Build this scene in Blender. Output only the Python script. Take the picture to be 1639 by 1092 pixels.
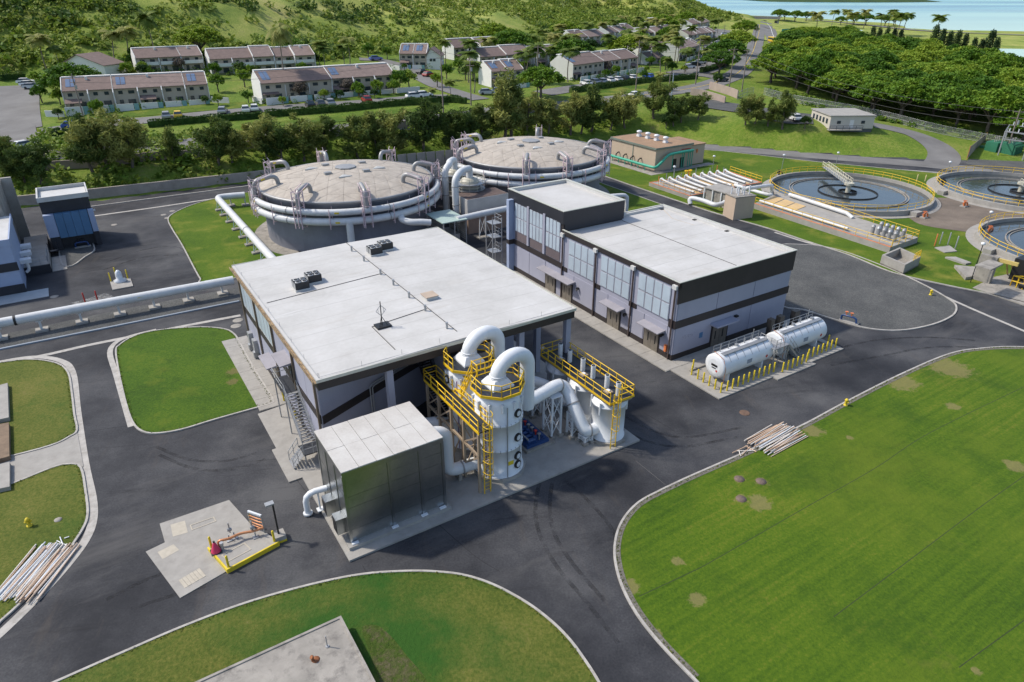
import bpy, math, random
import numpy as np
from mathutils import Vector, Matrix
R = math.radians
rng = random.Random(7)
nrng = np.random.default_rng(7)
sc = bpy.context.scene
for o in list(bpy.data.objects):
    bpy.data.objects.remove(o)

# ------------------------------------------------------------------ camera, light, exposure
CAMH, FPX, HORIZ = 36.0, 1093.0, -22.0
PITCH = math.atan((546 - HORIZ) / FPX)
cam = bpy.data.cameras.new('camera'); camo = bpy.data.objects.new('camera', cam)
sc.collection.objects.link(camo)
camo.location = (0, 0, CAMH); camo.rotation_euler = (math.pi / 2 - PITCH, 0, 0)
cam.sensor_width = 36; cam.sensor_fit = 'HORIZONTAL'; cam.lens = 36 * FPX / 1639
cam.clip_start = 0.5; cam.clip_end = 40000
sc.camera = camo

SUN_EL, SUN_AZ = 49.0, -79.0            # elevation, azimuth clockwise from +Y: light comes from behind on the left
w = bpy.data.worlds.new('World'); sc.world = w; w.use_nodes = True
nt = w.node_tree; nt.nodes.clear()
sky = nt.nodes.new('ShaderNodeTexSky'); sky.sky_type = 'NISHITA'; sky.sun_disc = False
sky.sun_elevation = R(SUN_EL); sky.sun_rotation = R(SUN_AZ); sky.altitude = 50; sky.air_density = 1.0; sky.dust_density = 1.6
bg = nt.nodes.new('ShaderNodeBackground'); bg.inputs[1].default_value = 0.15
wo = nt.nodes.new('ShaderNodeOutputWorld')
nt.links.new(sky.outputs[0], bg.inputs[0]); nt.links.new(bg.outputs[0], wo.inputs[0])
sl = bpy.data.lights.new('sun', 'SUN'); sl.energy = 3.0; sl.angle = R(3.0); sl.color = (1.0, 0.93, 0.82)
so = bpy.data.objects.new('sun', sl); sc.collection.objects.link(so); so.location = (-80, 60, 120)
_ce = math.cos(R(SUN_EL))
so.rotation_euler = Vector((-math.sin(R(SUN_AZ)) * _ce, -math.cos(R(SUN_AZ)) * _ce, -math.sin(R(SUN_EL)))).to_track_quat('-Z', 'Y').to_euler()
sc.view_settings.view_transform = 'Standard'; sc.view_settings.look = 'None'
sc.view_settings.exposure = 0.45; sc.view_settings.gamma = 1.0; sc.view_settings.use_curve_mapping = False
sc.cycles.use_denoising = True
sc.cycles.max_bounces = 6; sc.cycles.diffuse_bounces = 3; sc.cycles.glossy_bounces = 3
sc.cycles.transmission_bounces = 3; sc.cycles.transparent_max_bounces = 6

# ------------------------------------------------------------------ pixel -> place
TH = R(32.3); CT, ST = math.cos(TH), math.sin(TH)      # the plant's own axes: u (along the fronts), v (away)
_F = np.array([0, math.cos(PITCH), -math.sin(PITCH)]); _U = np.array([0, math.sin(PITCH), math.cos(PITCH)])
def rayd(px, py):
    return _F + np.array([1., 0, 0]) * ((px - 819.5) / FPX) + _U * ((546 - py) / FPX)
def G(px, py, z=0.0):
    d = rayd(px, py); t = (z - CAMH) / d[2]; return (d[0] * t, d[1] * t)
def w2s(x, y): return (CT * x + ST * y, -ST * x + CT * y)
def s2w(u, v): return (CT * u - ST * v, ST * u + CT * v)
def S(px, py, z=0.0): return w2s(*G(px, py, z))
def cr(pts, n=6, closed=False):
    P = [np.array(p, float) for p in pts]; out = []; m = len(P)
    for i in range(m if closed else m - 1):
        p1, p2 = P[i], P[(i + 1) % m]
        p0 = P[i - 1] if (closed or i > 0) else 2 * p1 - p2
        p3 = P[(i + 2) % m] if (closed or i + 2 < m) else 2 * p2 - p1
        for k in range(n):
            t = k / n
            out.append(tuple(.5 * (2 * p1 + (p2 - p0) * t + (2 * p0 - 5 * p1 + 4 * p2 - p3) * t * t + (3 * p1 - p0 - 3 * p2 + p3) * t ** 3)))
    if not closed: out.append(tuple(P[-1]))
    return out

# ------------------------------------------------------------------ mesh builder
class MB:
    def __init__(s): s.v = []; s.f = []; s.sm = []
    def add(s, vs, fs, sm=False):
        b = len(s.v); s.v += [tuple(map(float, p)) for p in vs]
        s.f += [tuple(i + b for i in f) for f in fs]; s.sm += [sm] * len(fs); return s
    def box(s, x0, y0, z0, x1, y1, z1):
        x0, x1 = min(x0, x1), max(x0, x1); y0, y1 = min(y0, y1), max(y0, y1); z0, z1 = min(z0, z1), max(z0, z1)
        return s.add([(x0, y0, z0), (x1, y0, z0), (x1, y1, z0), (x0, y1, z0), (x0, y0, z1), (x1, y0, z1), (x1, y1, z1), (x0, y1, z1)],
              [(3, 2, 1, 0), (4, 5, 6, 7), (0, 1, 5, 4), (1, 2, 6, 5), (2, 3, 7, 6), (3, 0, 4, 7)])
    def bar(s, a, b, w, h, up=(0, 0, 1)):
        a, b = Vector(a), Vector(b); d = (b - a).normalized(); u = Vector(up)
        if abs(d.dot(u)) > .98: u = Vector((1, 0, 0))
        x = d.cross(u).normalized() * w / 2; y = x.cross(d).normalized() * h / 2
        vs = [p + q for p in (a, b) for q in (-x - y, x - y, x + y, -x + y)]
        return s.add(vs, [(3, 2, 1, 0), (4, 5, 6, 7), (0, 1, 5, 4), (1, 2, 6, 5), (2, 3, 7, 6), (3, 0, 4, 7)])
    def prism(s, poly, z0, z1):
        n = len(poly); A = sum(poly[i - 1][0] * poly[i][1] - poly[i][0] * poly[i - 1][1] for i in range(n))
        if A < 0: poly = poly[::-1]
        vs = [(p[0], p[1], z0) for p in poly] + [(p[0], p[1], z1) for p in poly]
        return s.add(vs, [tuple(range(n - 1, -1, -1)), tuple(range(n, 2 * n))] + [(i, (i + 1) % n, n + (i + 1) % n, n + i) for i in range(n)])
    def sheet(s, poly, z):
        n = len(poly); A = sum(poly[i - 1][0] * poly[i][1] - poly[i][0] * poly[i - 1][1] for i in range(n))
        if A < 0: poly = poly[::-1]
        return s.add([(p[0], p[1], z) for p in poly], [tuple(range(n))])
    def cyl(s, a, b, r, n=12, r2=None, caps=True):
        a, b = Vector(a), Vector(b); d = (b - a).normalized(); u = Vector((0, 0, 1)) if abs(d.z) < .95 else Vector((1, 0, 0))
        x = d.cross(u).normalized(); y = x.cross(d); r2 = r if r2 is None else r2
        cs = [(math.cos(2 * math.pi * k / n), math.sin(2 * math.pi * k / n)) for k in range(n)]
        vs = [a + (x * c + y * q) * r for c, q in cs] + [b + (x * c + y * q) * r2 for c, q in cs]
        s.add(vs, [(i, n + i, n + (i + 1) % n, (i + 1) % n) for i in range(n)], True)
        if caps:
            s.add(vs[:n], [tuple(range(n))]); s.add(vs[n:], [tuple(range(n - 1, -1, -1))])
        return s
    def tube(s, path, r, n=14, caps=True, closed=False):
        P = [Vector(p) for p in path]; m = len(P); rs = r if isinstance(r, (list, tuple)) else [r] * m
        T = []
        for i in range(m):
            a = P[i - 1] if (i > 0 or closed) else P[i]; b = P[(i + 1) % m] if (i < m - 1 or closed) else P[i]
            T.append((b - a).normalized())
        nx = T[0].orthogonal().normalized(); vs = []
        for i in range(m):
            nx = (nx - T[i] * nx.dot(T[i])).normalized(); ny = T[i].cross(nx)
            for k in range(n):
                t = 2 * math.pi * k / n; vs.append(P[i] + (nx * math.cos(t) + ny * math.sin(t)) * rs[i])
        fs = [(i * n + k, i * n + (k + 1) % n, ((i + 1) % m) * n + (k + 1) % n, ((i + 1) % m) * n + k) for i in range(m if closed else m - 1) for k in range(n)]
        s.add(vs, fs, True)
        if caps and not closed:
            s.add(vs[:n], [tuple(range(n - 1, -1, -1))]); s.add(vs[-n:], [tuple(range(n))])
        return s
    def lathe(s, cx, cy, prof, n=32, smooth=True):
        vs = []
        for r, z in prof:
            for k in range(n):
                t = 2 * math.pi * k / n; vs.append((cx + r * math.cos(t), cy + r * math.sin(t), z))
        m = len(prof)
        return s.add(vs, [(i * n + k, i * n + (k + 1) % n, (i + 1) * n + (k + 1) % n, (i + 1) * n + k) for i in range(m - 1) for k in range(n)], smooth)
    def disc(s, cx, cy, r, z, n=32):
        return s.add([(cx + r * math.cos(2 * math.pi * k / n), cy + r * math.sin(2 * math.pi * k / n), z) for k in range(n)], [tuple(range(n))])
    def strip(s, pts, o0, o1, z0, z1, closed=False):
        P = [np.array(p[:2], float) for p in pts]; m = len(P); L = []
        for i in range(m):
            a = P[i - 1] if (i > 0 or closed) else None; b = P[(i + 1) % m] if (i < m - 1 or closed) else None
            ns = []
            for q, r_ in ((a, P[i]), (P[i], b)):
                if q is None or r_ is None: continue
                d = r_ - q; l = np.hypot(*d)
                if l > 1e-6: ns.append(np.array([-d[1], d[0]]) / l)
            nn = sum(ns); l = np.hypot(*nn); nn = nn / l if l > 1e-6 else ns[0]
            L.append(nn / max(.5, float(nn @ ns[0])))
        vs = []
        for p, nn in zip(P, L):
            a, b = p + nn * o0, p + nn * o1
            vs += [(a[0], a[1], z0), (b[0], b[1], z0), (b[0], b[1], z1), (a[0], a[1], z1)]
        fs = []
        for i in range(m if closed else m - 1):
            j = (i + 1) % m
            for k in range(4):
                fs.append((i * 4 + k, i * 4 + (k + 1) % 4, j * 4 + (k + 1) % 4, j * 4 + k))
        if not closed: fs += [(0, 3, 2, 1), ((m - 1) * 4, (m - 1) * 4 + 1, (m - 1) * 4 + 2, (m - 1) * 4 + 3)]
        return s.add(vs, [f[::-1] for f in fs] if o1 > o0 else fs)
    def rail(s, path, h=1.07, sp=1.5, r=.035, mid=True, toe=False, closed=False, n=5):
        P = [Vector(p) for p in path]
        if closed: P = P + [P[0]]
        for a, b in zip(P, P[1:]):
            L = (b - a).length; k = max(1, round(L / sp))
            for i in range(k + (0 if closed else 1)):
                q = a.lerp(b, i / k); s.cyl(q, q + Vector((0, 0, h)), r, n, caps=False)
            for z in ([h, h * .52] if mid else [h]):
                s.cyl(a + Vector((0, 0, z)), b + Vector((0, 0, z)), r, n, caps=False)
            if toe: s.bar(a + Vector((0, 0, .07)), b + Vector((0, 0, .07)), .02, .14)
        return s
    def ladder(s, a, b, side, w=.45, cage=None):
        a, b, sd = Vector(a), Vector(b), Vector(side).normalized() * w / 2
        for q in (-1, 1): s.cyl(a + sd * q, b + sd * q, .045, 5)
        L = (b - a).length; k = int(L / .32)
        for i in range(1, k):
            p = a.lerp(b, i / k); s.cyl(p - sd, p + sd, .022, 4, caps=False)
        if cage:
            out = Vector(cage).normalized(); k = int((L - 2.2) / .9); hoops = []
            for i in range(k + 1):
                p = a + (b - a) * ((2.2 + (L + .9 - 2.2) * i / max(1, k)) / L)
                pts = [p + sd.normalized() * (.38 * math.cos(t)) + out * (.72 * math.sin(t)) for t in [math.pi * j / 8 for j in range(9)]]
                hoops.append(pts); s.tube(pts, .03, 4, caps=False)
            for j in (1, 3, 5, 7):
                for h0, h1 in zip(hoops, hoops[1:]): s.cyl(h0[j], h1[j], .02, 4, caps=False)
        return s

COL = sc.collection
ORIG = {}
def mkmesh(name, mb, o=(0, 0, 0)):
    me = bpy.data.meshes.new(name)
    me.from_pydata([(a - o[0], b - o[1], c - o[2]) for a, b, c in mb.v], [], mb.f)
    if any(mb.sm): me.polygons.foreach_set('use_smooth', mb.sm)
    me.update(); return me
def tag(o, label=None, cat=None, group=None, kind=None):
    if label: o['label'] = label
    if cat: o['category'] = cat
    if group: o['group'] = group
    if kind: o['kind'] = kind
    return o
def place(o, loc, frame):
    ORIG[o] = tuple(loc)
    if frame == 'S':
        x, y = s2w(loc[0], loc[1]); o.location = (x, y, loc[2]); o.rotation_euler = (0, 0, TH)
    else: o.location = loc
def thing(name, label, cat, loc, frame='S', group=None):
    o = bpy.data.objects.new(name, None); COL.objects.link(o); o.empty_display_size = .3
    place(o, loc, frame); return tag(o, label, cat, group)
def part(name, mb, mat, parent, label=None, kind=None):
    org = ORIG[parent]; me = mb if isinstance(mb, bpy.types.Mesh) else mkmesh(name, mb, org)
    o = bpy.data.objects.new(name, me); COL.objects.link(o); o.parent = parent; ORIG[o] = org
    if mat and not me.materials: me.materials.append(mat)
    return tag(o, label, kind=kind)
def solo(name, mb, mat, label, cat, loc=None, frame='S', group=None, kind=None):
    if loc is None:
        a = np.array(mb.v); loc = tuple(a.min(0) * .5 + a.max(0) * .5); loc = (loc[0], loc[1], float(a[:, 2].min()))
    me = mkmesh(name, mb, loc); me.materials.append(mat)
    o = bpy.data.objects.new(name, me); COL.objects.link(o); place(o, loc, frame)
    return tag(o, label, cat, group, kind)
def struct(name, mb, mat, frame='S', label=None, kind='structure', loc=(0, 0, 0)):
    me = mkmesh(name, mb, loc); me.materials.append(mat)
    o = bpy.data.objects.new(name, me); COL.objects.link(o); place(o, loc, frame)
    return tag(o, label, kind=kind)
def boxes(name, lst, mat, parent):
    for b_ in lst: part(name, MB().box(*b_), mat, parent)
def clone(root, loc, rz=0., label=None, scale=None, group=None, mats=None):
    r = root.copy(); COL.objects.link(r); r.location = loc; r.rotation_euler = (0, 0, rz)
    if scale: r.scale = (scale,) * 3 if not isinstance(scale, tuple) else scale
    if label: r['label'] = label
    if group: r['group'] = group
    for ch in root.children:
        c = ch.copy(); COL.objects.link(c); c.parent = r
        for g in ch.children:
            d = g.copy(); COL.objects.link(d); d.parent = c
    return r
ORD = 'first second third fourth fifth sixth seventh eighth ninth tenth eleventh twelfth thirteenth fourteenth fifteenth sixteenth seventeenth eighteenth nineteenth twentieth'.split()
ORD += ['twenty-' + o for o in ORD[:9]] + ['thirtieth'] + ['thirty-' + o for o in ORD[:9]] + ['fortieth'] + ['forty-' + o for o in ORD[:9]] + ['fiftieth'] + ['fifty-' + o for o in ORD[:9]] + ['sixtieth'] + ['sixty-' + o for o in ORD[:9]]

# ------------------------------------------------------------------ materials
MATS = {}
def ramp(nt, stops):
    n = nt.nodes.new('ShaderNodeValToRGB'); e = n.color_ramp.elements
    while len(e) < len(stops): e.new(.5)
    for q, (p, c) in zip(e, stops): q.position = p; q.color = (*c, 1)
    return n
def pm(name, col, rough=.6, metal=0., var=.12, scale=.6, bump=0., bscale=20., spec=.5, streak=0., col2=None, thr=.62, coat=0.):
    if name in MATS: return MATS[name]
    m = bpy.data.materials.new(name); m.use_nodes = True; nt = m.node_tree; b = nt.nodes['Principled BSDF']
    b.inputs['Roughness'].default_value = rough; b.inputs['Metallic'].default_value = metal; b.inputs['Specular IOR Level'].default_value = spec
    if coat: b.inputs['Coat Weight'].default_value = coat
    tc = nt.nodes.new('ShaderNodeTexCoord')
    nz = nt.nodes.new('ShaderNodeTexNoise'); nz.inputs['Scale'].default_value = scale; nz.inputs['Detail'].default_value = 6; nz.inputs['Roughness'].default_value = .65
    nt.links.new(tc.outputs['Object'], nz.inputs['Vector'])
    lo = tuple(max(0, c * (1 - var)) for c in col); hi = tuple(min(1, c * (1 + var)) for c in col)
    rp = ramp(nt, [(.3, lo), (.7, hi)]); nt.links.new(nz.outputs[0], rp.inputs[0]); out = rp.outputs[0]
    if col2 or streak:
        n2 = nt.nodes.new('ShaderNodeTexNoise'); n2.inputs['Scale'].default_value = scale * 1.7; n2.inputs['Detail'].default_value = 8; n2.inputs['Roughness'].default_value = .7
        mp = nt.nodes.new('ShaderNodeMapping'); mp.inputs['Location'].default_value = (31, 17, 5)
        if streak: mp.inputs['Scale'].default_value = (1.6, 1.6, .14)
        nt.links.new(tc.outputs['Object'], mp.inputs[0]); nt.links.new(mp.outputs[0], n2.inputs['Vector'])
        r2 = ramp(nt, [(thr - .12, (0, 0, 0)), (thr + .12, (1, 1, 1))]); nt.links.new(n2.outputs[0], r2.inputs[0])
        mx = nt.nodes.new('ShaderNodeMix'); mx.data_type = 'RGBA'
        if streak:
            ml = nt.nodes.new('ShaderNodeMath'); ml.operation = 'MULTIPLY'; ml.inputs[1].default_value = streak
            nt.links.new(r2.outputs[0], ml.inputs[0]); nt.links.new(ml.outputs[0], mx.inputs[0])
        else: nt.links.new(r2.outputs[0], mx.inputs[0])
        nt.links.new(out, mx.inputs[6]); mx.inputs[7].default_value = (*(col2 or tuple(c * .55 for c in col)), 1); out = mx.outputs[2]
    nt.links.new(out, b.inputs['Base Color'])
    if bump:
        n3 = nt.nodes.new('ShaderNodeTexNoise'); n3.inputs['Scale'].default_value = bscale; n3.inputs['Detail'].default_value = 4
        nt.links.new(tc.outputs['Object'], n3.inputs['Vector'])
        bp = nt.nodes.new('ShaderNodeBump'); bp.inputs['Strength'].default_value = bump; bp.inputs['Distance'].default_value = .05
        nt.links.new(n3.outputs[0], bp.inputs['Height']); nt.links.new(bp.outputs[0], b.inputs['Normal'])
    MATS[name] = m; return m

def ground_mat(name, stops, scale=.12, fine=3., finemix=.35, patches=(), patchcol=(.2, .15, .09), rough=.95, bump=.5, bdist=.15, bscale=4., lines=None, stain=None, warp=2.4, edge=0.):
    """noise-blended ground in world metres; patches = bare spots with a shape of their own (x, y, radius)"""
    m = bpy.data.materials.new(name); m.use_nodes = True; nt = m.node_tree; b = nt.nodes['Principled BSDF']; N = nt.nodes.new; K = nt.links.new
    b.inputs['Roughness'].default_value = rough; b.inputs['Specular IOR Level'].default_value = .25
    geo = N('ShaderNodeNewGeometry'); P = geo.outputs['Position']
    def noise(s, det=6, rg=.6, off=0, anis=None):
        n = N('ShaderNodeTexNoise'); n.inputs['Scale'].default_value = s; n.inputs['Detail'].default_value = det; n.inputs['Roughness'].default_value = rg
        mp = N('ShaderNodeMapping'); mp.inputs['Location'].default_value = (off, off * .7, 0)
        if anis: mp.vector_type = 'TEXTURE'; mp.inputs['Rotation'].default_value = (0, 0, anis[0]); mp.inputs['Scale'].default_value = (1 / anis[1], 1 / anis[2], 1)
        K(P, mp.inputs[0]); K(mp.outputs[0], n.inputs['Vector']); return n.outputs[0]
    def math_(op, a, b_, c=None):
        n = N('ShaderNodeMath'); n.operation = op
        for i, q in enumerate((a, b_, c)):
            if q is None: continue
            if isinstance(q, (int, float)): n.inputs[i].default_value = q
            else: K(q, n.inputs[i])
        return n.outputs[0]
    big = noise(scale, 7, .62); fin = noise(fine, 4, .6, 40)
    t = math_('ADD', math_('MULTIPLY', big, 1 - finemix), math_('MULTIPLY', fin, finemix))
    if lines: t = math_('ADD', t, math_('MULTIPLY', math_('SUBTRACT', noise(lines[1], 3, .5, 11, (lines[0], .03, 1)), .5), lines[2]))
    rp = ramp(nt, stops); K(t, rp.inputs[0]); out = rp.outputs[0]
    def mix(f, a, c):
        mx = N('ShaderNodeMix'); mx.data_type = 'RGBA'; K(f, mx.inputs[0]); K(a, mx.inputs[6]); mx.inputs[7].default_value = (*c, 1); return mx.outputs[2]
    if stain:
        for (c, s_, th_, am, off, anis) in stain:
            r2 = ramp(nt, [(th_, (0, 0, 0)), (th_ + .16, (1, 1, 1))]); K(noise(s_, 8, .68, off, anis), r2.inputs[0]); out = mix(math_('MULTIPLY', r2.outputs[0], am), out, c)
    if patches:
        wn = noise(1.3, 7, .78, 77); sep = N('ShaderNodeSeparateXYZ'); K(P, sep.inputs[0]); acc = None
        for (x, y, r_) in patches:
            dx = math_('SUBTRACT', sep.outputs[0], x); dy = math_('SUBTRACT', sep.outputs[1], y)
            d = math_('SQRT', math_('ADD', math_('MULTIPLY', dx, dx), math_('MULTIPLY', dy, dy)), 0)
            q = math_('DIVIDE', math_('ADD', d, math_('MULTIPLY', math_('SUBTRACT', wn, .5), warp * r_)), r_)
            s_ = math_('SUBTRACT', 1.25, q); n = N('ShaderNodeClamp'); K(math_('MULTIPLY', s_, 1.2), n.inputs[0])
            acc = n.outputs[0] if acc is None else math_('MAXIMUM', acc, n.outputs[0])
        cl = N('ShaderNodeClamp'); K(math_('MULTIPLY', math_('SUBTRACT', math_('MULTIPLY', acc, 1.25), noise(2.6, 8, .75, 610)), 2.6), cl.inputs[0]); out = mix(math_('MULTIPLY', cl.outputs[0], .55), out, patchcol)
    K(out, b.inputs['Base Color'])
    if bump:
        bp = N('ShaderNodeBump'); bp.inputs['Strength'].default_value = bump; bp.inputs['Distance'].default_value = bdist
        K(noise(bscale, 5, .7, 5), bp.inputs['Height']); K(bp.outputs[0], b.inputs['Normal'])
    MATS[name] = m; return m

def leaf_mat(name, c1, c2, c3, trans=.3):
    m = bpy.data.materials.new(name); m.use_nodes = True; nt = m.node_tree; N = nt.nodes.new; K = nt.links.new
    b = nt.nodes['Principled BSDF']; b.inputs['Roughness'].default_value = .7; b.inputs['Specular IOR Level'].default_value = .25
    oi = N('ShaderNodeObjectInfo'); geo = N('ShaderNodeNewGeometry'); nz = N('ShaderNodeTexNoise'); nz.inputs['Scale'].default_value = .45; nz.inputs['Detail'].default_value = 5
    K(geo.outputs['Position'], nz.inputs['Vector'])
    ad = N('ShaderNodeMath'); ad.operation = 'MULTIPLY_ADD'; ad.inputs[1].default_value = .5; K(oi.outputs['Random'], ad.inputs[0])
    sb = N('ShaderNodeMath'); sb.operation = 'MULTIPLY_ADD'; sb.inputs[1].default_value = 1.0; sb.inputs[2].default_value = -.25
    K(nz.outputs[0], sb.inputs[0]); K(sb.outputs[0], ad.inputs[2])
    rp = ramp(nt, [(.28, c1), (.5, c2), (.72, c3)]); K(ad.outputs[0], rp.inputs[0]); K(rp.outputs[0], b.inputs['Base Color'])
    tr = N('ShaderNodeBsdfTranslucent'); K(rp.outputs[0], tr.inputs[0]); mx = N('ShaderNodeMixShader'); mx.inputs[0].default_value = trans
    K(b.outputs[0], mx.inputs[1]); K(tr.outputs[0], mx.inputs[2]); K(mx.outputs[0], nt.nodes['Material Output'].inputs[0])
    MATS[name] = m; return m

M_conc = pm('concrete', (.30, .285, .26), .85, var=.14, scale=.8, bump=.15, col2=(.24, .22, .20), thr=.66)
M_conc_d = pm('old_concrete', (.28, .26, .23), .9, var=.22, scale=.7, bump=.3, col2=(.12, .11, .10), thr=.62)
M_kerb = pm('kerb_concrete', (.38, .36, .33), .85, var=.18, scale=1.1, bump=.15, col2=(.24, .22, .19), thr=.62)
M_roof = pm('white_roof', (.50, .50, .49), .6, var=.05, scale=.25, col2=(.43, .42, .40), thr=.55)
M_lav = pm('lavender_wall', (.315, .32, .39), .7, var=.04, scale=.3, streak=.12)
M_blk = pm('black_brown_paint', (.028, .022, .022), .55, var=.2)
M_blk2 = pm('charcoal_paint', (.02, .022, .03), .5, var=.2)
M_yel = pm('safety_yellow', (.74, .47, .015), .45, var=.08)
M_yelp = pm('yellow_kerb_paint', (.62, .47, .02), .6, var=.15, scale=2)
M_whitep = pm('white_frp', (.66, .68, .70), .38, var=.05, scale=.7, streak=.22)
M_whitepipe = pm('white_pipe_paint', (.56, .57, .57), .5, var=.08, scale=.8, streak=.25)
M_steel = pm('stainless_steel', (.40, .42, .42), .28, 1.0, var=.12, scale=.8, bump=.05, bscale=2)
M_steel_d = pm('stainless_door', (.33, .30, .26), .35, .8, var=.15, scale=2)
M_galv = pm('galvanised_steel', (.36, .37, .38), .5, .6, var=.12, scale=3)
M_tansteel = pm('tan_structural_steel', (.32, .25, .18), .6, var=.1)
M_grate = pm('dark_grating', (.018, .022, .03), .6, var=.3, scale=8)
M_glassp = pm('translucent_panel', (.40, .47, .53), .35, var=.12, scale=.35, streak=.15)
M_blue = pm('blue_pump_paint', (.015, .05, .16), .4, var=.2)
M_black = pm('black_rubber', (.012, .012, .013), .5, var=.2)
M_red = pm('red_paint', (.45, .03, .02), .5)
M_copper = pm('copper_pipe', (.50, .22, .10), .4, .3, var=.2, scale=4)
M_tan = pm('tan_stucco', (.46, .36, .27), .85, var=.06, scale=.5, streak=.12)
M_tanroof = pm('brown_gravel_roof', (.28, .18, .11), .9, var=.15)
M_green = pm('green_pipe_paint', (.04, .32, .22), .45, var=.08)
M_dome = pm('dome_panel_gray', (.40, .355, .30), .75, var=.10, scale=.35, col2=(.31, .27, .225), thr=.58)
M_tankgray = pm('digester_wall_gray', (.19, .20, .24), .75, var=.12, scale=.4, streak=.25)
M_pinksteel = pm('pinkish_primer_steel', (.58, .45, .47), .6, var=.12)
M_darkpipe = pm('insulated_pipe_gray', (.30, .30, .30), .5, .3, var=.12)
M_pvc1 = pm('aged_white_pvc', (.62, .58, .52), .5, var=.12, scale=2)
M_pvc2 = pm('sun_stained_pvc', (.52, .36, .24), .5, var=.15, scale=2)
M_wall2 = pm('mossy_block_wall', (.33, .29, .25), .9, var=.2, scale=.5, bump=.3, streak=.3)
M_bluewall = pm('blue_gray_wall', (.30, .36, .50), .6, var=.06)
M_bluepanel = pm('blue_panel_glass', (.07, .17, .30), .35, var=.1)
M_orange = pm('orange_paint', (.55, .16, .05), .5, var=.2)
# ------------------------------------------------------------------ terrain
PLANT = [(-400, -120), (-400, -30), (-130, 101), (-93, 121), (-80, 127), (-55, 140), (-31, 157), (-15, 165), (6, 176), (27.5, 186), (38.5, 187), (48, 181.4), (60, 176), (73.6, 170.2), (86.6, 165.4), (96, 163), (112, 159), (160, 150), (400, 120), (400, -120)]
CP = []
def cpx(*l):
    for px, py, z in l: x, y = G(px, py, z); CP.append((x, y, z))
cpx((0, 290, 3), (97, 272, 3.5), (240, 258, 4), (385, 240, 4.5), (470, 228, 5), (554, 216, 5.5), (630, 206, 5.8), (708, 196, 6), (780, 187, 6), (850, 178, 6), (954, 166, 6), (1067, 152, 6), (1120, 140, 6), (1185, 125, 6),
    (0, 250, 4.2), (97, 240, 4.5), (240, 228, 5), (385, 212, 5.6), (554, 195, 6.2), (708, 178, 6.6), (850, 163, 6.6), (954, 152, 6.5), (1067, 138, 6.3),
    (0, 215, 5), (90, 185, 7), (230, 175, 7.5), (340, 165, 8), (450, 160, 8.2), (640, 150, 8.5), (760, 135, 8), (860, 130, 8), (1000, 118, 7.5), (1120, 112, 6.8),
    (30, 130, 9), (140, 120, 10.5), (220, 116, 11), (450, 106, 11), (560, 105, 10.5), (640, 103, 10), (800, 92, 9.5), (1000, 70, 8.5), (1150, 65, 7.5), (1160, 90, 6.8),
    (1235, 80, 5.2), (1225, 60, 5), (1210, 35, 5), (1185, 50, 6), (1250, 30, 4),
    (1020, 190, 4), (1080, 185, 4.5), (1150, 190, 4.5), (1200, 200, 4.5), (1300, 207, 4.5), (1400, 206, 4), (1440, 214, 3), (1462, 232, 1.6), (1160, 170, 5), (1230, 175, 5), (1300, 182, 4.8), (1390, 195, 4.2),
    (1230, 150, 5), (1300, 168, 4.5), (1400, 190, 3.2), (1500, 210, 2), (1580, 228, 1.2), (1639, 240, 1), (1530, 245, .6))
HB = [(-260, 190, 10), (-157, 223, 11), (-122, 233, 12), (-93, 263, 13), (-55, 300, 12), (-6, 350, 11), (69, 455, 10), (140, 570, 9)]
for i, (x, y, z) in enumerate(HB):
    k = 1.0 if i < 6 else (.8, .5)[i - 6]
    CP.append((x, y, z))
    for d, h in ((30, 8.5), (70, 23), (140, 48), (300, 88)):
        CP.append((x - .8 * d, y + .6 * d, z + h * k))
CP += [(172, 668, 24), (190, 676, 17), (215, 690, 9), (232, 720, 5), (100, 640, 40), (0, 700, 70), (-200, 700, 120), (60, 800, 40), (150, 830, 12), (190, 900, -2), (150, 1000, -4), (0, 1100, 0), (-300, 1100, 60), (-420, 400, 110),
       (200, 300, 2), (150, 240, 2), (160, 200, 1), (220, 230, 0), (150, 340, 4), (250, 350, 0), (200, 430, 2), (290, 420, -2.2), (320, 480, -2.2), (350, 430, -2.2), (300, 340, -.8), (260, 460, .5), (280, 560, 1), (330, 600, 1), (400, 620, .6),
       (239, 739, 4), (299, 838, 3), (340, 900, 1.5), (425, 872, -.9), (390, 960, -.9), (475, 690, -.9), (600, 600, -.9), (470, 745, -3), (500, 700, -3), (430, 900, -3), (640, 640, -3), (330, 1040, -.5), (290, 1100, -.8), (340, 1150, -3), (420, 1020, -3),
       (560, 850, -8), (700, 1000, -10), (400, 1400, -10), (900, 700, -8), (600, 1400, -10), (100, 1400, -8), (500, 450, 0), (700, 450, -1), (420, 520, 0),
       (240, 140, 0), (350, 220, -.5), (-300, 80, 4), (-200, 110, 4), (-140, 130, 3.8), (-130, 160, 5), (-190, 180, 7)]
_pp = PLANT[1:-1]
for a, b_ in zip(_pp, _pp[1:]):
    n = max(1, int(math.dist(a, b_) / 9))
    for k in range(n): CP.append((a[0] + (b_[0] - a[0]) * k / n, a[1] + (b_[1] - a[1]) * k / n, 0.0))
CPA = np.array(CP)
_D = np.hypot(CPA[:, None, 0] - CPA[None, :, 0], CPA[:, None, 1] - CPA[None, :, 1])
_n = len(CPA); _A = np.zeros((_n + 3, _n + 3)); _A[:_n, :_n] = -_D - np.eye(_n) * .4; _A[:_n, _n] = 1; _A[:_n, n_ := _n + 1] = CPA[:, 0]; _A[:_n, _n + 2] = CPA[:, 1]; _A[_n:, :_n] = _A[:_n, _n:].T
_w = np.linalg.solve(_A, np.concatenate([CPA[:, 2], np.zeros(3)]))
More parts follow.
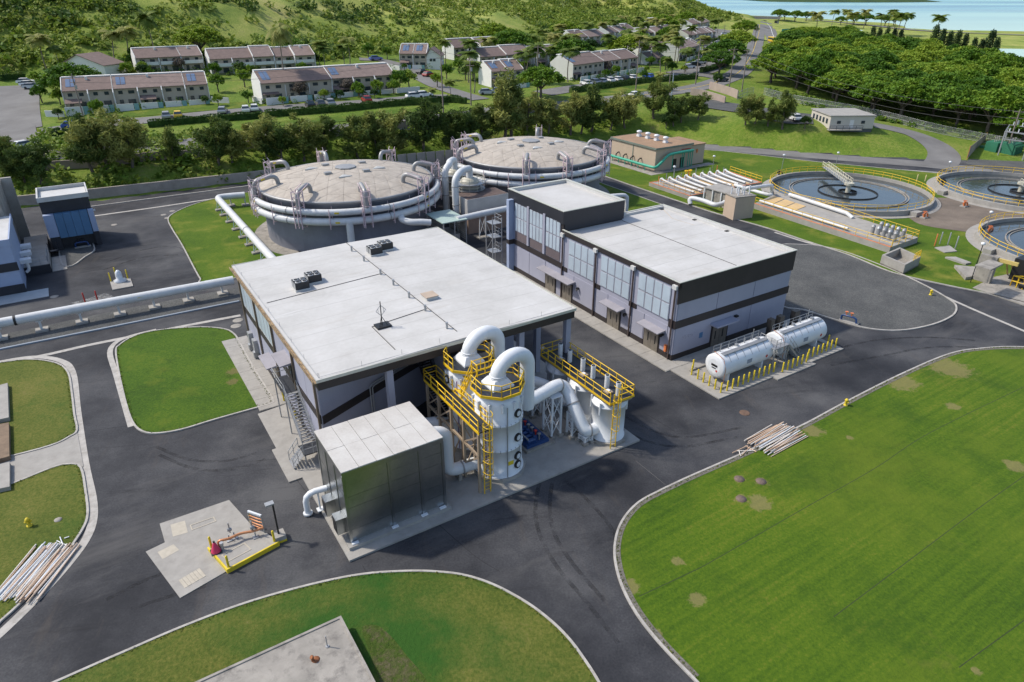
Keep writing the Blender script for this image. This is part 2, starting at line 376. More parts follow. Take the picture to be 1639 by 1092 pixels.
def vnoise(x, y, s, seed=0):
    x = np.asarray(x) / s; y = np.asarray(y) / s; xi = np.floor(x); yi = np.floor(y); fx = x - xi; fy = y - yi
    h = lambda a, b: np.modf(np.abs(np.sin(a * 127.1 + b * 311.7 + seed * 74.7) * 43758.5453))[0]
    fx = fx * fx * (3 - 2 * fx); fy = fy * fy * (3 - 2 * fy)
    return (h(xi, yi) * (1 - fx) + h(xi + 1, yi) * fx) * (1 - fy) + (h(xi, yi + 1) * (1 - fx) + h(xi + 1, yi + 1) * fx) * fy - .5
def inpoly(x, y, poly):
    x = np.asarray(x); y = np.asarray(y); r = np.zeros(x.shape, bool); n = len(poly)
    for i in range(n):
        x0, y0 = poly[i - 1]; x1, y1 = poly[i]
        if y0 == y1: continue
        c = ((y0 > y) != (y1 > y)) & (x < (x1 - x0) * (y - y0) / (y1 - y0) + x0); r ^= c
    return r
def rawT(x, y):
    x = np.asarray(x, float); y = np.asarray(y, float); z = _w[_n] + _w[_n + 1] * x + _w[_n + 2] * y
    for i in range(_n): z = z - _w[i] * np.hypot(x - CPA[i, 0], y - CPA[i, 1])
    hill = np.clip((z - 13) / 12, 0, 1)
    z = z + hill * (vnoise(x, y, 60, 1) * 13 + vnoise(x, y, 26, 2) * 6 + vnoise(x, y, 11, 3) * 1.6) + (1 - hill) * vnoise(x, y, 14, 4) * .15
    return np.where(inpoly(x, y, PLANT), -.06, z)
GX = np.concatenate([np.arange(-700, -190, 12), np.arange(-190, 250, 2.5), np.arange(250, 1000.1, 10)])
GY = np.concatenate([np.arange(-120, 96, 12), np.arange(96, 480, 2.5), np.arange(480, 760, 6), np.arange(760, 1500.1, 20)])
_gx, _gy = np.meshgrid(GX, GY); GZ = rawT(_gx, _gy)
def T(x, y):
    i = int(np.clip(np.searchsorted(GX, x) - 1, 0, len(GX) - 2)); j = int(np.clip(np.searchsorted(GY, y) - 1, 0, len(GY) - 2))
    fx = (x - GX[i]) / (GX[i + 1] - GX[i]); fy = (y - GY[j]) / (GY[j + 1] - GY[j])
    a, b_, c, d = GZ[j, i], GZ[j, i + 1], GZ[j + 1, i], GZ[j + 1, i + 1]
    return float(a + (b_ - a) * fx + (c - a) * fy + (a - b_ - c + d) * fx * fy)
def GT(px, py, dz=0.):
    """where the sight line through a pixel meets the ground"""
    d = rayd(px, py); d = d / np.hypot(d[0], d[1]); t = 40.
    while t < 2500:
        if CAMH + d[2] * t < T(d[0] * t, d[1] * t) + dz:
            lo, hi = t - 2., t
            for _ in range(14):
                m = (lo + hi) / 2
                if CAMH + d[2] * m < T(d[0] * m, d[1] * m) + dz: hi = m
                else: lo = m
            t = hi; break
        t += 2.
    x, y = d[0] * t, d[1] * t; return (float(x), float(y), T(x, y))
def terrain():
    nx, ny = len(GX), len(GY); me = bpy.data.meshes.new('terrain'); V = np.stack([_gx.ravel(), _gy.ravel(), GZ.ravel()], 1)
    idx = np.arange(nx * ny).reshape(ny, nx); F = np.stack([idx[:-1, :-1], idx[:-1, 1:], idx[1:, 1:], idx[1:, :-1]], -1).reshape(-1, 4)
    me.vertices.add(len(V)); me.vertices.foreach_set('co', V.ravel()); me.loops.add(F.size); me.loops.foreach_set('vertex_index', F.ravel().astype(np.int32))
    me.polygons.add(len(F)); me.polygons.foreach_set('loop_start', np.arange(0, F.size, 4, dtype=np.int32)); me.polygons.foreach_set('loop_total', np.full(len(F), 4, np.int32))
    me.polygons.foreach_set('use_smooth', np.ones(len(F), bool)); me.update()
    dry = np.clip((V[:, 2] - 13) / 10, 0, 1) * np.clip((V[:, 0] / np.maximum(V[:, 1], 1) + .62) / .3, .25, 1); dry[(V[:, 0] > 150) & (V[:, 1] > 480)] = .8
    at = me.attributes.new('dry_cover', 'FLOAT', 'POINT'); at.data.foreach_set('value', dry.astype(np.float32))
    m = ground_mat('terrain_ground', [(.30, (.06, .11, .012)), (.46, (.105, .17, .016)), (.58, (.17, .21, .035)), (.70, (.23, .19, .08))], .09, 1.2, .4, bump=.8, bdist=.4, bscale=1.5,
                   stain=[((.13, .095, .05), .11, .62, .8, 300, None)])
    nt = m.node_tree; b = nt.nodes['Principled BSDF']; src = b.inputs['Base Color'].links[0].from_socket
    a = nt.nodes.new('ShaderNodeAttribute'); a.attribute_name = 'dry_cover'
    geo = nt.nodes.new('ShaderNodeNewGeometry'); nz = nt.nodes.new('ShaderNodeTexNoise'); nz.inputs['Scale'].default_value = .06; nz.inputs['Detail'].default_value = 9; nz.inputs['Roughness'].default_value = .7
    nt.links.new(geo.outputs['Position'], nz.inputs['Vector']); rp = ramp(nt, [(.30, (.09, .15, .025)), (.45, (.21, .26, .05)), (.58, (.34, .35, .09)), (.72, (.42, .36, .15))])
    nt.links.new(nz.outputs[0], rp.inputs[0]); mx = nt.nodes.new('ShaderNodeMix'); mx.data_type = 'RGBA'
    nt.links.new(a.outputs['Fac'], mx.inputs[0]); nt.links.new(src, mx.inputs[6]); nt.links.new(rp.outputs[0], mx.inputs[7]); nt.links.new(mx.outputs[2], b.inputs['Base Color'])
    me.materials.append(m); o = bpy.data.objects.new('terrain', me); COL.objects.link(o); tag(o, 'grassy ground and hillside around the plant', kind='structure')
terrain()

# ------------------------------------------------------------------ water
def water_mat(name, col, rough, bsc, bst, stops=None):
    m = pm(name, col, rough, var=.15, scale=.01, spec=.5); nt = m.node_tree; b = nt.nodes['Principled BSDF']
    geo = nt.nodes.new('ShaderNodeNewGeometry'); n = nt.nodes.new('ShaderNodeTexNoise'); n.inputs['Scale'].default_value = bsc; n.inputs['Detail'].default_value = 4
    nt.links.new(geo.outputs['Position'], n.inputs['Vector']); bp = nt.nodes.new('ShaderNodeBump'); bp.inputs['Strength'].default_value = bst; bp.inputs['Distance'].default_value = .3
    nt.links.new(n.outputs[0], bp.inputs['Height']); nt.links.new(bp.outputs[0], b.inputs['Normal']); return m
M_sea = water_mat('sea_water', (.09, .27, .34), .25, .12, .25)
_sea = M_sea.node_tree
_g = _sea.nodes.new('ShaderNodeNewGeometry'); _n1 = _sea.nodes.new('ShaderNodeTexNoise'); _n1.inputs['Scale'].default_value = .0035; _n1.inputs['Detail'].default_value = 5
_mp = _sea.nodes.new('ShaderNodeMapping'); _mp.inputs['Rotation'].default_value = (0, 0, R(-35)); _mp.inputs['Scale'].default_value = (.4, 1.2, 1)
_sea.links.new(_g.outputs['Position'], _mp.inputs[0]); _sea.links.new(_mp.outputs[0], _n1.inputs['Vector'])
_r = ramp(_sea, [(.35, (.05, .19, .28)), (.5, (.11, .31, .38)), (.64, (.24, .46, .44))]); _sea.links.new(_n1.outputs[0], _r.inputs[0])
_sx = _sea.nodes.new('ShaderNodeSeparateXYZ'); _sea.links.new(_g.outputs['Position'], _sx.inputs[0]); _mr = _sea.nodes.new('ShaderNodeMapRange'); _mr.inputs[1].default_value = 650; _mr.inputs[2].default_value = 1500; _mr.inputs[3].default_value = 1; _mr.inputs[4].default_value = 0; _sea.links.new(_sx.outputs[1], _mr.inputs[0])
_mx = _sea.nodes.new('ShaderNodeMix'); _mx.data_type = 'RGBA'; _sea.links.new(_mr.outputs[0], _mx.inputs[0]); _sea.links.new(_r.outputs[0], _mx.inputs[6]); _mx.inputs[7].default_value = (.40, .56, .47, 1); _sea.links.new(_mx.outputs[2], _sea.nodes['Principled BSDF'].inputs['Base Color'])  # pale sand shoal near the shore
struct('sea', MB().sheet([(-3000, 330), (9000, 330), (9000, 16000), (-3000, 16000)], -1.5), M_sea, 'W', 'pale turquoise bay water')
M_pond = water_mat('basin_water', (.045, .055, .06), .06, 1.2, .06)

# ------------------------------------------------------------------ plant ground sheets (u, v)
M_asph = ground_mat('asphalt', [(.38, (.020, .021, .025)), (.5, (.047, .048, .053)), (.62, (.088, .088, .090))], .085, 7., .22, rough=.8, bump=.35, bdist=.02, bscale=25,
                    stain=[((.013, .014, .018), .06, .50, .8, 120, None), ((.095, .092, .090), .16, .54, .6, 250, (TH, .35, 1.4)), ((.085, .070, .058), .35, .58, .5, 400, (TH + 1.2, .25, 1.3)), ((.010, .010, .012), .5, .58, .6, 900, (TH - .4, .2, 1.6)), ((.11, .105, .10), 1.1, .66, .6, 1300, (TH + .7, .12, 1.2))], edge=0)
M_gravel = ground_mat('gray_gravel', [(.36, (.045, .047, .048)), (.5, (.082, .084, .083)), (.64, (.14, .14, .132))], .2, 9., .62, bump=.8, bdist=.05, bscale=14)
M_dirt = ground_mat('brown_asphalt', [(.3, (.10, .085, .07)), (.5, (.16, .13, .105)), (.7, (.23, .19, .15))], .2, 6., .3, bump=.4)
GREEN = [(.28, (.0286, .0605, .0025)), (.42, (.047, .0966, .0034)), (.56, (.0739, .1277, .005)), (.70, (.1386, .1512, .0168)), (.80, (.2016, .1512, .0588))]
GREEND = [(.30, (.0252, .0554, .0034)), (.45, (.0403, .0882, .005)), (.58, (.0655, .1193, .0067)), (.72, (.1176, .1386, .0168)), (.84, (.168, .1344, .0504))]
OLIVE = [(.28, (.0336, .0546, .0084)), (.45, (.0714, .0966, .0126)), (.58, (.126, .1302, .0252)), (.72, (.1848, .1554, .0588))]
def gp(px, py, r): x, y = G(px, py); return (x, y, r)
M_lawn_r = ground_mat('lawn_field', GREEN, .075, 5.5, .5, [gp(1526, 652, .8), gp(1183, 768, .6), gp(1218, 772, .6), gp(1186, 800, .6), gp(1215, 806, 1.1), gp(1115, 962, .7), gp(1085, 900, .6), gp(1625, 747, 1.), gp(1360, 702, .4), gp(1005, 940, .9), gp(1045, 1020, .8), gp(1560, 1075, .35), gp(1440, 612, 2.2), gp(1520, 590, 2.5), gp(1300, 690, 1.2)],
                      (.23, .18, .085), lines=(TH, 2.6, .36), bump=.6, bdist=.12, bscale=5, stain=[((.11, .15, .010), .06, .50, .6, 90, None), ((.018, .056, .003), .13, .52, .6, 500, None), ((.16, .14, .035), .25, .62, .35, 700, None), ((.03, .06, .004), 3.2, .60, .7, 800, (TH, .5, 1))])
M_lawn_c = ground_mat('lawn_island', GREEND, .10, 5.5, .5, [gp(375, 595, .9), gp(372, 612, .7)], (.17, .12, .06), bump=.6, bdist=.12, bscale=5, stain=[((.11, .14, .012), .2, .55, .7, 90, None), ((.02, .045, .003), .35, .56, .6, 290, None)])
M_lawn_o = ground_mat('lawn_olive', OLIVE, .11, 5.5, .5, bump=.6, bdist=.12, bscale=5, stain=[((.03, .09, .01), .09, .54, .8, 60, None), ((.2, .16, .08), .25, .66, .7, 200, None)])
M_lawn_b = ground_mat('lawn_front', OLIVE, .13, 5.5, .5, bump=.7, bdist=.15, bscale=4, stain=[((.022, .078, .008), .06, .46, .95, 33, None), ((.19, .16, .07), .4, .67, .5, 200, None)])
M_lawn_u = ground_mat('lawn_upper', GREEN, .13, 5.5, .5, bump=.6, bdist=.12, bscale=5, stain=[((.20, .20, .03), .12, .50, .85, 60, None), ((.03, .075, .004), .3, .56, .7, 260, None), ((.25, .19, .08), .5, .64, .5, 460, None)])

struct('asphalt_road', MB().sheet(PLANT, 0.0), M_asph, 'W', 'dark asphalt roads and yards of the plant')
def ppoly(px, n=5, closed=True, z=0): return cr([S(x, y, z) for x, y in px], n, closed) if n > 1 else [S(x, y, z) for x, y in px]
def ccw(p):
    A = sum(p[i - 1][0] * p[i][1] - p[i][0] * p[i - 1][1] for i in range(len(p))); return p if A > 0 else p[::-1]
EDGES = []
def lawn(poly, mat, label, kerb=True, kw=.16, h=.08, kh=.13):
    poly = ccw(poly); o = struct('lawn', MB().prism(poly, -.03, h), mat, 'S', label)
    EDGES.append(poly)
    if kerb: struct('kerb', MB().strip(poly, 0.01, -kw, -.02, kh, True), M_kerb, 'S', 'concrete kerb around ' + label)
    return poly
# right field
f1 = cr([S(*p) for p in [(1780, 565), (1639, 557), (1575, 559), (1520, 568), (1440, 602), (1355, 645), (1290, 680), (1200, 723), (1150, 745), (1100, 767), (1058, 787), (1025, 805), (1003, 827), (990, 852), (985, 883), (990, 917), (1003, 952), (1026, 991), (1062, 1035), (1112, 1087), (1160, 1135), (1240, 1200)]], 5)
f1 = f1 + [S(1700, 1500), S(3400, 1300), S(3600, 700)]
f1 = lawn(f1, M_lawn_r, 'wide green field in the lower right')
_k = cr([S(*p) for p in [(1639, 557), (1575, 559), (1520, 568), (1440, 602), (1355, 645), (1290, 680), (1200, 723), (1150, 745), (1100, 767), (1058, 787), (1025, 805), (1003, 827), (990, 852), (985, 883), (990, 917), (1003, 952), (1026, 991), (1062, 1035), (1112, 1087)]], 5)
struct('gravel_verge', MB().strip(_k, .02, .36, .07, .10), pm('pale_verge_gravel', (.17, .16, .145), .95, var=.4, scale=5, bump=.5, col2=(.10, .09, .06), thr=.5), 'S', 'thin gravel verge inside the field kerb', 'stuff')
for q in ([(1023, 956), (1100, 920), (1141, 899), (1278, 820), (1400, 751), (1488, 694), (1639, 620), (1760, 560)], [(1334, 989), (1450, 902), (1570, 812), (1639, 763), (1760, 675)], [(1534, 1070), (1639, 994), (1760, 905)]):
    struct('drain_slot', MB().strip(ppoly(q, 6, False), -.025, .025, .07, .084), pm('dark_slot', (.025, .035, .012), .9), 'S', 'narrow dark slot cut across the green field')
# front lawn
f2 = cr([S(*p) for p in [(-60, 1170), (0, 1135), (100, 1090), (200, 1046), (300, 1003), (400, 966), (500, 938), (580, 922), (650, 917), (700, 918), (745, 924), (790, 939), (840, 966), (880, 996), (910, 1026), (935, 1060), (957, 1095), (985, 1150), (1010, 1230)]], 5) + [S(1000, 1700), S(-300, 1700)]
lawn(f2, M_lawn_b, 'olive and green lawn in front of the bottom kerb')
# centre-left island
f3 = ppoly([(187, 562), (193, 553), (208, 543), (232, 534), (270, 528), (320, 525), (358, 528), (374, 536), (383, 550), (405, 590), (425, 622), (436, 641), (432, 647), (400, 656), (340, 673), (290, 688), (250, 694), (228, 690), (214, 676), (203, 645), (192, 597)])
lawn(f3, M_lawn_c, 'rounded green lawn island beside the white roofed building')
struct('gutter', MB().strip(ppoly([(210, 683), (186, 600), (176, 565), (186, 548), (210, 538), (250, 528)], 5, False), -.28, .28, .002, .02), M_kerb, 'S', 'pale concrete gutter strip by the lawn island')
# left lawns, driveway
f4 = ppoly([(-120, 600), (0, 582), (50, 577), (90, 583), (108, 598), (114, 630), (118, 665), (122, 690), (110, 700), (80, 714), (0, 735), (-150, 770)], 4)
lawn(f4, M_lawn_o, 'patchy lawn at the left above the driveway')
f5 = ppoly([(-150, 825), (0, 783), (80, 752), (108, 745), (128, 750), (136, 790), (139, 825), (130, 850), (100, 893), (60, 938), (0, 995), (-100, 1070)], 4)
lawn(f5, M_lawn_o, 'lawn with the pipe pile at the lower left')
drv = struct('driveway', MB().prism([S(-150, 772), S(0, 737), S(80, 716), S(110, 702), S(124, 692), S(134, 748), S(106, 743), S(80, 750), S(0, 781), S(-150, 823)], -.02, .06), M_conc, 'S', 'concrete driveway between the two left lawns')
for a, b_ in (((16, 0), (0, 0)),): pass
struct('gutter', MB().strip(ppoly([(-20, 583), (50, 572), (95, 577), (116, 596), (124, 660), (136, 742), (148, 800), (148, 835), (136, 866), (108, 904), (65, 952), (0, 1015), (-60, 1065)], 5, False), -.32, .32, .002, .022), M_kerb, 'S', 'wide concrete gutter beside the left lawns')
# swales on the left road
struct('gutter', MB().strip(ppoly([(-60, 592), (60, 571), (140, 553), (230, 535), (300, 521), (385, 505)], 4, False), -.3, .3, .003, .018), M_kerb, 'S', 'long concrete swale below the white pipeline')
struct('gutter', MB().strip(ppoly([(150, 346), (250, 332), (330, 320), (430, 306)], 4, False), -.3, .3, .003, .018), M_kerb, 'S', 'concrete swale on the road behind the lawn')
struct('gutter', MB().strip(ppoly([(140, 332), (260, 316), (390, 299), (440, 292)], 4, False), -.15, .15, .0, .12), M_kerb, 'S', 'low kerb along the back road')
# gravel under pipeline
struct('gravel_bed', MB().prism(ppoly([(-80, 555), (0, 537), (190, 497), (372, 462), (420, 452), (425, 474), (383, 483), (200, 520), (0, 560), (-80, 577)], 1), -.02, .05), M_gravel, 'S', 'gray gravel bed under the white pipeline', 'stuff')
struct('kerb', MB().strip(ppoly([(-80, 577), (0, 560), (200, 520), (383, 483)], 4, False), -.14, .12, 0, .16), pm('blue_gray_kerb', (.24, .28, .33), .8), 'S', 'blue gray kerb below the gravel bed')
# upper lawn by the digester
f6 = ppoly([(270, 353), (276, 344), (300, 332), (335, 321), (400, 308), (470, 300), (560, 300), (580, 360), (520, 420), (440, 436), (330, 452), (322, 447), (312, 430), (292, 392), (277, 368)], 4)
lawn(f6, M_lawn_u, 'bright lawn beside the left round tank')
# gravel lot right
f7 = ppoly([(1235, 400), (1290, 393), (1345, 402), (1420, 430), (1480, 458), (1518, 480), (1529, 492), (1522, 506), (1490, 520), (1440, 529), (1390, 526), (1340, 513), (1290, 497), (1240, 480)], 4)
f7 = ccw(f7); struct('gravel_lot', MB().prism(f7, -.02, .05), M_gravel, 'S', 'gray gravel lot behind the two storey building', 'stuff')
struct('kerb', MB().strip(f7, 0, -.2, -.02, .12, True), M_kerb, 'S', 'pale kerb around the gravel lot')
struct('gutter', MB().strip(ppoly([(1240, 372), (1290, 388), (1345, 402), (1430, 436), (1530, 483), (1639, 530), (1720, 565)], 4, False), -.22, .22, .0, .016), M_kerb, 'S', 'white concrete swale beside the gravel lot')
# right grass beyond the ring road
f8 = ppoly([(940, 268), (985, 288), (1085, 322), (1150, 343), (1230, 366), (1290, 386), (1360, 409), (1430, 437), (1520, 458), (1580, 470), (1660, 490), (1850, 540), (1900, 310), (1639, 290), (1500, 278), (1300, 259), (1120, 240), (1010, 247)], 4)
lawn(f8, M_lawn_u, 'grass around the settling basins at the right', kw=.2)
struct('gutter', MB().strip(ppoly([(1385, 268), (1460, 273), (1560, 281), (1700, 296)], 4, False), -.22, .22, .0, .014), M_kerb, 'S', 'white edge line of the far ring road')
f9 = ppoly([(905, 290), (935, 283), (968, 296), (1030, 318), (1100, 345), (1060, 352), (1000, 345), (960, 330)], 4)
lawn(f9, M_lawn_u, 'grass strip between the round tanks and the ring road', kw=.15)
struct('access_road', MB().prism(ppoly([(1430, 330), (1490, 318), (1560, 322), (1760, 345), (1760, 390), (1600, 378), (1545, 372), (1480, 362), (1455, 350)], 4), .02, .12), M_dirt, 'S', 'brown worn paving between the settling basins')
# ------------------------------------------------------------------ concrete slabs of the plant
pad = struct('concrete_pad', MB().prism([(9.3, 36.1), (36.3, 36.1), (36.3, 47.0), (9.3, 47.0)], -.02, .16), M_conc, 'S', 'concrete equipment pad under the white towers')
struct('concrete_pad', MB().prism([(28.6, 47.02), (37.2, 47.02), (37.2, 62), (28.6, 62)], -.02, .10), M_conc, 'S', 'concrete apron under the roof overhang')
for i, (v0, v1) in enumerate([(59.2 + 2.2 * k, 61.34 + 2.2 * k) for k in range(7)]):
    pass
sw = struct('sidewalk', MB().box(8.9, 59.0, -.02, 11.68, 76.0, .09), M_conc, 'S', 'concrete walk along the left wall of the large building')
for k in range(8): part('walk_slab', MB().box(8.92, 59.05 + 2.12 * k, .09, 11.66, 59.05 + 2.12 * k + 2.09, .115), M_conc, sw)
struct('concrete_apron', MB().prism([S(413, 664), (11.66, 58.95), (11.66, 52.2), (8.6, 52.2)], -.02, .10), M_conc, 'S', 'pointed concrete apron by the outside stair')
struct('concrete_apron', MB().prism([(8.2, 52.18), (11.66, 52.18), (11.66, 47.02), (8.2, 47.02)], -.02, .12), M_conc, 'S', 'concrete slab under the outside stair')

# ------------------------------------------------------------------ large white-roofed building
def bolt_unit(mb, x, y, z, w, d, h): mb.box(x, y, z, x + w, y + d, z + h)
B = thing('process_building', 'large gray building with flat white roof and open corner bays behind the white towers', 'building', (23.5, 60, 0))
part('wall', MB().prism([(11.7, 47.4), (23.6, 52.5), (24.3, 47.3), (28.5, 47.3), (28.5, 55.5), (35.3, 55.5), (35.3, 73.4), (11.7, 73.4)], 0, 8.7), M_lav, B)
bays = [47.7, 54.0, 60.6, 67.1, 73.3]
for i in range(4):
    a, b_ = bays[i] + .14, bays[i + 1] - .14
    for k in range(2):
        p, q = a + (b_ - a) * k / 2 + .03, a + (b_ - a) * (k + 1) / 2 - .03
        part('wall_panel', MB().box(11.64, p, .75, 11.72, q, 4.2), M_lav, B)
        if i < 2: part('wall_panel', MB().box(11.64, p, 5.05, 11.72, q, 8.4), M_lav, B)
    if i >= 2:
        for k in range(4):
            p, q = a + (b_ - a) * k / 4 + .05, a + (b_ - a) * (k + 1) / 4 - .05
            wn = part('window', MB().box(11.62, p, 5.05, 11.72, q, 8.4), M_whitepipe, B)
            part('pane', MB().box(11.60, p + .09, 5.2, 11.63, q - .09, 8.3), M_glassp, wn)
part('black_band', MB().box(11.60, 47.5, 4.24, 11.72, 73.4, 5.0), M_blk, B)
part('black_base', MB().box(11.60, 47.5, .1, 11.72, 73.4, .7), M_blk, B)
d = np.array([11.9, 5.1]); d = d / np.hypot(*d); nn = np.array([d[1], -d[0]])
p0 = np.array([11.75, 47.42]); p1 = np.array([23.55, 52.48])
part('black_band', MB().prism([tuple(p0 + nn * .06), tuple(p1 + nn * .06), tuple(p1 - nn * .03), tuple(p0 - nn * .03)], 4.24, 5.0), M_blk, B)
part('black_band', MB().box(24.2, 47.35, 4.24, 24.34, 52.3, 5.0).box(24.2, 47.24, 4.24, 28.5, 47.34, 5.0), M_blk, B)
for q in bays[:-1] + [73.25]:
    part('downspout', MB().box(11.44, q - .09, .2, 11.60, q + .09, 8.5), pm('bronze_downspout', (.16, .12, .08), .5), B)
for (u, v) in ((17.3, 46.2), (30.1, 46.2), (35.4, 46.25), (35.4, 51.2)):
    part('column', MB().box(u - .27, v - .27, .1, u + .27, v + .27, 8.6), M_lav, B)
# roof: low ridge along v
ru0, ru1, rv0, rv1 = 11.3, 35.85, 45.65, 74.1
rf = MB().add([(ru0, rv0, 9.4), (24, rv0, 9.58), (ru1, rv0, 9.4), (ru0, rv1, 9.4), (24, rv1, 9.58), (ru1, rv1, 9.4), (ru0, rv0, 9.2), (ru1, rv0, 9.2), (ru0, rv1, 9.2), (ru1, rv1, 9.2)],
              [(0, 1, 4, 3), (1, 2, 5, 4), (6, 7, 2, 1, 0), (9, 8, 3, 4, 5), (7, 9, 5, 2), (8, 6, 0, 3)])
M_roofm = ground_mat('white_roof_membrane', [(.3, (.40, .39, .37)), (.5, (.475, .465, .445)), (.7, (.54, .53, .515))], .22, 3., .25, rough=.6, bump=.12, bdist=.02, bscale=3,
                     stain=[((.38, .35, .31), .35, .58, .6, 60, (TH, .35, 1.6)), ((.64, .64, .635), .5, .60, .6, 160, (TH + .1, .2, 1.5)), ((.36, .31, .25), .9, .66, .4, 260, None)])
roof = part('roof', rf, M_roofm, B)
part('fascia', MB().box(ru0 + .05, rv0 + .05, 8.45, ru1 - .05, rv0 + .2, 9.19).box(ru0 + .05, rv1 - .2, 8.45, ru1 - .05, rv1 - .05, 9.19).box(ru0 + .05, rv0 + .21, 8.45, ru0 + .2, rv1 - .21, 9.19).box(ru1 - .2, rv0 + .21, 8.45, ru1 - .05, rv1 - .21, 9.19), M_blk, B)
part('soffit', MB().box(ru0 + .2, rv0 + .2, 8.7, ru1 - .2, rv1 - .2, 8.8), M_blk, B)
M_trim = pm('pale_roof_trim', (.50, .50, .44), .5, .2, var=.08, scale=2)
part('roof_edge', MB().box(ru0 - .06, rv0 - .08, 9.2, ru1 + .06, rv0 - .01, 9.46).box(ru1 + .005, rv0, 9.2, ru1 + .08, rv1, 9.46).box(ru0, rv1 + .005, 9.2, ru1, rv1 + .08, 9.46), M_trim, B)
M_gut = pm('rusty_gutter', (.34, .24, .13), .6, .2, var=.4, scale=1.2, col2=(.05, .035, .03), thr=.58)
part('gutter', MB().box(ru0 - .28, rv0, 9.12, ru0 - .005, rv1, 9.18).box(ru0 - .30, rv0, 9.12, ru0 - .26, rv1, 9.34), M_gut, B)
M_line = pm('roof_cable', (.06, .06, .06), .7)
def rz(u): return 9.4 + .18 * (1 - abs(u - 24) / 12.3)
for a, b_ in (((24.1, 47.0), (24.1, 74.4)), ((11.9, 62.2), (24.0, 63.0)), ((18.3, 51.9), (18.3, 46.9)), ((18.3, 51.9), (24.0, 52.6))):
    part('cable', MB().bar((*a, rz(a[0]) + .03), (*b_, rz(b_[0]) + .03), .05, .04), M_line, roof)
for (p, q) in (((11.55, 46.0), (11.55, 74)), ((11.6, 45.9), (35.6, 45.9))):
    m = MB(); L = math.dist(p, q); k = int(L / 3.2)
    m.bar((*p, 9.47 if p[0] == q[0] else 9.5), (*q, 9.47 if p[0] == q[0] else 9.5), .02, .02)
    for i in range(k + 1):
        u = p[0] + (q[0] - p[0]) * i / k; v = p[1] + (q[1] - p[1]) * i / k; m.cyl((u, v, rz(u)), (u, v, rz(u) + .45), .015, 4)
    part('lightning_rod_line', m, M_galv, roof)
for k in range(1, 11):
    v = 45.7 + k * 2.58; z0_, z1_ = 9.404, 9.584; part('membrane_seam', MB().add([(11.4, v, z0_), (24, v, z1_), (35.8, v, z0_), (11.4, v + .07, z0_), (24, v + .07, z1_), (35.8, v + .07, z0_)], [(0, 1, 4, 3), (1, 2, 5, 4)]), pm('seam_gray', (.40, .39, .37), .7), roof)
def canopy(P, u, v0, v1, z, dep, name='door_canopy'):
    return part(name, MB().add([(u, v0, z - .12), (u - dep, v0, z - .10), (u - dep, v1, z - .10), (u, v1, z - .12), (u, v0, z + .12), (u - dep, v0, z), (u - dep, v1, z), (u, v1, z + .12)],
                [(3, 2, 1, 0), (4, 5, 6, 7), (0, 1, 5, 4), (1, 2, 6, 5), (2, 3, 7, 6), (3, 0, 4, 7)]), pm('canopy_gray', (.27, .26, .29), .7), P)
canopy(B, 11.64, 61.0, 64.2, 3.2, 1.1); canopy(B, 11.64, 54.1, 56.9, 6.8, 1.2)
for v in (62.6,):
    dr = part('door', MB().box(11.55, v - 1.0, .12, 11.66, v + 1.0, 2.5), M_steel_d, B); part('handle', MB().box(11.48, v - .05, 1.0, 11.55, v + .05, 1.5), M_galv, dr)
dr = part('door', MB().box(11.55, 55.0, 4.35, 11.66, 56.1, 6.5), M_blk, B); part('handle', MB().box(11.48, 55.1, 5.3, 11.55, 55.2, 5.5), M_galv, dr)
for v in (69.5, 71.6):
    part('wall_cabinet', MB().box(11.2, v, .9, 11.63, v + .8, 2.3).box(11.05, v + .1, .25, 11.63, v + .7, .9), M_galv, B)
M_acbl = pm('condenser_black', (.02, .02, .022), .6, var=.3, scale=6)
def roof_ac(u, v, label):
    t = thing('rooftop_condenser', label, 'air conditioner', (u, v, rz(u)), group='twin condensers on the white roof')
    z = rz(u)
    part('curb', MB().box(u - .75, v - .8, z - .02, u + .75, v + .8, z + .16), M_roof, t)
    for k in (-1, 1):
        c = part('housing', MB().box(u - .68, v + k * .36 - .33, z + .16, u + .68, v + k * .36 + .33, z + .85), M_acbl, t)
        part('fan_guard', MB().lathe(u - .32, v + k * .36, [(.28, z + .85), (.28, z + .89), (.2, z + .89)], 14).lathe(u + .32, v + k * .36, [(.28, z + .85), (.28, z + .89), (.2, z + .89)], 14), M_galv, c)
        part('side_panel', MB().box(u - .70, v + k * .36 - .30, z + .18, u - .685, v + k * .36 + .30, z + .8), M_galv, c)
for i, (px, py, l) in enumerate([(482, 461, 'black rooftop condenser pair lower on the white roof, left one of its two'), (502, 450, 'black rooftop condenser pair lower on the white roof, right one of its two'), (600, 407, 'black rooftop condenser near the far edge of the white roof, left of its pair'), (617, 399, 'black rooftop condenser near the far edge of the white roof, right of its pair')]):
    u, v = S(px, py, 9.5); roof_ac(u, v, l)
t = thing('roof_hatch', 'low square roof hatch with tan lid on the white roof', 'roof hatch', (25.3, 54.8, rz(25.3)))
part('curb', MB().box(24.75, 54.2, rz(25.3) - .05, 25.9, 55.4, rz(25.3) + .28), M_roof, t); part('lid', MB().box(24.68, 54.13, rz(25.3) + .28, 25.97, 55.47, rz(25.3) + .36), pm('hatch_tan', (.42, .33, .25), .6), t)
for i, v in enumerate([71.1, 67.4, 62.8, 59.5, 55.8, 52.3, 48.0]):
    z = rz(23.7)
    solo('roof_vent_pipe', MB().cyl((23.65, v, z - .02), (23.65, v, z + .5), .1, 10).cyl((23.65, v, z + .5), (23.65, v, z + .6), .13, 10), M_galv, 'small roof vent pipe along the ridge, %s from the far edge' % ORD[i], 'vent pipe', group='vent pipes along the roof ridge')
t = thing('antenna', 'small lattice antenna on a black ballast tray on the white roof', 'antenna', (19.1, 51.5, rz(19.1))); z = rz(19.1)
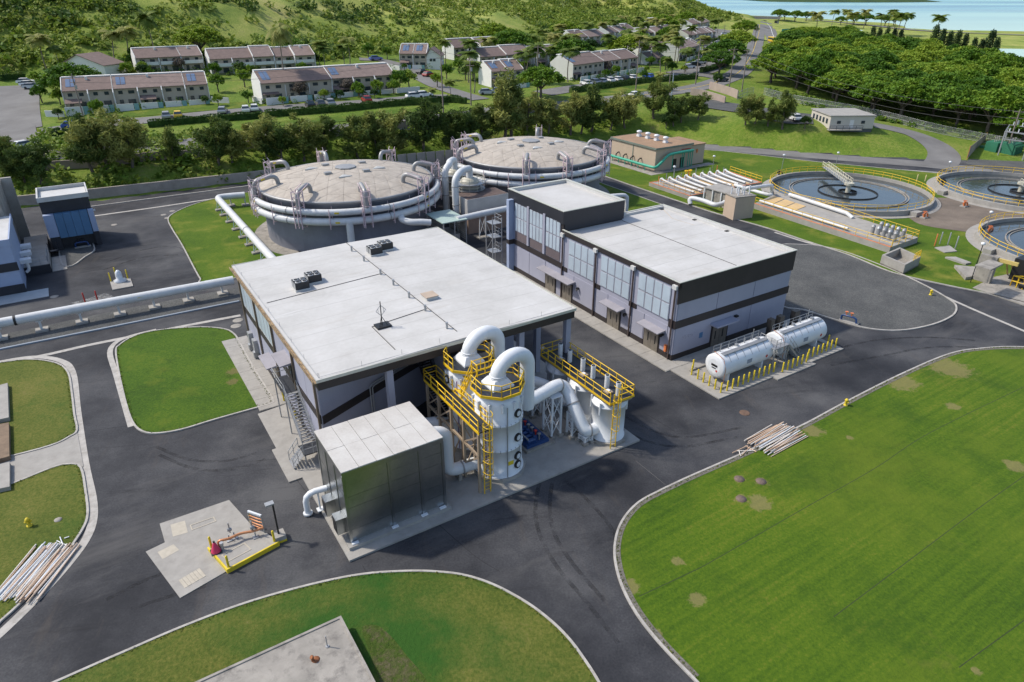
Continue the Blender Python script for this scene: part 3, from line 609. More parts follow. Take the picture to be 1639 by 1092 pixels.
part('ballast_tray', MB().box(18.5, 51.0, z, 19.8, 52.0, z + .18), M_black, t)
part('mast', MB().cyl((19.1, 51.5, z + .15), (19.1, 51.5, z + 2.4), .045, 6).cyl((18.75, 51.2, z + .18), (19.1, 51.5, z + 1.0), .03, 5).cyl((19.5, 51.3, z + .18), (19.1, 51.5, z + 1.0), .03, 5).cyl((19.1, 51.9, z + .18), (19.1, 51.5, z + 1.0), .03, 5), M_black, t)
m = MB(); c = Vector((19.1, 51.5, z + 1.55)); q = [c + Vector((.45, 0, 0)), c + Vector((0, 0, .5)), c - Vector((.45, 0, 0)), c - Vector((0, 0, .5))]
for a, b_ in zip(q, q[1:] + q[:1]): m.cyl(a, b_, .03, 5)
for k in (-.25, 0, .25): m.cyl(c + Vector((k, 0, -.28)), c + Vector((k, 0, .28)), .018, 4)
part('reflector', m, M_galv, t)
# outside stair on the left wall
def stair(name, label, x0, x1, y0, z0, y1, z1, mat, axis='v', rails=True, fr='S', treads=None):
    t = thing(name, label, 'stairs', ((x0 + x1) / 2, (y0 + y1) / 2, min(z0, z1)), fr); n = treads or max(3, round((z1 - z0) / .19)); sw_ = lambda a, b: (a, b) if axis == 'v' else (b, a)
    for i in range(n):
        f = (i + .5) / n; y = y0 + (y1 - y0) * f; z = z0 + (z1 - z0) * (i + 1) / n; hw = abs(y1 - y0) / n * .55
        a = sw_(x0 + .04, y - hw); b_ = sw_(x1 - .04, y + hw); part('tread', MB().box(a[0], a[1], z - .05, b_[0], b_[1], z), mat, t)
    for x in (x0, x1):
        a = sw_(x, y0); b_ = sw_(x, y1); part('stringer', MB().bar((*a, z0 + .05), (*b_, z1 + .0), .06, .28), mat, t)
        if rails: part('handrail', MB().rail([(*a, z0 + .1), (*b_, z1 + .1)], 1.0, 1.4, .03), mat, t)
    return t
st = stair('outside_stair', 'steep gray steel stair climbing the left wall to an upper door', 10.35, 11.5, 49.8, 1.3, 53.6, 4.3, M_galv)
part('upper_landing', MB().box(10.3, 53.6, 4.18, 11.55, 57.0, 4.28), M_grate, st); part('landing_rail', MB().rail([(10.3, 53.7, 4.28), (10.3, 57.0, 4.28), (11.5, 57.0, 4.28)], 1.07, 1.2, .03), M_galv, st)
part('lower_landing', MB().box(10.0, 48.2, 1.2, 11.6, 49.8, 1.3), M_grate, st); part('landing_rail', MB().rail([(10.0, 48.2, 1.3), (11.6, 48.2, 1.3), (11.6, 49.7, 1.3)], 1.07, .8, .03), M_galv, st)
for (u, v) in ((10.1, 48.3), (11.4, 48.3), (10.35, 56.9), (10.4, 53.7)): part('leg', MB().cyl((u, v, .1), (u, v, 1.2 if v < 50 else 4.2), .06, 6), M_galv, st)
for i in range(6): part('tread', MB().box(9.96 - .16 * i - .16, 48.35, 1.12 - .17 * i - .04, 9.98 - .16 * i, 49.7, 1.12 - .17 * i), M_galv, st)
for q in (48.35, 49.7): part('handrail', MB().rail([(9.95, q, 1.25), (9.05, q, .2)], .95, .8, .03), M_galv, st)
# stair in the recess
st2 = stair('recess_stair', 'dark steel stair climbing the shaded recess of the large building', 22.2, 23.4, 47.4, .4, 51.4, 5.0, M_blk2); 
part('landing', MB().box(21.2, 51.4, 4.9, 23.5, 52.2, 5.0), M_grate, st2)
for i, (px, py) in enumerate([(455, 643), (474, 672)]):
    u, v = S(px, py); solo('bollard', MB().cyl((u, v, .1), (u, v, 1.1), .08, 10).cyl((u, v, 1.1), (u, v, 1.14), .08, 10, .04), M_yelp, ('yellow bollard beside the outside stair, nearer the lawn', 'yellow bollard beside the outside stair, nearer the steel box')[i], 'bollard', group='yellow bollards')
solo('wall_pipe_run', MB().tube([(16.6, 49.2, .3), (16.6, 49.2, 5.3), (16.9, 49.33, 5.5), (21.0, 51.1, 5.5)], .06, 8).tube([(16.85, 49.3, .3), (16.85, 49.3, 5.1), (17.1, 49.4, 5.25), (21.0, 51.05, 5.25)], .06, 8), M_galv, 'pair of thin gray pipes bending along the recess wall', 'pipe')

# ------------------------------------------------------------------ two-storey building with glazed bays
B2 = thing('office_building', 'lavender gray two storey building with black bands and glazed bays', 'building', (58, 58, 0))
u0, u1, v0, v1 = 49.0, 67.1, 45.4, 78.2; vt, ut = 65.6, 58.6
part('wall', MB().prism([(u0, v0), (u1, v0), (u1, 67.0), (ut, 67.0), (ut, v1), (u0, v1)], 0, 8.75), M_lav, B2)
part('tower_wall', MB().box(u0 + .02, vt, 8.75, ut - .02, v1 - .02, 10.9), M_blk, B2)
fz0, fz1 = 6.75, 9.15
# low roof
part('roof', MB().box(u0 + .2, v0 + .2, 8.76, u1 - .2, 66.8, 8.83), M_roofm, B2)
part('fascia', MB().box(u0 - .12, v0 - .12, fz0 + 1.75, u0 + .2, vt, fz1).box(u0 - .12, v0 - .12, fz0, u1 + .12, v0 - .001, fz1).box(u1 + .001, v0, fz0, u1 + .12, 67.1, fz1).box(ut, 67.0, 7.5, u1, 67.12, fz1), M_blk, B2)
cop = MB(); cop.box(u0 - .18, v0 - .18, fz1, u0 + .05, vt - .01, fz1 + .07).box(u0 + .06, v0 - .18, fz1, u1 + .2, v0 + .05, fz1 + .07).box(u1 - .05, v0 + .06, fz1, u1 + .2, 67.2, fz1 + .07).box(ut + .01, 66.95, fz1, u1 - .06, 67.2, fz1 + .07)
part('coping', cop, M_trim, B2)
part('parapet', MB().box(u0 + .201, v0 + .001, 8.7, u1 - .001, v0 + .3, fz1 - .01).box(u1 - .35, v0 + .301, 8.7, u1 - .001, 66.9, fz1 - .01).box(ut, 66.6, 8.7, u1 - .36, 66.95, fz1 - .01), M_roof, B2)
# tall roof
part('tall_roof', MB().box(u0 + .2, vt + .2, 11.0, ut - .2, v1 - .2, 11.06), M_roofm, B2)
part('tall_parapet', MB().box(u0 - .1, vt - .1, 9.85, u0 + .2, v1 + .1, 11.45).box(u0 + .201, vt - .1, 9.0, ut + .1, vt + .2, 11.45).box(ut - .2, vt + .201, 9.0, ut + .1, v1 + .1, 11.45).box(u0 + .201, v1 - .2, 9.85, ut - .201, v1 + .1, 11.45), M_blk2, B2)
part('tall_coping', MB().box(u0 - .16, vt - .16, 11.45, u0 + .26, v1 + .16, 11.53).box(u0 + .261, vt - .16, 11.45, ut + .16, vt + .26, 11.53).box(ut - .26, vt + .261, 11.45, ut + .16, v1 + .16, 11.53).box(u0 + .261, v1 - .26, 11.45, ut - .261, v1 + .16, 11.53), M_trim, B2)
part('parapet_lining', MB().box(u0 + .201, vt + .21, 11.06, u0 + .23, v1 - .21, 11.44).box(u0 + .24, v1 - .23, 11.06, ut - .24, v1 - .205, 11.44).box(ut - .23, vt + .21, 11.06, ut - .201, v1 - .21, 11.44), M_roof, B2)
# front bands
part('black_band', MB().box(u0 - .1, v0 - .10, 3.85, u1 + .1, v0 + .02, 4.75).box(u0 - .1, v0 + .03, 3.85, u0 + .02, v0 + .9, 4.75).box(u1 - .02, v0 + .03, 3.85, u1 + .1, 67, 4.75), M_blk, B2)
boxes('black_base', [(u0 - .08, v0 - .08, .02, 54.7, v0 + .02, .72), (57.5, v0 - .08, .02, u1 + .08, v0 + .02, .72), (u0 - .08, v0 + .03, .02, u0 + .02, 47.3, .72), (u0 - .08, 49.9, .02, u0 + .02, 53.7, .72), (u0 - .08, 56.3, .02, u0 + .02, 63.0, .72), (u0 - .08, 69.2, .02, u0 + .02, 78.2, .72)], M_blk, B2)
fr = [(49.1, 55.0), (55.05, 60.9), (60.95, 67.05)]
for a, b_ in fr:
    part('wall_panel', MB().box(a + .03, v0 - .06, 4.76, b_ - .03, v0 + .01, 6.74), M_lav, B2)
    if a > 56: part('wall_panel', MB().box(max(a, 57.5) + .03, v0 - .06, .73, b_ - .03, v0 + .01, 3.84), M_lav, B2)
part('wall_panel', MB().box(49.13, v0 - .06, .73, 54.6, v0 + .01, 3.84), M_lav, B2)
# left facade bays
M_mull = pm('gray_mullion', (.36, .37, .42), .6)
def bay(va, vb, z0, z1, nw, nh):
    for j in range(nh):
        for i in range(nw):
            p, q = va + (vb - va) * i / nw + .03, va + (vb - va) * (i + 1) / nw - .03
            a, b_ = z0 + (z1 - z0) * j / nh + .04, z0 + (z1 - z0) * (j + 1) / nh - .04
            wn = part('window', MB().box(u0 - .10, p, a, u0 + .01, q, b_), M_mull, B2)
            part('pane', MB().box(u0 - .125, p + .07, a + .07, u0 - .095, q - .07, b_ - .07), M_glassp, wn)
bay(46.4, 51.4, 4.45, 8.35, 4, 2); bay(52.7, 57.9, 4.45, 8.35, 4, 2); bay(59.1, 64.2, 4.45, 8.35, 4, 2)
for k, (a, b_) in enumerate([(66.1, 69.2), (69.9, 73.0), (73.6, 76.6)]):
    bay(a, b_, 6.0, 10.0, 4, 2)
    part('brown_panel', MB().box(u0 - .05, a, 4.8, u0 + .01, b_, 5.95), pm('brown_cladding', (.13, .105, .11), .6), B2)
for a in (69.55, 73.3): part('pilaster', MB().box(u0 - .2, a - .22, 4.8, u0 + .01, a + .22, 10.2), M_lav, B2)
part('corner_fin', MB().box(u0 - .9, 76.9, .1, u0 + .02, 77.5, 4.0).box(u0 - .9, 76.9, 4.7, u0 + .02, 77.5, 10.3), M_bluewall, B2); part('corner_fin_band', MB().box(u0 - .88, 76.92, 4.0, u0 + .01, 77.48, 4.7), M_blk, B2)
part('black_band', MB().box(u0 - .09, 65.6, 4.0, u0 + .02, 76.85, 4.72), M_blk, B2)
for v in (52.05, 58.5, 65.1): part('band_block', MB().box(u0 - .08, v - .65, 3.85, u0 + .02, v + .6, 4.42), M_blk, B2)
for a, b_ in ((46.35, 49.95), (50.02, 51.9), (52.2, 56.25), (56.32, 58.35), (58.65, 62.9), (62.97, 65.0), (65.25, 69.1), (69.2, 73.0), (73.05, 76.8)):
    part('wall_panel', MB().box(u0 - .05, a + .02, 2.75 if a in (46.35, 52.2, 65.25) or a == 62.97 else .73, u0 + .01, b_ - .02, 3.84), M_lav, B2)
for i, v in enumerate((45.75, 52.2, 58.8, 65.4)):
    t = part('downspout', MB().box(u0 - .24, v - .07, .15, u0 - .10, v + .07, 8.5), pm('brown_downspout', (.07, .05, .045), .5), B2)
    part('leader_head', MB().box(u0 - .42, v - .3, 8.35, u0 - .14, v + .3, 8.8), pm('leader_white', (.55, .55, .53), .5), t)
def ddoor(P, va, vb, z=.1, h=2.35):
    f = part('door_frame', MB().box(u0 - .06, va - .16, z, u0 + .02, vb + .16, z + h + .25), M_blk, P); mid = (va + vb) / 2
    for a, b_ in ((va, mid - .02), (mid + .02, vb)):
        d_ = part('door', MB().box(u0 - .12, a, z + .02, u0 - .05, b_, z + h), M_steel_d, P); part('door_glass', MB().box(u0 - .135, a + .35, z + .9, u0 - .115, a + .5, z + 1.9), M_black, d_)
for a, b_ in ((47.5, 49.7), (54.0, 56.1), (63.3, 65.4), (66.9, 69.0)): ddoor(B2, a, b_)
canopy(B2, u0 - .05, 46.6, 50.0, 3.1, 1.15); canopy(B2, u0 - .05, 53.2, 56.6, 3.1, 1.15); canopy(B2, u0 - .05, 62.6, 69.6, 3.1, 1.2)
f = part('door_frame', MB().box(54.75, v0 - .06, .1, 57.45, v0 + .02, 2.75), M_blk, B2)
for a in (54.95, 56.12):
    d_ = part('door', MB().box(a, v0 - .12, .12, a + 1.13, v0 - .05, 2.5), M_steel_d, B2); part('door_glass', MB().box(a + .4, v0 - .135, 1.0, a + .55, v0 - .115, 2.0), M_black, d_)
part('door_canopy', MB().box(54.4, v0 - 1.15, 2.95, 57.9, v0 - .06, 3.12), M_lav, B2)
for v in (46.9, 53.0, 61.9): part('wall_light', MB().box(u0 - .38, v - .14, 2.5, u0 - .05, v + .14, 2.72).cyl((u0 - .4, v, 2.5), (u0 - .3, v, 2.4), .1, 8), M_black, B2)
part('wall_light', MB().box(58.2, v0 - .4, 3.0, 58.6, v0 - .06, 3.2), M_black, B2)
part('sign', MB().box(50.3, v0 - .075, 2.3, 51.9, v0 - .061, 2.7), pm('sign_gray', (.3, .3, .36), .6, var=.5, scale=14), B2, 'small gray lettering plate on the front wall')
part('sign', MB().box(52.9, v0 - .09, 1.75, 53.4, v0 - .062, 2.4), M_bluepanel, B2, 'small blue notice on the front wall')
part('fire_cabinet', MB().box(u0 - .3, 46.05, .9, u0 - .06, 46.35, 1.7), M_orange, B2)
m = MB()
for (u, v) in ((66.2, 66.3), (66.5, 60.5), (66.5, 55)): m.box(u - .25, v - .2, 8.84, u + .25, v + .2, 8.9)
part('roof_drain', m, M_black, B2)
for k in range(1, 8): part('membrane_seam', MB().box(49.3, 45.7 + 2.6 * k, 8.8305, 66.7, 45.76 + 2.6 * k, 8.836), pm('seam_gray', (.40, .39, .37), .7), B2)
part('roof_cable', MB().bar((58.3, 65.3, 8.85), (58.3, 46.0, 8.85), .05, .04), M_line, B2)
part('roof_streak_stain', MB().strip([(66.3, 66.0), (64.5, 62.5), (64.9, 59)], -.05, .05, 8.832, 8.836), pm('rust_stain', (.48, .40, .30), .8), B2)
swk = struct('sidewalk', MB().box(46.9, 43.9, -.02, 48.98, 80, .10).box(48.99, 43.9, -.02, 69.5, 45.3, .10), M_conc, 'S', 'concrete walk around the two storey building')
for k in range(17): part('walk_slab', MB().box(46.93, 44.0 + 2.1 * k, .1, 48.9, 44.0 + 2.1 * k + 2.06, .125), M_conc, swk)
for k in range(9): part('walk_slab', MB().box(49.0 + 2.25 * k, 43.95, .1, 49.0 + 2.25 * k + 2.2, 45.28, .125), M_conc, swk)
# ------------------------------------------------------------------ stainless box
BX = thing('steel_enclosure', 'tall stainless steel box enclosure with panelled roof at the corner of the pad', 'enclosure', (13.8, 40.1, .16))
x0, x1, y0, y1, zb, zt = 10.0, 17.55, 37.4, 43.0, .42, 6.75
M_stp = ground_mat('brushed_steel_panel', [(.3, (.34, .37, .37)), (.5, (.43, .45, .45)), (.7, (.52, .53, .53))], .5, 6, .3, rough=.3, bump=.35, bdist=.08, bscale=.7, stain=[((.22, .23, .21), .5, .6, .5, 20, None)])
M_stp.node_tree.nodes['Principled BSDF'].inputs['Metallic'].default_value = 1.0
M_stroof = ground_mat('weathered_steel_roof', [(.3, (.40, .38, .35)), (.5, (.49, .47, .44)), (.7, (.56, .55, .52))], .5, 6, .3, rough=.55, bump=.1, stain=[((.38, .34, .28), .7, .60, .6, 20, None)])
part('core', MB().box(x0 + .06, y0 + .06, zb, x1 - .06, y1 - .06, zt - .05), M_galv, BX)
part('plinth', MB().box(x0 - .35, y0 - .45, .16, x1 + .3, y1 + .3, zb), M_conc, BX)
cols = [x0, 13.3, 15.7, x1]
for a, b_ in zip(cols, cols[1:]):
    for j in range(6):
        h0 = zb + .15 + j * .98
        part('side_panel', MB().box(a + .14, y0 + .01 + .006 * ((j * 7 + int(a)) % 3), h0, b_ - .1, y0 + .07, h0 + .965), M_stp, BX)
ys = [y0, 39.2, 41.1, y1]
for a, b_ in zip(ys, ys[1:]):
    for j in range(3):
        h0 = zb + .15 + j * 1.96
        part('side_panel', MB().box(x0 - .02, a + .12, h0, x0 + .07, b_ - .12, h0 + 1.9), M_stp, BX)
for a in (y0 + .3, 39.2, 41.1, y1 - .2): part('rib', MB().box(x1 - .07, a - .08, zb, x1 + .02, a + .08, 6.4), M_steel, BX)
for a in cols: part('corner_post', MB().box(a - .09, y0 - .05, zb, a + .11, y0 + .1, 6.4), M_steel, BX)
for a in ys[1:]: part('corner_post', MB().box(x0 - .06, a - .09, zb, x0 + .1, a + .09, 6.4), M_steel, BX)
part('top_band', MB().box(x0 - .07, y0 - .07, 6.33, x1 + .07, y0 + .1, 6.72).box(x0 - .07, y0 + .11, 6.33, x0 + .1, y1 + .05, 6.72).box(x1 - .1, y0 + .11, 6.33, x1 + .07, y1 + .05, 6.72), M_steel, BX)
for i in range(6):
    for j in range(2):
        a, b_ = x0 - .1 + i * (x1 - x0 + .2) / 6, x0 - .1 + (i + 1) * (x1 - x0 + .2) / 6; c_, d_ = y0 - .1 + j * (y1 - y0 + .2) / 2, y0 - .1 + (j + 1) * (y1 - y0 + .2) / 2
        part('roof_panel', MB().box(a + .015, c_ + .015, 6.72, b_ - .015, d_ - .015, 6.80 + .012 * ((i + j) % 2)), M_stroof, BX)
for a in (38.0, 40.3): 
    lv = part('louvre_box', MB().box(x0 - .75, a, 1.0, x0 - .02, a + .9, 2.35), M_steel, BX); part('louvre', MB().box(x0 - .77, a + .08, 1.1, x0 - .755, a + .82, 2.2), M_black, lv)
for a in (x0 + .2, 13.3, 15.7, x1 - .3): part('anchor_plate', MB().box(a - .25, y0 - .3, zb, a + .25, y0 - .06, zb + .08), M_whitep, BX)
solo('duct', MB().tube([(10.0, 42.3, 2.0), (9.1, 42.4, 2.0), (8.72, 42.45, 1.9), (8.45, 42.48, 1.65), (8.36, 42.5, 1.3), (8.36, 42.5, .12)], .24, 14).cyl((8.36, 42.5, .1), (8.36, 42.5, .22), .36, 14), M_whitep, 'white elbow pipe dropping to the asphalt at the left of the steel box', 'pipe')
solo('pipe_stand', MB().cyl((9.3, 42.4, .1), (9.3, 42.4, 1.75), .07, 8).box(9.05, 42.15, .1, 9.55, 42.65, .2), M_whitep, 'small white stand under the elbow pipe by the steel box', 'pipe stand')

# ------------------------------------------------------------------ scrubber towers
def arc(c0, c1, z, rise, n=14):
    return [(c0[0] + (c1[0] - c0[0]) * (1 - math.cos(math.pi * k / n)) / 2, c0[1] + (c1[1] - c0[1]) * (1 - math.cos(math.pi * k / n)) / 2, z + rise * math.sin(math.pi * k / n)) for k in range(n + 1)]
def octag(u, v, r, off=22.5): return [(u + r * math.cos(R(off + 45 * k)), v + r * math.sin(R(off + 45 * k))) for k in range(8)]
FB = mkmesh('flange_bolt', MB().cyl((0, 0, -.1), (0, 0, .1), .035, 6)); FB.materials.append(M_galv)
def tower(u, v, label, ports, gap):
    t = thing('scrubber_tower', label, 'tower', (u, v, .16), group='white scrubber towers')
    part('plinth', MB().prism(octag(u, v, 2.35), .16, .48), M_conc, t)
    pr = [(2.08, .48), (2.08, .58), (1.95, .6), (1.95, 2.95), (2.03, 2.97), (2.03, 3.1), (1.95, 3.12), (1.95, 5.35), (2.03, 5.37), (2.03, 5.5), (1.95, 5.52), (1.95, 7.2), (1.85, 7.55), (1.5, 7.85), (.9, 8.0)]
    part('shell', MB().lathe(u, v, pr, 48), M_whitep, t)
    for k in range(12):
        a = R(30 * k + 10); part('lug', MB().cyl((u + 2.0 * math.cos(a), v + 2.0 * math.sin(a), 6.75), (u + 2.0 * math.cos(a), v + 2.0 * math.sin(a), 7.5), .11, 8), M_whitep, t)
    for (az, z) in ports:
        a = R(az); dx, dy = math.cos(a), math.sin(a)
        p = part('manway', MB().cyl((u + 1.9 * dx, v + 1.9 * dy, z), (u + 2.1 * dx, v + 2.1 * dy, z), .36, 16), M_black, t)
        part('manway_cover', MB().cyl((u + 2.1 * dx, v + 2.1 * dy, z), (u + 2.13 * dx, v + 2.13 * dy, z), .23, 14), M_whitep, p)
    for az_, m_ in ((-100, M_galv), (-150, pm('purple_pipe', (.16, .08, .2), .5)), (-60, M_whitep)): part('drain_pipe', MB().cyl((u + 2.06 * math.cos(R(az_)), v + 2.06 * math.sin(R(az_)), .5), (u + 2.06 * math.cos(R(az_)), v + 2.06 * math.sin(R(az_)), 7.2), .045, 6), m_, t)
    for k in range(28):
        for z in (3.04, 5.44): part('flange_bolt', FB, None, t).location = (2.0 * math.cos(R(k * 12.857)), 2.0 * math.sin(R(k * 12.857)), z - .16)
    part('name_plate', MB().box(u - .25, v - 1.985, 1.6, u + .25, v - 1.93, 1.95), M_yelp, t)
    part('platform', MB().prism(octag(u, v, 2.14), 8.05, 8.17), M_grate, t)
    part('platform_edge', MB().strip(ccw(octag(u, v, 2.16)), -.03, .03, 8.0, 8.24, True), M_yel, t)
    oc = [(a, b_, 8.17) for a, b_ in octag(u, v, 2.1)]; oc = oc[gap:] + oc[:gap]
    part('railing', MB().rail(oc, 1.07, 1.0, .04), M_yel, t)
    part('duct_base', MB().add([(u - .95, v - .95, 8.18), (u + .95, v - .95, 8.18), (u + .95, v + .95, 8.18), (u - .95, v + .95, 8.18), (u - .95, v - .95, 8.32), (u + .95, v - .95, 8.32), (u + .95, v + .95, 8.32), (u - .95, v + .95, 8.32), (u - .6, v - .6, 8.85), (u + .6, v - .6, 8.85), (u + .6, v + .6, 8.85), (u - .6, v + .6, 8.85)],
         [(0, 1, 5, 4), (1, 2, 6, 5), (2, 3, 7, 6), (3, 0, 4, 7), (4, 5, 9, 8), (5, 6, 10, 9), (6, 7, 11, 10), (7, 4, 8, 11), (8, 9, 10, 11)]), M_whitep, t)
    part('gooseneck_duct', MB().tube([(u, v, 8.6)] + arc((u, v), (u + 3.1, v + .45), 8.95, 1.25, 18) + [(u + 3.1, v + .45, 7.5), (u + 3.1, v + .45, 4.75)], .6, 22), M_whitep, t)
    for z in (8.9, 9.05): part('duct_flange', MB().lathe(u, v, [(.6, z - .04), (.67, z - .03), (.67, z + .03), (.6, z + .04)], 22), M_whitep, t)
    return t
tower(23.7, 39.6, 'front white scrubber tower with black round manways and yellow railed top', [(-70, 6.3), (-70, 4.0), (-70, 2.2), (-70, 1.35)], 3)
tower(23.7, 44.2, 'rear white scrubber tower partly hidden behind the front one', [(-185, 6.9), (-185, 3.0)], 5)
t = thing('platform_bridge', 'dark grated bridge linking the two tower tops', 'platform', (23.7, 41.9, 8.0)); part('deck', MB().box(22.9, 41.4, 8.06, 24.6, 42.4, 8.16), M_grate, t)
part('railing', MB().rail([(22.9, 41.4, 8.17), (22.9, 42.4, 8.17)], 1.07, 1, .04), M_yel, t)
# walkway
W_ = thing('steel_walkway', 'elevated walkway with yellow rails on tan steel legs left of the towers', 'walkway', (21.2, 41.9, .16))
part('deck', MB().box(20.6, 37.3, 5.95, 21.75, 46.6, 6.06), M_grate, W_)
part('edge_beam', MB().box(20.54, 37.2, 5.92, 20.6, 46.7, 6.14), M_yel, W_); part('edge_beam', MB().box(21.75, 37.2, 5.92, 21.81, 46.7, 6.14), M_yel, W_)
part('railing', MB().rail([(20.57, 37.3, 6.08), (20.57, 46.6, 6.08), (21.75, 46.6, 6.08), (21.75, 43.6, 6.08)], 1.07, 1.3, .042), M_yel, W_)
part('railing', MB().rail([(21.78, 42.2, 6.08), (21.78, 38.0, 6.08)], 1.07, 1.2, .042), M_yel, W_)
for v in (37.5, 39.9, 42.0, 44.2, 46.4):
    for u in (20.7, 21.65): part('leg', MB().box(u - .1, v - .1, .16, u + .1, v + .1, 5.75), M_tansteel, W_)
    part('cross_brace', MB().bar((20.7, v, 1.0), (21.65, v, 3.0), .09, .09).bar((21.65, v, 3.0), (20.7, v, 5.2), .09, .09).bar((20.7, v, 3.0), (21.65, v, 3.0), .09, .09), M_tansteel, W_)
for v0_, v1_ in ((37.5, 39.9), (42.0, 44.2), (44.2, 46.4)):
    part('long_brace', MB().bar((20.7, v0_, 3.6), (20.7, v1_, 1.6), .16, .16), M_tansteel, W_)
    part('long_brace', MB().bar((20.7, v0_, 5.5), (20.7, v1_, 3.7), .12, .12), M_tansteel, W_)
part('side_beam', MB().box(20.62, 37.4, 3.55, 20.78, 46.5, 3.75), M_tansteel, W_)
part('steps', MB().box(21.8, 42.3, 6.4, 22.1, 43.4, 6.46).box(22.0, 42.3, 6.8, 22.3, 43.4, 6.86).box(22.2, 42.3, 7.2, 22.5, 43.4, 7.26).box(22.4, 42.3, 7.6, 22.7, 43.4, 7.66).bar((21.8, 42.25, 6.1), (22.9, 42.25, 8.1), .06, .2).bar((21.8, 43.45, 6.1), (22.9, 43.45, 8.1), .06, .2), M_yel, W_)
part('step_rail', MB().rail([(21.85, 42.25, 6.2), (22.9, 42.25, 8.15)], 1.0, .8, .04), M_yel, W_)
part('caged_ladder', MB().ladder((21.2, 37.15, .2), (21.2, 37.15, 6.9), (1, 0, 0), .55, (0, -1, 0)), M_yel, W_)
# ducts on the pad
def duct(path, r, label, n=18, flanges=(), name='duct'):
    t = thing(name, label, 'duct', (path[0][0], path[0][1], min(p[2] for p in path)))
    part('duct_run', MB().tube(cr(path, 4), r, n), M_whitep, t)
    P = cr(path, 4)
    for k in flanges:
        p = Vector(P[k]); q = (Vector(P[min(k + 1, len(P) - 1)]) - Vector(P[k - 1])).normalized(); part('flange', MB().cyl(p - q * .06, p + q * .06, r + .06, n), M_darkpipe, t)
    return t
duct([(17.6, 40.3, 5.2), (18.4, 40.2, 5.2), (19.0, 40.1, 4.9), (19.2, 40.1, 4.3), (19.2, 40.1, 2.0), (19.35, 40.1, 1.45), (19.9, 40.0, 1.2), (21.0, 39.9, 1.2), (21.9, 39.8, 1.2)], .52, 'white duct dropping from the steel box to the front tower', flanges=(26,))
duct([(26.8, 40.05, 5.3), (27.5, 40.45, 5.0), (29.5, 41.0, 4.95), (30.8, 41.3, 4.9), (31.5, 41.2, 4.55), (31.7, 40.6, 3.9), (31.7, 39.9, 3.2), (31.75, 39.3, 2.5), (31.85, 38.75, 1.75), (32.1, 38.4, 1.4), (33.0, 38.25, 1.4)], .56, 'white duct snaking from the towers to the nearest round tank', flanges=(13, 23, 37))
duct([(22.0, 44.4, 2.2), (20.8, 44.8, 2.6), (19.6, 45.2, 2.6), (18.8, 45.3, 2.2), (18.4, 45.4, 1.4), (18.3, 45.5, .3)], .55, 'white duct curving behind the steel box to the rear tower', flanges=(8,))
duct([(26.8, 44.65, 5.2), (27.6, 44.8, 4.8), (30.0, 44.6, 4.0), (31.6, 44.2, 3.2), (32.6, 43.4, 2.4), (33.0, 42.6, 1.8)], .52, 'white duct from the rear tower to the middle round tank')
solo('duct_saddle', MB().box(19.95, 39.6, .16, 20.25, 40.4, .85), M_conc_d, 'short concrete post under the duct by the steel box', 'duct support')
def trestle(u, v, h, w, label, d=.75):
    t = thing('duct_trestle', label, 'support', (u, v, .16), group='white cross braced duct supports'); cs = [(u - w / 2, v - d / 2), (u + w / 2, v - d / 2), (u + w / 2, v + d / 2), (u - w / 2, v + d / 2)]
    for a, b_ in cs:
        part('footing', MB().box(a - .25, b_ - .25, .16, a + .25, b_ + .25, .42), M_conc_d, t); part('leg', MB().box(a - .08, b_ - .08, .42, a + .08, b_ + .08, h), M_whitep, t)
    for i in range(4):
        a, b_ = cs[i], cs[(i + 1) % 4]; part('cross_brace', MB().bar((*a, .5), (*b_, h * .52), .06, .06).bar((*b_, .5), (*a, h * .52), .06, .06).bar((*a, h * .52), (*b_, h * .98), .06, .06).bar((*b_, h * .52), (*a, h * .98), .06, .06), M_whitep, t)
    part('top_frame', MB().box(u - w / 2 - .1, v - d / 2 - .08, h, u + w / 2 + .1, v + d / 2 + .08, h + .1), M_whitep, t)
trestle(30.2, 41.1, 4.3, .95, 'tallest white cross braced support under the snaking duct', 1.3); trestle(31.75, 39.9, 2.5, .9, 'middle white cross braced support under the snaking duct'); trestle(32.05, 38.5, .85, .8, 'lowest white cross braced support by the nearest round tank', .8); trestle(30.6, 44.5, 3.3, .9, 'white cross braced support behind, under the rear duct')
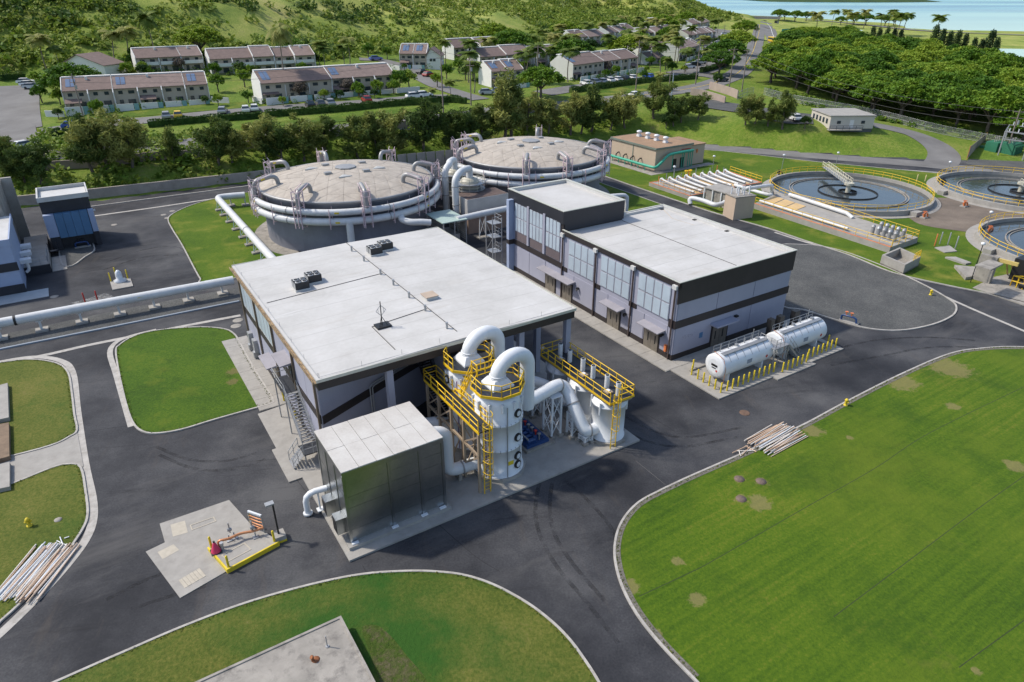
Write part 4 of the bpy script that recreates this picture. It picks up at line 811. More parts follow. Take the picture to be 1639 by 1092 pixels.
# carbon vessels
stk = [S(px, py, 4.75) for px, py in ((889, 576), (910, 588), (923, 597), (946, 615), (962, 626), (986, 640))]
for i, (v, l) in enumerate(((38.25, 'nearest white round tank under the yellow railed platform'), (41.7, 'middle white round tank under the yellow railed platform'), (45.2, 'farthest white round tank under the yellow railed platform'))):
    t = thing('round_tank', l, 'tank', (34.25, v, .16), group='white round tanks in a row'); u = 34.25
    part('plinth', MB().prism(octag(u, v, 1.85), .16, .42), M_conc_d, t)
    part('shell', MB().lathe(u, v, [(1.55, .42), (1.55, .52), (1.46, .54), (1.46, 3.75), (1.54, 3.77), (1.54, 3.9), (1.46, 3.92), (1.36, 4.2), (1.0, 4.42), (.4, 4.5)], 40), M_whitep, t)
    for k in range(6): a = R(60 * k + 20); part('lug', MB().cyl((u + 1.52 * math.cos(a), v + 1.52 * math.sin(a), 3.1), (u + 1.52 * math.cos(a), v + 1.52 * math.sin(a), 4.3), .1, 8), M_whitep, t)
    for k in (0, 1):
        su, sv = stk[5 - (2 * i + k)]; sv = v - .75 + 1.5 * k
        s_ = part('exhaust_stack', MB().cyl((34.5, sv, 4.3), (34.5, sv, 5.95), .22, 16), M_whitep, t); part('stack_mouth', MB().disc(34.5, sv, .18, 5.956, 16), M_black, s_)
    h_ = part('hatch', MB().box(33.7, v - .35, 4.76, 34.3, v + .3, 4.9), M_tansteel, t); part('hatch_lid', MB().cyl((34.0, v, 4.9), (34.0, v, 4.98), .2, 10), M_whitep, h_)
P_ = thing('vessel_platform', 'long dark grated platform with yellow rails over the round tanks', 'platform', (34.25, 41.8, 4.6))
part('deck', MB().box(32.95, 36.65, 4.6, 35.6, 47.0, 4.72), M_grate, P_); part('edge', MB().strip([(32.95, 36.65), (35.6, 36.65), (35.6, 47.0), (32.95, 47.0)], -.03, .0, 4.62, 4.82, True), M_yel, P_)
part('railing', MB().rail([(32.98, 36.7, 4.72), (32.98, 46.95, 4.72), (35.57, 46.95, 4.72), (35.57, 36.7, 4.72), (33.9, 36.7, 4.72)], 1.07, 1.15, .042), M_yel, P_)
part('edge_channel', MB().strip([(33.0, 36.7), (35.55, 36.7), (35.55, 46.95), (33.0, 46.95)], .05, .12, 4.38, 4.6, True), M_tansteel, P_)
part('caged_ladder', MB().ladder((33.45, 36.45, .2), (33.45, 36.45, 5.75), (1, 0, 0), .55, (-.3, -1, 0)), M_yel, P_)
solo('pipe_rack', MB().rail([(30.6, 47.6, .1), (32.4, 47.6, .1)], 1.3, .9, .04).box(32.2, 47.3, .1, 32.5, 47.6, 1.9), M_copper, 'small orange brown pipe stand behind the round tanks', 'pipe stand')
# blue pump skid
K_ = thing('pump_skid', 'dark blue pump skid on a concrete block between the towers and tanks', 'pump skid', (28.0, 41.6, .16))
part('block', MB().box(26.6, 39.7, .16, 29.6, 43.6, .42), M_conc_d, K_); part('skid_base', MB().box(26.8, 39.95, .42, 29.1, 43.4, .75), M_blue, K_)
for i in range(6):
    v = 40.25 + .56 * i
    p = part('pump', MB().cyl((27.0, v, 1.0), (27.75, v, 1.0), .2, 12).cyl((27.8, v, .75), (27.8, v, 1.3), .17, 12).box(27.0, v - .17, .75, 27.7, v + .17, .84), M_blue, K_)
    part('valve', MB().cyl((28.25, v, .75), (28.25, v, 1.35), .06, 8).cyl((28.25, v, 1.35), (28.25, v, 1.4), .16, 10), (M_red if i % 3 == 1 else M_galv), p)
part('header_pipe', MB().tube([(28.6, 40.0, 1.05), (28.6, 43.3, 1.05)], .11, 10), M_blue, K_); part('header_pipe', MB().tube([(26.95, 40.0, 1.35), (26.95, 43.3, 1.35)], .07, 8), M_galv, K_)

# ------------------------------------------------------------------ fuel tanks
fp = struct('concrete_pad', MB().prism([(47.5, 43.85), (47.5, 37.15), (55.4, 37.15), (55.4, 36.5), (61.6, 36.5), (61.6, 37.05), (67.2, 37.05), (67.2, 43.85)], -.02, .12), M_conc, 'S', 'concrete pad under the two white fuel tanks')
part('containment_curb', MB().strip([(48.9, 38.25), (66.3, 38.25), (66.3, 42.6), (48.9, 42.6)], 0, .16, .12, .3, True), M_conc_d, fp)
def text(parent, s, size, mat, M):
    cu = bpy.data.curves.new('lettering', 'FONT'); cu.body = s; cu.size = size; cu.align_x = 'CENTER'; cu.extrude = .004
    o = bpy.data.objects.new('lettering', cu); COL.objects.link(o); o.parent = parent; o.matrix_local = M; cu.materials.append(mat); return o
for i, (a, b_) in enumerate(((49.6, 56.9), (58.6, 65.9))):
    t = thing('fuel_tank', ('left white horizontal fuel tank with round end toward the asphalt corner', 'right white horizontal fuel tank farther along the wall')[i], 'tank', ((a + b_) / 2, 39.95, .12), group='white horizontal fuel tanks'); v, z, r = 39.95, 1.85, 1.28; m = MB()
    prof = [(a - .16, .75), (a - .09, 1.1), (a, r), (a + .1, r), (b_ - .1, r), (b_, r), (b_ + .09, 1.1), (b_ + .16, .75)]; n = 36
    vs = [(x, v + q * math.cos(2 * math.pi * k / n), z + q * math.sin(2 * math.pi * k / n)) for x, q in prof for k in range(n)]
    m.add(vs, [(j * n + k, j * n + (k + 1) % n, (j + 1) * n + (k + 1) % n, (j + 1) * n + k)[::-1] for j in range(len(prof) - 1) for k in range(n)], True); m.add(vs[:n], [tuple(range(n))]); m.add(vs[-n:], [tuple(range(n - 1, -1, -1))])
    part('shell', m, M_whitep, t)
    for x in (a + 1.1, b_ - 1.1): part('saddle', MB().box(x - .12, v - 1.0, .12, x + .12, v + 1.0, 1.0), M_whitep, t)
    part('catwalk', MB().box(a + .5, v - .55, 3.12, b_ - .2, v - .05, 3.18), M_grate if 0 else M_galv, t)
    for k in range(6): x = a + 1 + k * 1.05; part('catwalk_bracket', MB().bar((x, v - .55, 3.12), (x, v - 1.12, 2.5), .05, .05), M_galv, t)
    for dx, dv_, h_, r_ in ((.8, .3, 3.9, .05), (2., .3, 3.6, .05), (3.2, .3, 3.35, .2), (4.4, .3, 3.7, .06), (5.6, .3, 4.4, .04), (6.3, .2, 3.3, .22)): part('nozzle', MB().cyl((a + dx, v + dv_, 3.0), (a + dx, v + dv_, h_), r_, 10), M_galv, t)
    part('handrail', MB().rail([(a + .3, v + .75, 2.9), (b_ - .2, v + .75, 2.9)], .75, 1.2, .022), M_galv, t)
    part('vent_pipe', MB().tube([(a + .1, v - 1.25, .3), (a + .1, v - 1.3, 2.0), (a + .1, v - .9, 2.95), (a + .1, v + .4, 3.3)], .03, 6), M_copper, t)
    part('label_plate', MB().box((a + b_) / 2 - .35, v - r - .012, 1.7, (a + b_) / 2 + .35, v - r + .03, 2.15), pm('gray_lettering', (.25, .28, .33), .6, var=.8, scale=20), t, 'small gray lettering on the tank side')
    part('hazard_diamond', MB().add([(b_ - 1.2, v - r - .02, 1.75), (b_ - 1.0, v - r - .02, 1.55), (b_ - .8, v - r - .02, 1.75), (b_ - 1.0, v - r - .02, 1.95), (b_ - 1.0, v - r + .05, 1.75)], [(0, 1, 2, 3), (0, 4, 1), (1, 4, 2), (2, 4, 3), (3, 4, 0)]), M_red, t)
    part('end_lettering', MB().box(a - .175, v - .45, 1.85, a - .15, v + .35, 2.1).box(a - .175, v - .3, 1.62, a - .15, v + .25, 1.74), M_black, t)
    part('end_diamond', MB().add([(a - .175, v - .55, 1.45), (a - .175, v - .4, 1.6), (a - .175, v - .25, 1.45), (a - .175, v - .4, 1.3), (a - .12, v - .4, 1.45)], [(0, 1, 2, 3), (0, 4, 1), (1, 4, 2), (2, 4, 3), (3, 4, 0)]), M_red, t)
for i, (x, w_) in enumerate(((59.4, .5), (60.9, .6), (63.4, .75))):
    solo('control_box', MB().box(x, 41.3, .12, x + w_, 41.8, 2.9).box(x - .05, 41.25, 2.9, x + w_ + .05, 41.85, 3.9), M_black, 'black control box behind the fuel tanks, %s from the left' % ORD[i], 'control box', group='black control boxes')
FS = thing('tank_stair', 'gray steel stair and platform between the two fuel tanks', 'stairs', (57.8, 38.9, .12))
part('platform', MB().box(56.6, 38.3, 2.35, 58.9, 39.9, 2.43), M_galv, FS); part('platform_rail', MB().rail([(56.7, 38.3, 2.43), (58.0, 38.3, 2.43)], 1.05, .8, .03), M_galv, FS); part('platform_rail', MB().rail([(56.7, 38.3, 2.43), (56.7, 40.4, 2.43)], 1.05, .8, .03), M_galv, FS)
for (u, v) in ((56.7, 38.35), (58.8, 38.35), (56.7, 39.85), (58.8, 39.85)): part('leg', MB().box(u - .06, v - .06, .12, u + .06, v + .06, 2.35), M_galv, FS)
part('cross_brace', MB().bar((56.7, 38.35, .3), (58.8, 38.35, 2.2), .06, .06).bar((58.8, 38.35, .3), (56.7, 38.35, 2.2), .06, .06), M_galv, FS)
for k in range(10): part('tread', MB().box(58.95 + .2 * k, 38.35, 2.2 - .215 * k, 59.2 + .2 * k, 39.3, 2.25 - .215 * k), M_galv, FS)
for v in (38.33, 39.32): part('stringer', MB().bar((58.9, v, 2.35), (61.0, v, .15), .05, .22), M_galv, FS); part('handrail', MB().rail([(58.95, v, 2.4), (61.0, v, .2)], .95, 1.0, .028), M_galv, FS)
bl = [(48.6, 41.95), (49.6, 42.75)] + [(48.5, 41.0 - .78 * k) for k in range(5)] + [(49.3 + .78 * k, 37.8) for k in range(10)] + [(57.1 + .78 * k, 37.3) for k in range(6)] + [(61.85 + .8 * k, 37.75) for k in range(6)] + [(66.65, 37.75), (66.65, 38.7), (66.65, 40.2)]
def boll(u, v, label, z=.12, h=1.15, group='yellow bollards', mat=None):
    return solo('bollard', MB().lathe(u, v, [(.085, z), (.085, z + h - .05), (.06, z + h), (.001, z + h + .02)], 12), mat or M_yelp, label, 'bollard', (u, v, z), group=group)
for i, (u, v) in enumerate(bl):
    side = 'left end' if i < 7 else 'right end' if i >= len(bl) - 3 else 'front'
    k = i if i < 7 else i - 7 if i < len(bl) - 3 else i - len(bl) + 3
    boll(u, v, {'left end': 'yellow bollard at the left end of the fuel pad, %s from the wall', 'front': 'yellow bollard along the front of the fuel pad, %s from the left corner', 'right end': 'yellow bollard at the right end of the fuel pad, %s from the front'}[side] % ORD[k], group='yellow bollards around the fuel tanks')
# ------------------------------------------------------------------ digesters
def digester(cu, cv, label, necks, seed):
    t = thing('digester_tank', label, 'tank', (cu, cv, 0), group='domed round digester tanks'); Rw, Rd, zr, rise = 13.35, 13.85, 8.05, 1.95
    part('apron', MB().lathe(cu, cv, [(13.3, .12), (15.6, .12), (15.6, .0)], 64, False), M_conc_d, t)
    part('wall', MB().lathe(cu, cv, [(Rw, 0), (Rw, 7.55), (Rw + .25, 7.6), (Rw + .25, 7.8), (Rw, 7.82), (Rw, zr)], 72), M_tankgray, t)
    part('rim', MB().lathe(cu, cv, [(Rd - .3, zr - .15), (Rd + .1, zr - .15), (Rd + .1, zr + .12), (Rd - .3, zr + .14)], 72), M_darkpipe, t)
    rs = (Rd * Rd + rise * rise) / (2 * rise)
    zz = lambda r: zr + rise - rs + math.sqrt(max(0, rs * rs - r * r))
    part('dome_frame', MB().lathe(cu, cv, [(Rd - .02, zr + .02)] + [(r, zz(r) - .07) for r in (12, 10, 8, 6, 4, 2, .01)], 48), pm('cream_seam', (.46, .41, .33), .7), t)
    f = 6; prs = random.Random(seed)
    def pt(s, i, j):      # sector s, ring i, step j
        if i == 0: return (0., 0.)
        a = math.radians(60 * s + 60 * j / i + 8); r = Rd * i / f; return (r * math.cos(a), r * math.sin(a))
    for s in range(6):
        for i in range(1, f + 1):
            for j in range(i):
                tris = [(pt(s, i, j), pt(s, i, j + 1), pt(s, i - 1, j))]
                if j < i - 1: tris.append((pt(s, i, j + 1), pt(s, i - 1, j + 1), pt(s, i - 1, j)))
                for tr in tris:
                    c = (sum(p[0] for p in tr) / 3, sum(p[1] for p in tr) / 3); q = [(p[0] + (c[0] - p[0]) * .022, p[1] + (c[1] - p[1]) * .022) for p in tr]
                    h = prs.uniform(.0, .03); zc = zz(math.hypot(*c))
                    A = (q[1][0] - q[0][0]) * (q[2][1] - q[0][1]) - (q[1][1] - q[0][1]) * (q[2][0] - q[0][0])
                    if A < 0: q = q[::-1]; 
                    top = [(cu + p[0], cv + p[1], zz(math.hypot(*p)) + h) for p in q]; bot = [(a, b_, z - .09) for a, b_, z in top]
                    part('dome_panel', MB().add(top + [(cu + c[0], cv + c[1], zc + h + .02)] + bot, [(0, 1, 3), (1, 2, 3), (2, 0, 3), (4, 5, 1, 0), (5, 6, 2, 1), (6, 4, 0, 2)]), M_dome, t)
    part('centre_cap', MB().lathe(cu, cv, [(1.7, zr + rise - .1), (1.75, zr + rise + .18), (1.6, zr + rise + .22), (.01, zr + rise + .3)], 8, False), M_darkpipe, t)
    for k in range(4):
        a = R(90 * k + 30); x, y = cu + 4.2 * math.cos(a), cv + 4.2 * math.sin(a); z = zz(4.2); part('dome_hatch', MB().box(x - .55, y - .4, z - .05, x + .55, y + .4, z + .32), M_darkpipe, t)
    for a in (R(250), R(150), R(330)):
        x, y = cu + 5.4 * math.cos(a), cv + 5.4 * math.sin(a); z = zz(5.4)
        part('skylight', MB().add([(x - 1.1, y, z + .14), (x + 1.1, y, z + .14), (x, y + 1.4, z + .1), (x, y + .5, z + .34), (x - 1.1, y, z - .1), (x + 1.1, y, z - .1), (x, y + 1.4, z - .1)], [(0, 1, 3), (1, 2, 3), (2, 0, 3), (4, 5, 1, 0), (5, 6, 2, 1), (6, 4, 0, 2)]), pm('skylight_gray', (.5, .5, .48), .4), t)
    rp = 14.65; circ = lambda r, z, n=96: [(cu + r * math.cos(2 * math.pi * k / n), cv + r * math.sin(2 * math.pi * k / n), z) for k in range(n)]
    for z, rr in ((6.9, .48), (5.5, .56)):
        p = part('ring_pipe', MB().tube(circ(rp, z), rr, 12, closed=True), M_whitepipe, t)
        for k in range(12):
            a = R(30 * k + 4); d = Vector((math.cos(a), math.sin(a), 0)); e = Vector((-d.y, d.x, 0)); c = Vector((cu, cv, z)) + d * rp
            if k % 2: part('joint_band', MB().cyl(c - e * .07, c + e * .07, rr + .05, 12), M_darkpipe, p)
            else: part('yellow_marker', MB().bar(c + d * (rr - .02) - e * .32, c + d * (rr - .02) + e * .32, .06, .24), M_yelp, p)
    for k in range(20):
        a = R(18 * k + 6); d = Vector((math.cos(a), math.sin(a), 0)); o = Vector((cu, cv, 0)); m = MB()
        for r_ in (13.4, 15.25): m.bar(o + d * r_ + Vector((0, 0, 4.5 if r_ > 14 else 4.6)), o + d * r_ + Vector((0, 0, 7.5)), .1, .1)
        for z in (4.85, 6.3): m.bar(o + d * 13.3 + Vector((0, 0, z)), o + d * 15.3 + Vector((0, 0, z)), .1, .1)
        part('pipe_bracket', m, M_pinksteel, t)
    for (px, py) in necks:
        x, y = S(px, py, 9.3); a = math.atan2(y - cv, x - cu); d = Vector((math.cos(a), math.sin(a), 0)); e = Vector((-d.y, d.x, 0)); o = Vector((cu, cv, 0)); P = lambda r_, z: o + d * r_ + Vector((0, 0, z))
        g = part('gooseneck_pipe', MB().tube(cr([P(14.65, 6.9), P(14.6, 8.6), P(14.5, 9.2), P(14.1, 9.65), P(13.4, 9.8), P(11.9, 10.05), P(11.3, 9.85), P(11.0, 9.4), P(10.95, zz(10.95))], 4), .34, 12), M_darkpipe, t)
        m = MB()
        for sd in (-.55, .55):
            for r_ in (14.0, 15.2): m.bar(P(r_, 4.4) + e * sd, P(r_, 9.9) + e * sd, .13, .13)
            for z in (4.6, 6.1, 7.6, 9.0, 9.8): m.bar(P(14.0, z) + e * sd, P(15.2, z) + e * sd, .08, .08)
            for z in (4.6, 6.1, 7.6, 9.0): m.bar(P(14.0, z) + e * sd, P(15.2, z + 1.4) + e * sd, .07, .07)
            m.bar(P(14.0, 9.9) + e * sd, P(12.2, 10.4) + e * sd, .08, .08)
        for z in (6.1, 7.6, 9.0, 9.8): m.bar(P(15.2, z) - e * .55, P(15.2, z) + e * .55, .08, .08)
        part('pipe_frame', m, M_pinksteel, t)
        part('yellow_marker', MB().bar(P(13.5, 9.78) + e * .33, P(12.9, 9.9) + e * .33, .06, .22), M_yelp, g)
    return t
digester(36.5, 108.2, 'left domed digester tank ringed by white pipes', [(440, 290), (495, 303), (579, 304), (634, 285), (660, 269), (460, 267), (526, 256), (600, 256)], 3)
digester(73.5, 109.7, 'right domed digester tank ringed by white pipes', [(765, 240), (842, 262), (920, 262), (935, 242), (905, 232), (770, 230), (855, 222), (795, 226)], 4)
solo('riser_pipe', MB().tube([(31.5, 94.3, 5.5), (31.5, 94.3, 1.2)], .55, 14).box(30.6, 93.4, 0, 32.4, 95.2, 1.3), M_whitepipe, 'white riser pipe on a square block in front of the left digester', 'pipe')
# scrubber group between the digesters
t = thing('equipment_house', 'plain gray block house on a tan base wall between the digesters', 'building', (55, 96, 0)); part('wall', MB().box(51.0, 94.0, 3.0, 58.7, 98.4, 5.8), pm('pale_gray_wall', (.40, .39, .38), .7, streak=.1), t); part('roof', MB().box(51.1, 94.1, 5.8, 58.6, 98.3, 5.84), pm('dark_brown_roof', (.10, .07, .06), .9, var=.4, scale=1.5), t); part('base_wall', MB().box(51.2, 94.25, 0, 58.5, 98.2, 3.0), pm('brown_block_wall', (.27, .19, .15), .9, var=.1, streak=.2), t)
M_odor = pm('stained_cream_frp', (.46, .44, .36), .5, var=.2, scale=1.2, streak=.4, col2=(.25, .22, .16))
for i, (u, v, l) in enumerate(((54.6, 99.6, 'nearer stained scrubber vessel with railed platform between the digesters'), (55.4, 106.4, 'farther stained scrubber vessel with railed platform between the digesters'))):
    t = thing('scrubber_vessel', l, 'vessel', (u, v, 0), group='scrubber vessels between the digesters'); zb_ = 0
    part('shell', MB().lathe(u, v, [(1.55, zb_), (1.55, 6.9), (1.62, 6.92), (1.62, 7.1), (1.3, 7.6), (.7, 7.8)], 24), M_odor, t)
    oc = [(u + 2.5 * math.cos(R(30 * k)), v + 2.5 * math.sin(R(30 * k)), 7.0) for k in range(12)]
    for z in (6.0, 7.0, 3.4): part('platform', MB().lathe(u, v, [(1.5, z - .08), (2.6, z - .08), (2.6, z), (1.5, z)], 12, False), M_galv, t); part('railing', MB().rail([(a, b_, z) for a, b_, _ in oc], .95, 1.2, .04, closed=True), M_odor, t)
    du, dv = (50.2, 96.4) if i == 0 else (51.6, 102.6)
    part('inverted_duct', MB().tube(cr([(u - .1, v - .2, 7.6), (u - .1, v - .2, 8.9), (u - .25, v - .4, 9.3), (u - .8, v - .8, 9.45), ((u + du) / 2, (v + dv) / 2, 9.45), (du + 1.3, dv + .8, 9.4), (du + .5, dv + .3, 9.0), (du, dv, 8.0), (du, dv, 4.5), (du, dv, 1.6)], 4), .55, 18), M_whitepipe, t)
    for z in (7.6, 4.6): part('duct_clamp', MB().lathe(du, dv, [(.55, z - .06), (.62, z - .05), (.62, z + .05), (.55, z + .06)], 18), M_darkpipe, t)
    part('piping', MB().tube([(u + 1.6, v - .6, 1), (u + 1.6, v - .6, 6.5)], .12, 8), M_galv, t); part('piping', MB().tube([(u - 1.7, v + .3, 0), (u - 1.7, v + .3, 6.2)], .1, 8), M_blue, t)
solo('ground_duct', MB().tube(cr([(51.6, 102.4, 1.6), (51.2, 100.5, 1.3), (50.6, 98.4, 1.3), (50.2, 96.2, 1.4)], 4), .5, 14), M_whitepipe, 'low white duct joining the feet of the two inverted ducts', 'duct')
t = thing('windbreak_fence', 'gray corrugated screen fence standing behind the scrubber vessels', 'fence', (53, 117, 0))
for k in range(8): part('fence_panel', MB().box(49.2 + 1.8 * k, 116.5 - .25 * k, 0, 51.0 + 1.8 * k - .04, 116.56 - .25 * k, 9.0), pm('gray_siding', (.22, .21, .19), .7, streak=.3), t)
part('post', MB().box(63.6, 114.6, 0, 63.9, 114.9, 9.6), M_blk2, t)
t = thing('pipe_shelter', 'open shelter with pale green metal roof behind the white roofed building', 'shelter', (46.7, 93.2, 0)); part('roof', MB().box(44.6, 90.2, 3.95, 48.9, 96.2, 4.1), pm('pale_green_roof', (.36, .46, .42), .5, var=.05), t)
for (u, v) in ((44.8, 90.4), (46.7, 90.4), (48.7, 90.4), (44.8, 96), (48.7, 96), (48.7, 93.2)): part('post', MB().box(u - .07, v - .07, 0, u + .07, v + .07, 3.95), M_galv, t)
for k in range(10): part('slat', MB().box(48.75, 90.5, .6 + .32 * k, 48.8, 96, .82 + .32 * k), M_conc_d, t)
part('equipment', MB().box(45.2, 91.2, .1, 48, 95, 1.6).cyl((46, 93, 1.6), (46, 93, 2.4), .4, 12), M_darkpipe, t)
for k in range(2): pass
duct_p = MB().tube(cr([(40.0, 95.3, 5.5), (39.5, 94.0, 5.3), (39.2, 92.8, 4.9), (40.0, 91.6, 4.7), (41.5, 91.0, 4.6), (42.8, 90.6, 4.4)], 4), .5, 14)
solo('pipe_run', duct_p, M_whitepipe, 'white pipe leaving the left digester toward the shelter', 'pipe')
t = thing('pipe_run', 'white pipe on cross braced legs running to the two storey building', 'pipe', (53, 93, 0)); part('pipe_body', MB().tube([(47.6, 91.2, 3.95), (53, 91.6, 4.0), (60, 92.0, 4.0), (64, 92.2, 4.0)], .5, 14), M_whitepipe, t)
for (u, v) in ((52.3, 91.55), (57.6, 91.85)):
    part('pipe_leg', MB().bar((u - .6, v, 0), (u - .45, v, 3.8), .12, .12).bar((u + .6, v, 0), (u + .45, v, 3.8), .12, .12).bar((u - .6, v, .4), (u + .5, v, 3.4), .06, .06).bar((u + .6, v, .4), (u - .5, v, 3.4), .06, .06), M_whitepipe, t); part('footing', MB().box(u - .9, v - .5, 0, u + .9, v + .5, .2), M_conc_d, t)
t = thing('access_tower', 'thin galvanised stair tower beside the far end of the two storey building', 'stair tower', (47.6, 80.2, 0)); m = MB()
for u in (46.9, 48.4):
    for v in (79.3, 81.1): part('leg', MB().box(u - .06, v - .06, 0, u + .06, v + .06, 7.2), M_galv, t)
for z in (2.2, 4.4, 6.4): part('landing', MB().box(46.9, 79.3, z, 48.4, 81.1, z + .07), M_galv, t); part('railing', MB().rail([(46.9, 79.3, z), (48.4, 79.3, z), (48.4, 81.1, z)], 1.05, .9, .028), M_galv, t)
part('brace', MB().bar((46.9, 79.3, .1), (46.9, 81.1, 2.2), .05, .05).bar((46.9, 81.1, 2.2), (46.9, 79.3, 4.4), .05, .05).bar((46.9, 79.3, 4.4), (46.9, 81.1, 6.4), .05, .05), M_galv, t)
struct('asphalt_patch', MB().sheet([(36, 74.5), (48.5, 80), (48.5, 92), (36, 90)], .006), M_dirt, 'S', 'worn brown paving behind the white roofed building')
t = thing('corner_vessel', 'round gray vessel with bent white pipe beyond the flat white roof', 'vessel', (74.5, 87.0, 0)); part('shell', MB().lathe(74.5, 87.0, [(1.9, 0), (1.9, 2.5), (2.05, 2.55), (2.05, 2.75), (1.6, 3.2), (.1, 3.5)], 20), M_odor, t); part('pipe_bend', MB().tube(cr([(70, 88.0, 4.4), (73, 87.3, 4.6), (76.5, 86.4, 4.6), (77.4, 86.2, 4.3), (77.6, 86.1, 3.6), (77.6, 86.1, .2)], 4), .34, 12), M_whitepipe, t); part('pipe_post', MB().box(71.9, 87.3, 0, 72.2, 87.6, 4.2), M_whitepipe, t)

# ------------------------------------------------------------------ pipelines on the left
t = thing('pipeline', 'long white pipeline on short posts crossing the left yard', 'pipeline', (0, 90, 0)); part('pipe_body', MB().tube([(-40, 91.2, 1.9), (-12, 90.4, 1.9), (0, 90.1, 1.9), (13.5, 89.5, 1.9)], .56, 18), M_whitepipe, t)
part('joint_band', MB().cyl((-10.6, 90.37, 1.9), (-10.35, 90.36, 1.9), .6, 18), M_black, t)
for u in (-12.9, 2.2): part('yellow_marker', MB().bar((u, 89.84 - .025 * (u + 12), 1.95), (u + .8, 89.84 - .025 * (u + 12.8), 1.95), .06, .25), M_yelp, t)
for k, u in enumerate((-16.4, -12.3, -8.3, -4.2, -.1, 3.8, 7.8, 12.0)):
    part('footing', MB().box(u - .65, 89.6, 0, u + .65, 90.8, .28), M_conc, t); part('post', MB().box(u - .12, 90.08, .28, u + .12, 90.32, 1.6).box(u - .35, 90.0, 1.3, u + .35, 90.4, 1.42), M_whitepipe, t)
t = thing('pipeline', 'white pipeline on cross braced legs beside the left digester lawn', 'pipeline', (20, 112, 0)); part('pipe_body', MB().tube(cr([(24.6, 130.6, 2.0), (22.0, 131.2, 2.0), (20.6, 131.3, 2.0), (20.05, 130.9, 2.0), (19.9, 129.6, 2.0), (19.9, 125, 2.0), (19.9, 112, 2.0), (19.9, 92, 2.0), (19.9, 80, 2.0)], 4), .58, 18), M_whitepipe, t)
part('joint_band', MB().cyl((19.9, 109.2, 2.0), (19.9, 109.4, 2.0), .63, 18), M_darkpipe, t)
for v in (130.0, 126.3, 121.7, 116.9, 112.1, 107.9, 103.6, 99.5, 95.2):
    part('footing', MB().box(19.0, v - .5, .05, 20.8, v + .5, .3), M_conc_d, t)
    part('trestle', MB().bar((19.3, v, .3), (19.5, v, 1.6), .1, .1).bar((20.5, v, .3), (20.3, v, 1.6), .1, .1).bar((19.3, v, .35), (20.3, v, 1.5), .06, .06).bar((20.5, v, .35), (19.5, v, 1.5), .06, .06), pm('pale_blue_steel', (.40, .52, .56), .5), t)
for i, (u, v) in enumerate(((22.1, 131.6), (24.4, 130.6))): part('footing', MB().box(u - .6, v - .6, .05, u + .6, v + .6, .35), M_conc_d, t); part('post', MB().box(u - .1, v - .1, .35, u + .1, v + .1, 1.6), M_whitepipe, t)
solo('plank_sheet', MB().box(25.2, 99.2, .08, 27.2, 101.0, .12), pm('orange_plywood', (.5, .26, .09), .8), 'orange plywood sheet on the lawn below the left digester', 'plywood')
t = thing('blue_pump', 'small blue motor and fittings on the grass behind the white roof edge', 'pump', (23.5, 93.5, .08)); part('motor', MB().cyl((22.6, 93.4, .8), (23.3, 93.4, .8), .35, 12).box(22.5, 93.1, .08, 23.4, 93.7, .5), M_blue, t); part('pipework', MB().tube([(23.4, 93.4, .7), (26.5, 94.2, .7), (28, 94.5, 1.0)], .16, 8), M_galv, t)

# ------------------------------------------------------------------ buildings at the far left
solo('retaining_wall', MB().strip([w2s(*p) for p in [(-128, 102.4), (-93, 121.6), (-80, 127.6), (-55, 140.6), (-46, 146)]], -.2, .25, -.1, 2.0), M_wall2, 'low mossy retaining wall behind the left yard', 'wall')
BL = thing('pump_house', 'small charcoal pump house with blue panel front and white parapet roof', 'building', (-3.1, 125, 0))
part('wall', MB().box(-6.3, 121.9, 0, .15, 128.6, 7.5), M_blk2, BL); part('roof', MB().box(-6.2, 122.0, 7.5, .05, 128.5, 7.55), M_roof, BL)
part('parapet', MB().box(-6.45, 121.75, 7.4, .3, 121.95, 8.1).box(-6.45, 128.55, 7.4, .3, 128.75, 8.1).box(-6.45, 121.96, 7.4, -6.25, 128.54, 8.1).box(.1, 121.96, 7.4, .3, 128.54, 8.1), M_roof, BL)
for k in range(4): part('blue_panel', MB().box(-4.9 + 1.1 * k, 120.9, 1.9, -4.9 + 1.1 * k + 1.06, 121.74, 5.6), M_bluepanel, BL)
part('side_fin', MB().box(-6.3, 120.8, 2.2, -4.95, 121.74, 5.6), M_bluewall, BL); part('side_fin', MB().box(-.45, 120.8, 2.2, .3, 121.74, 5.6), M_bluewall, BL)
part('lower_wall', MB().box(-6.2, 121.0, 0, -4.95, 121.72, 2.15), M_blk2, BL); part('lower_wall', MB().box(-.45, 121.0, 0, .25, 121.72, 2.15), M_blk2, BL)
part('wall_light', MB().box(.32, 122.2, 5.0, .6, 122.5, 5.2), M_whitep, BL)
BB = thing('blower_building', 'blue gray building with black bands cut off by the left picture edge', 'building', (-16, 112, 0))
part('wall', MB().box(-26, 105.0, 0, -9.9, 118.0, 7.0), M_bluewall, BB); part('tall_wall', MB().box(-26, 118.02, 0, -10.6, 131, 9.6), M_conc_d, BB); part('black_band', MB().box(-26.1, 104.9, 3.1, -9.8, 105.02, 4.2), M_blk2, BB); part('black_base', MB().box(-26.1, 104.85, 0, -9.8, 105.01, 1.2), M_blk2, BB); part('roof', MB().box(-26, 105.1, 7.0, -10, 117.9, 7.06), M_roof, BB); part('fascia', MB().box(-26.1, 104.88, 6.4, -9.78, 105.03, 7.3).box(-9.9, 105.04, 6.4, -9.75, 118, 7.3), M_bluewall, BB)
part('side_fin', MB().box(-10.58, 129.8, 0, -9.2, 130.4, 9.9), M_conc, BB)
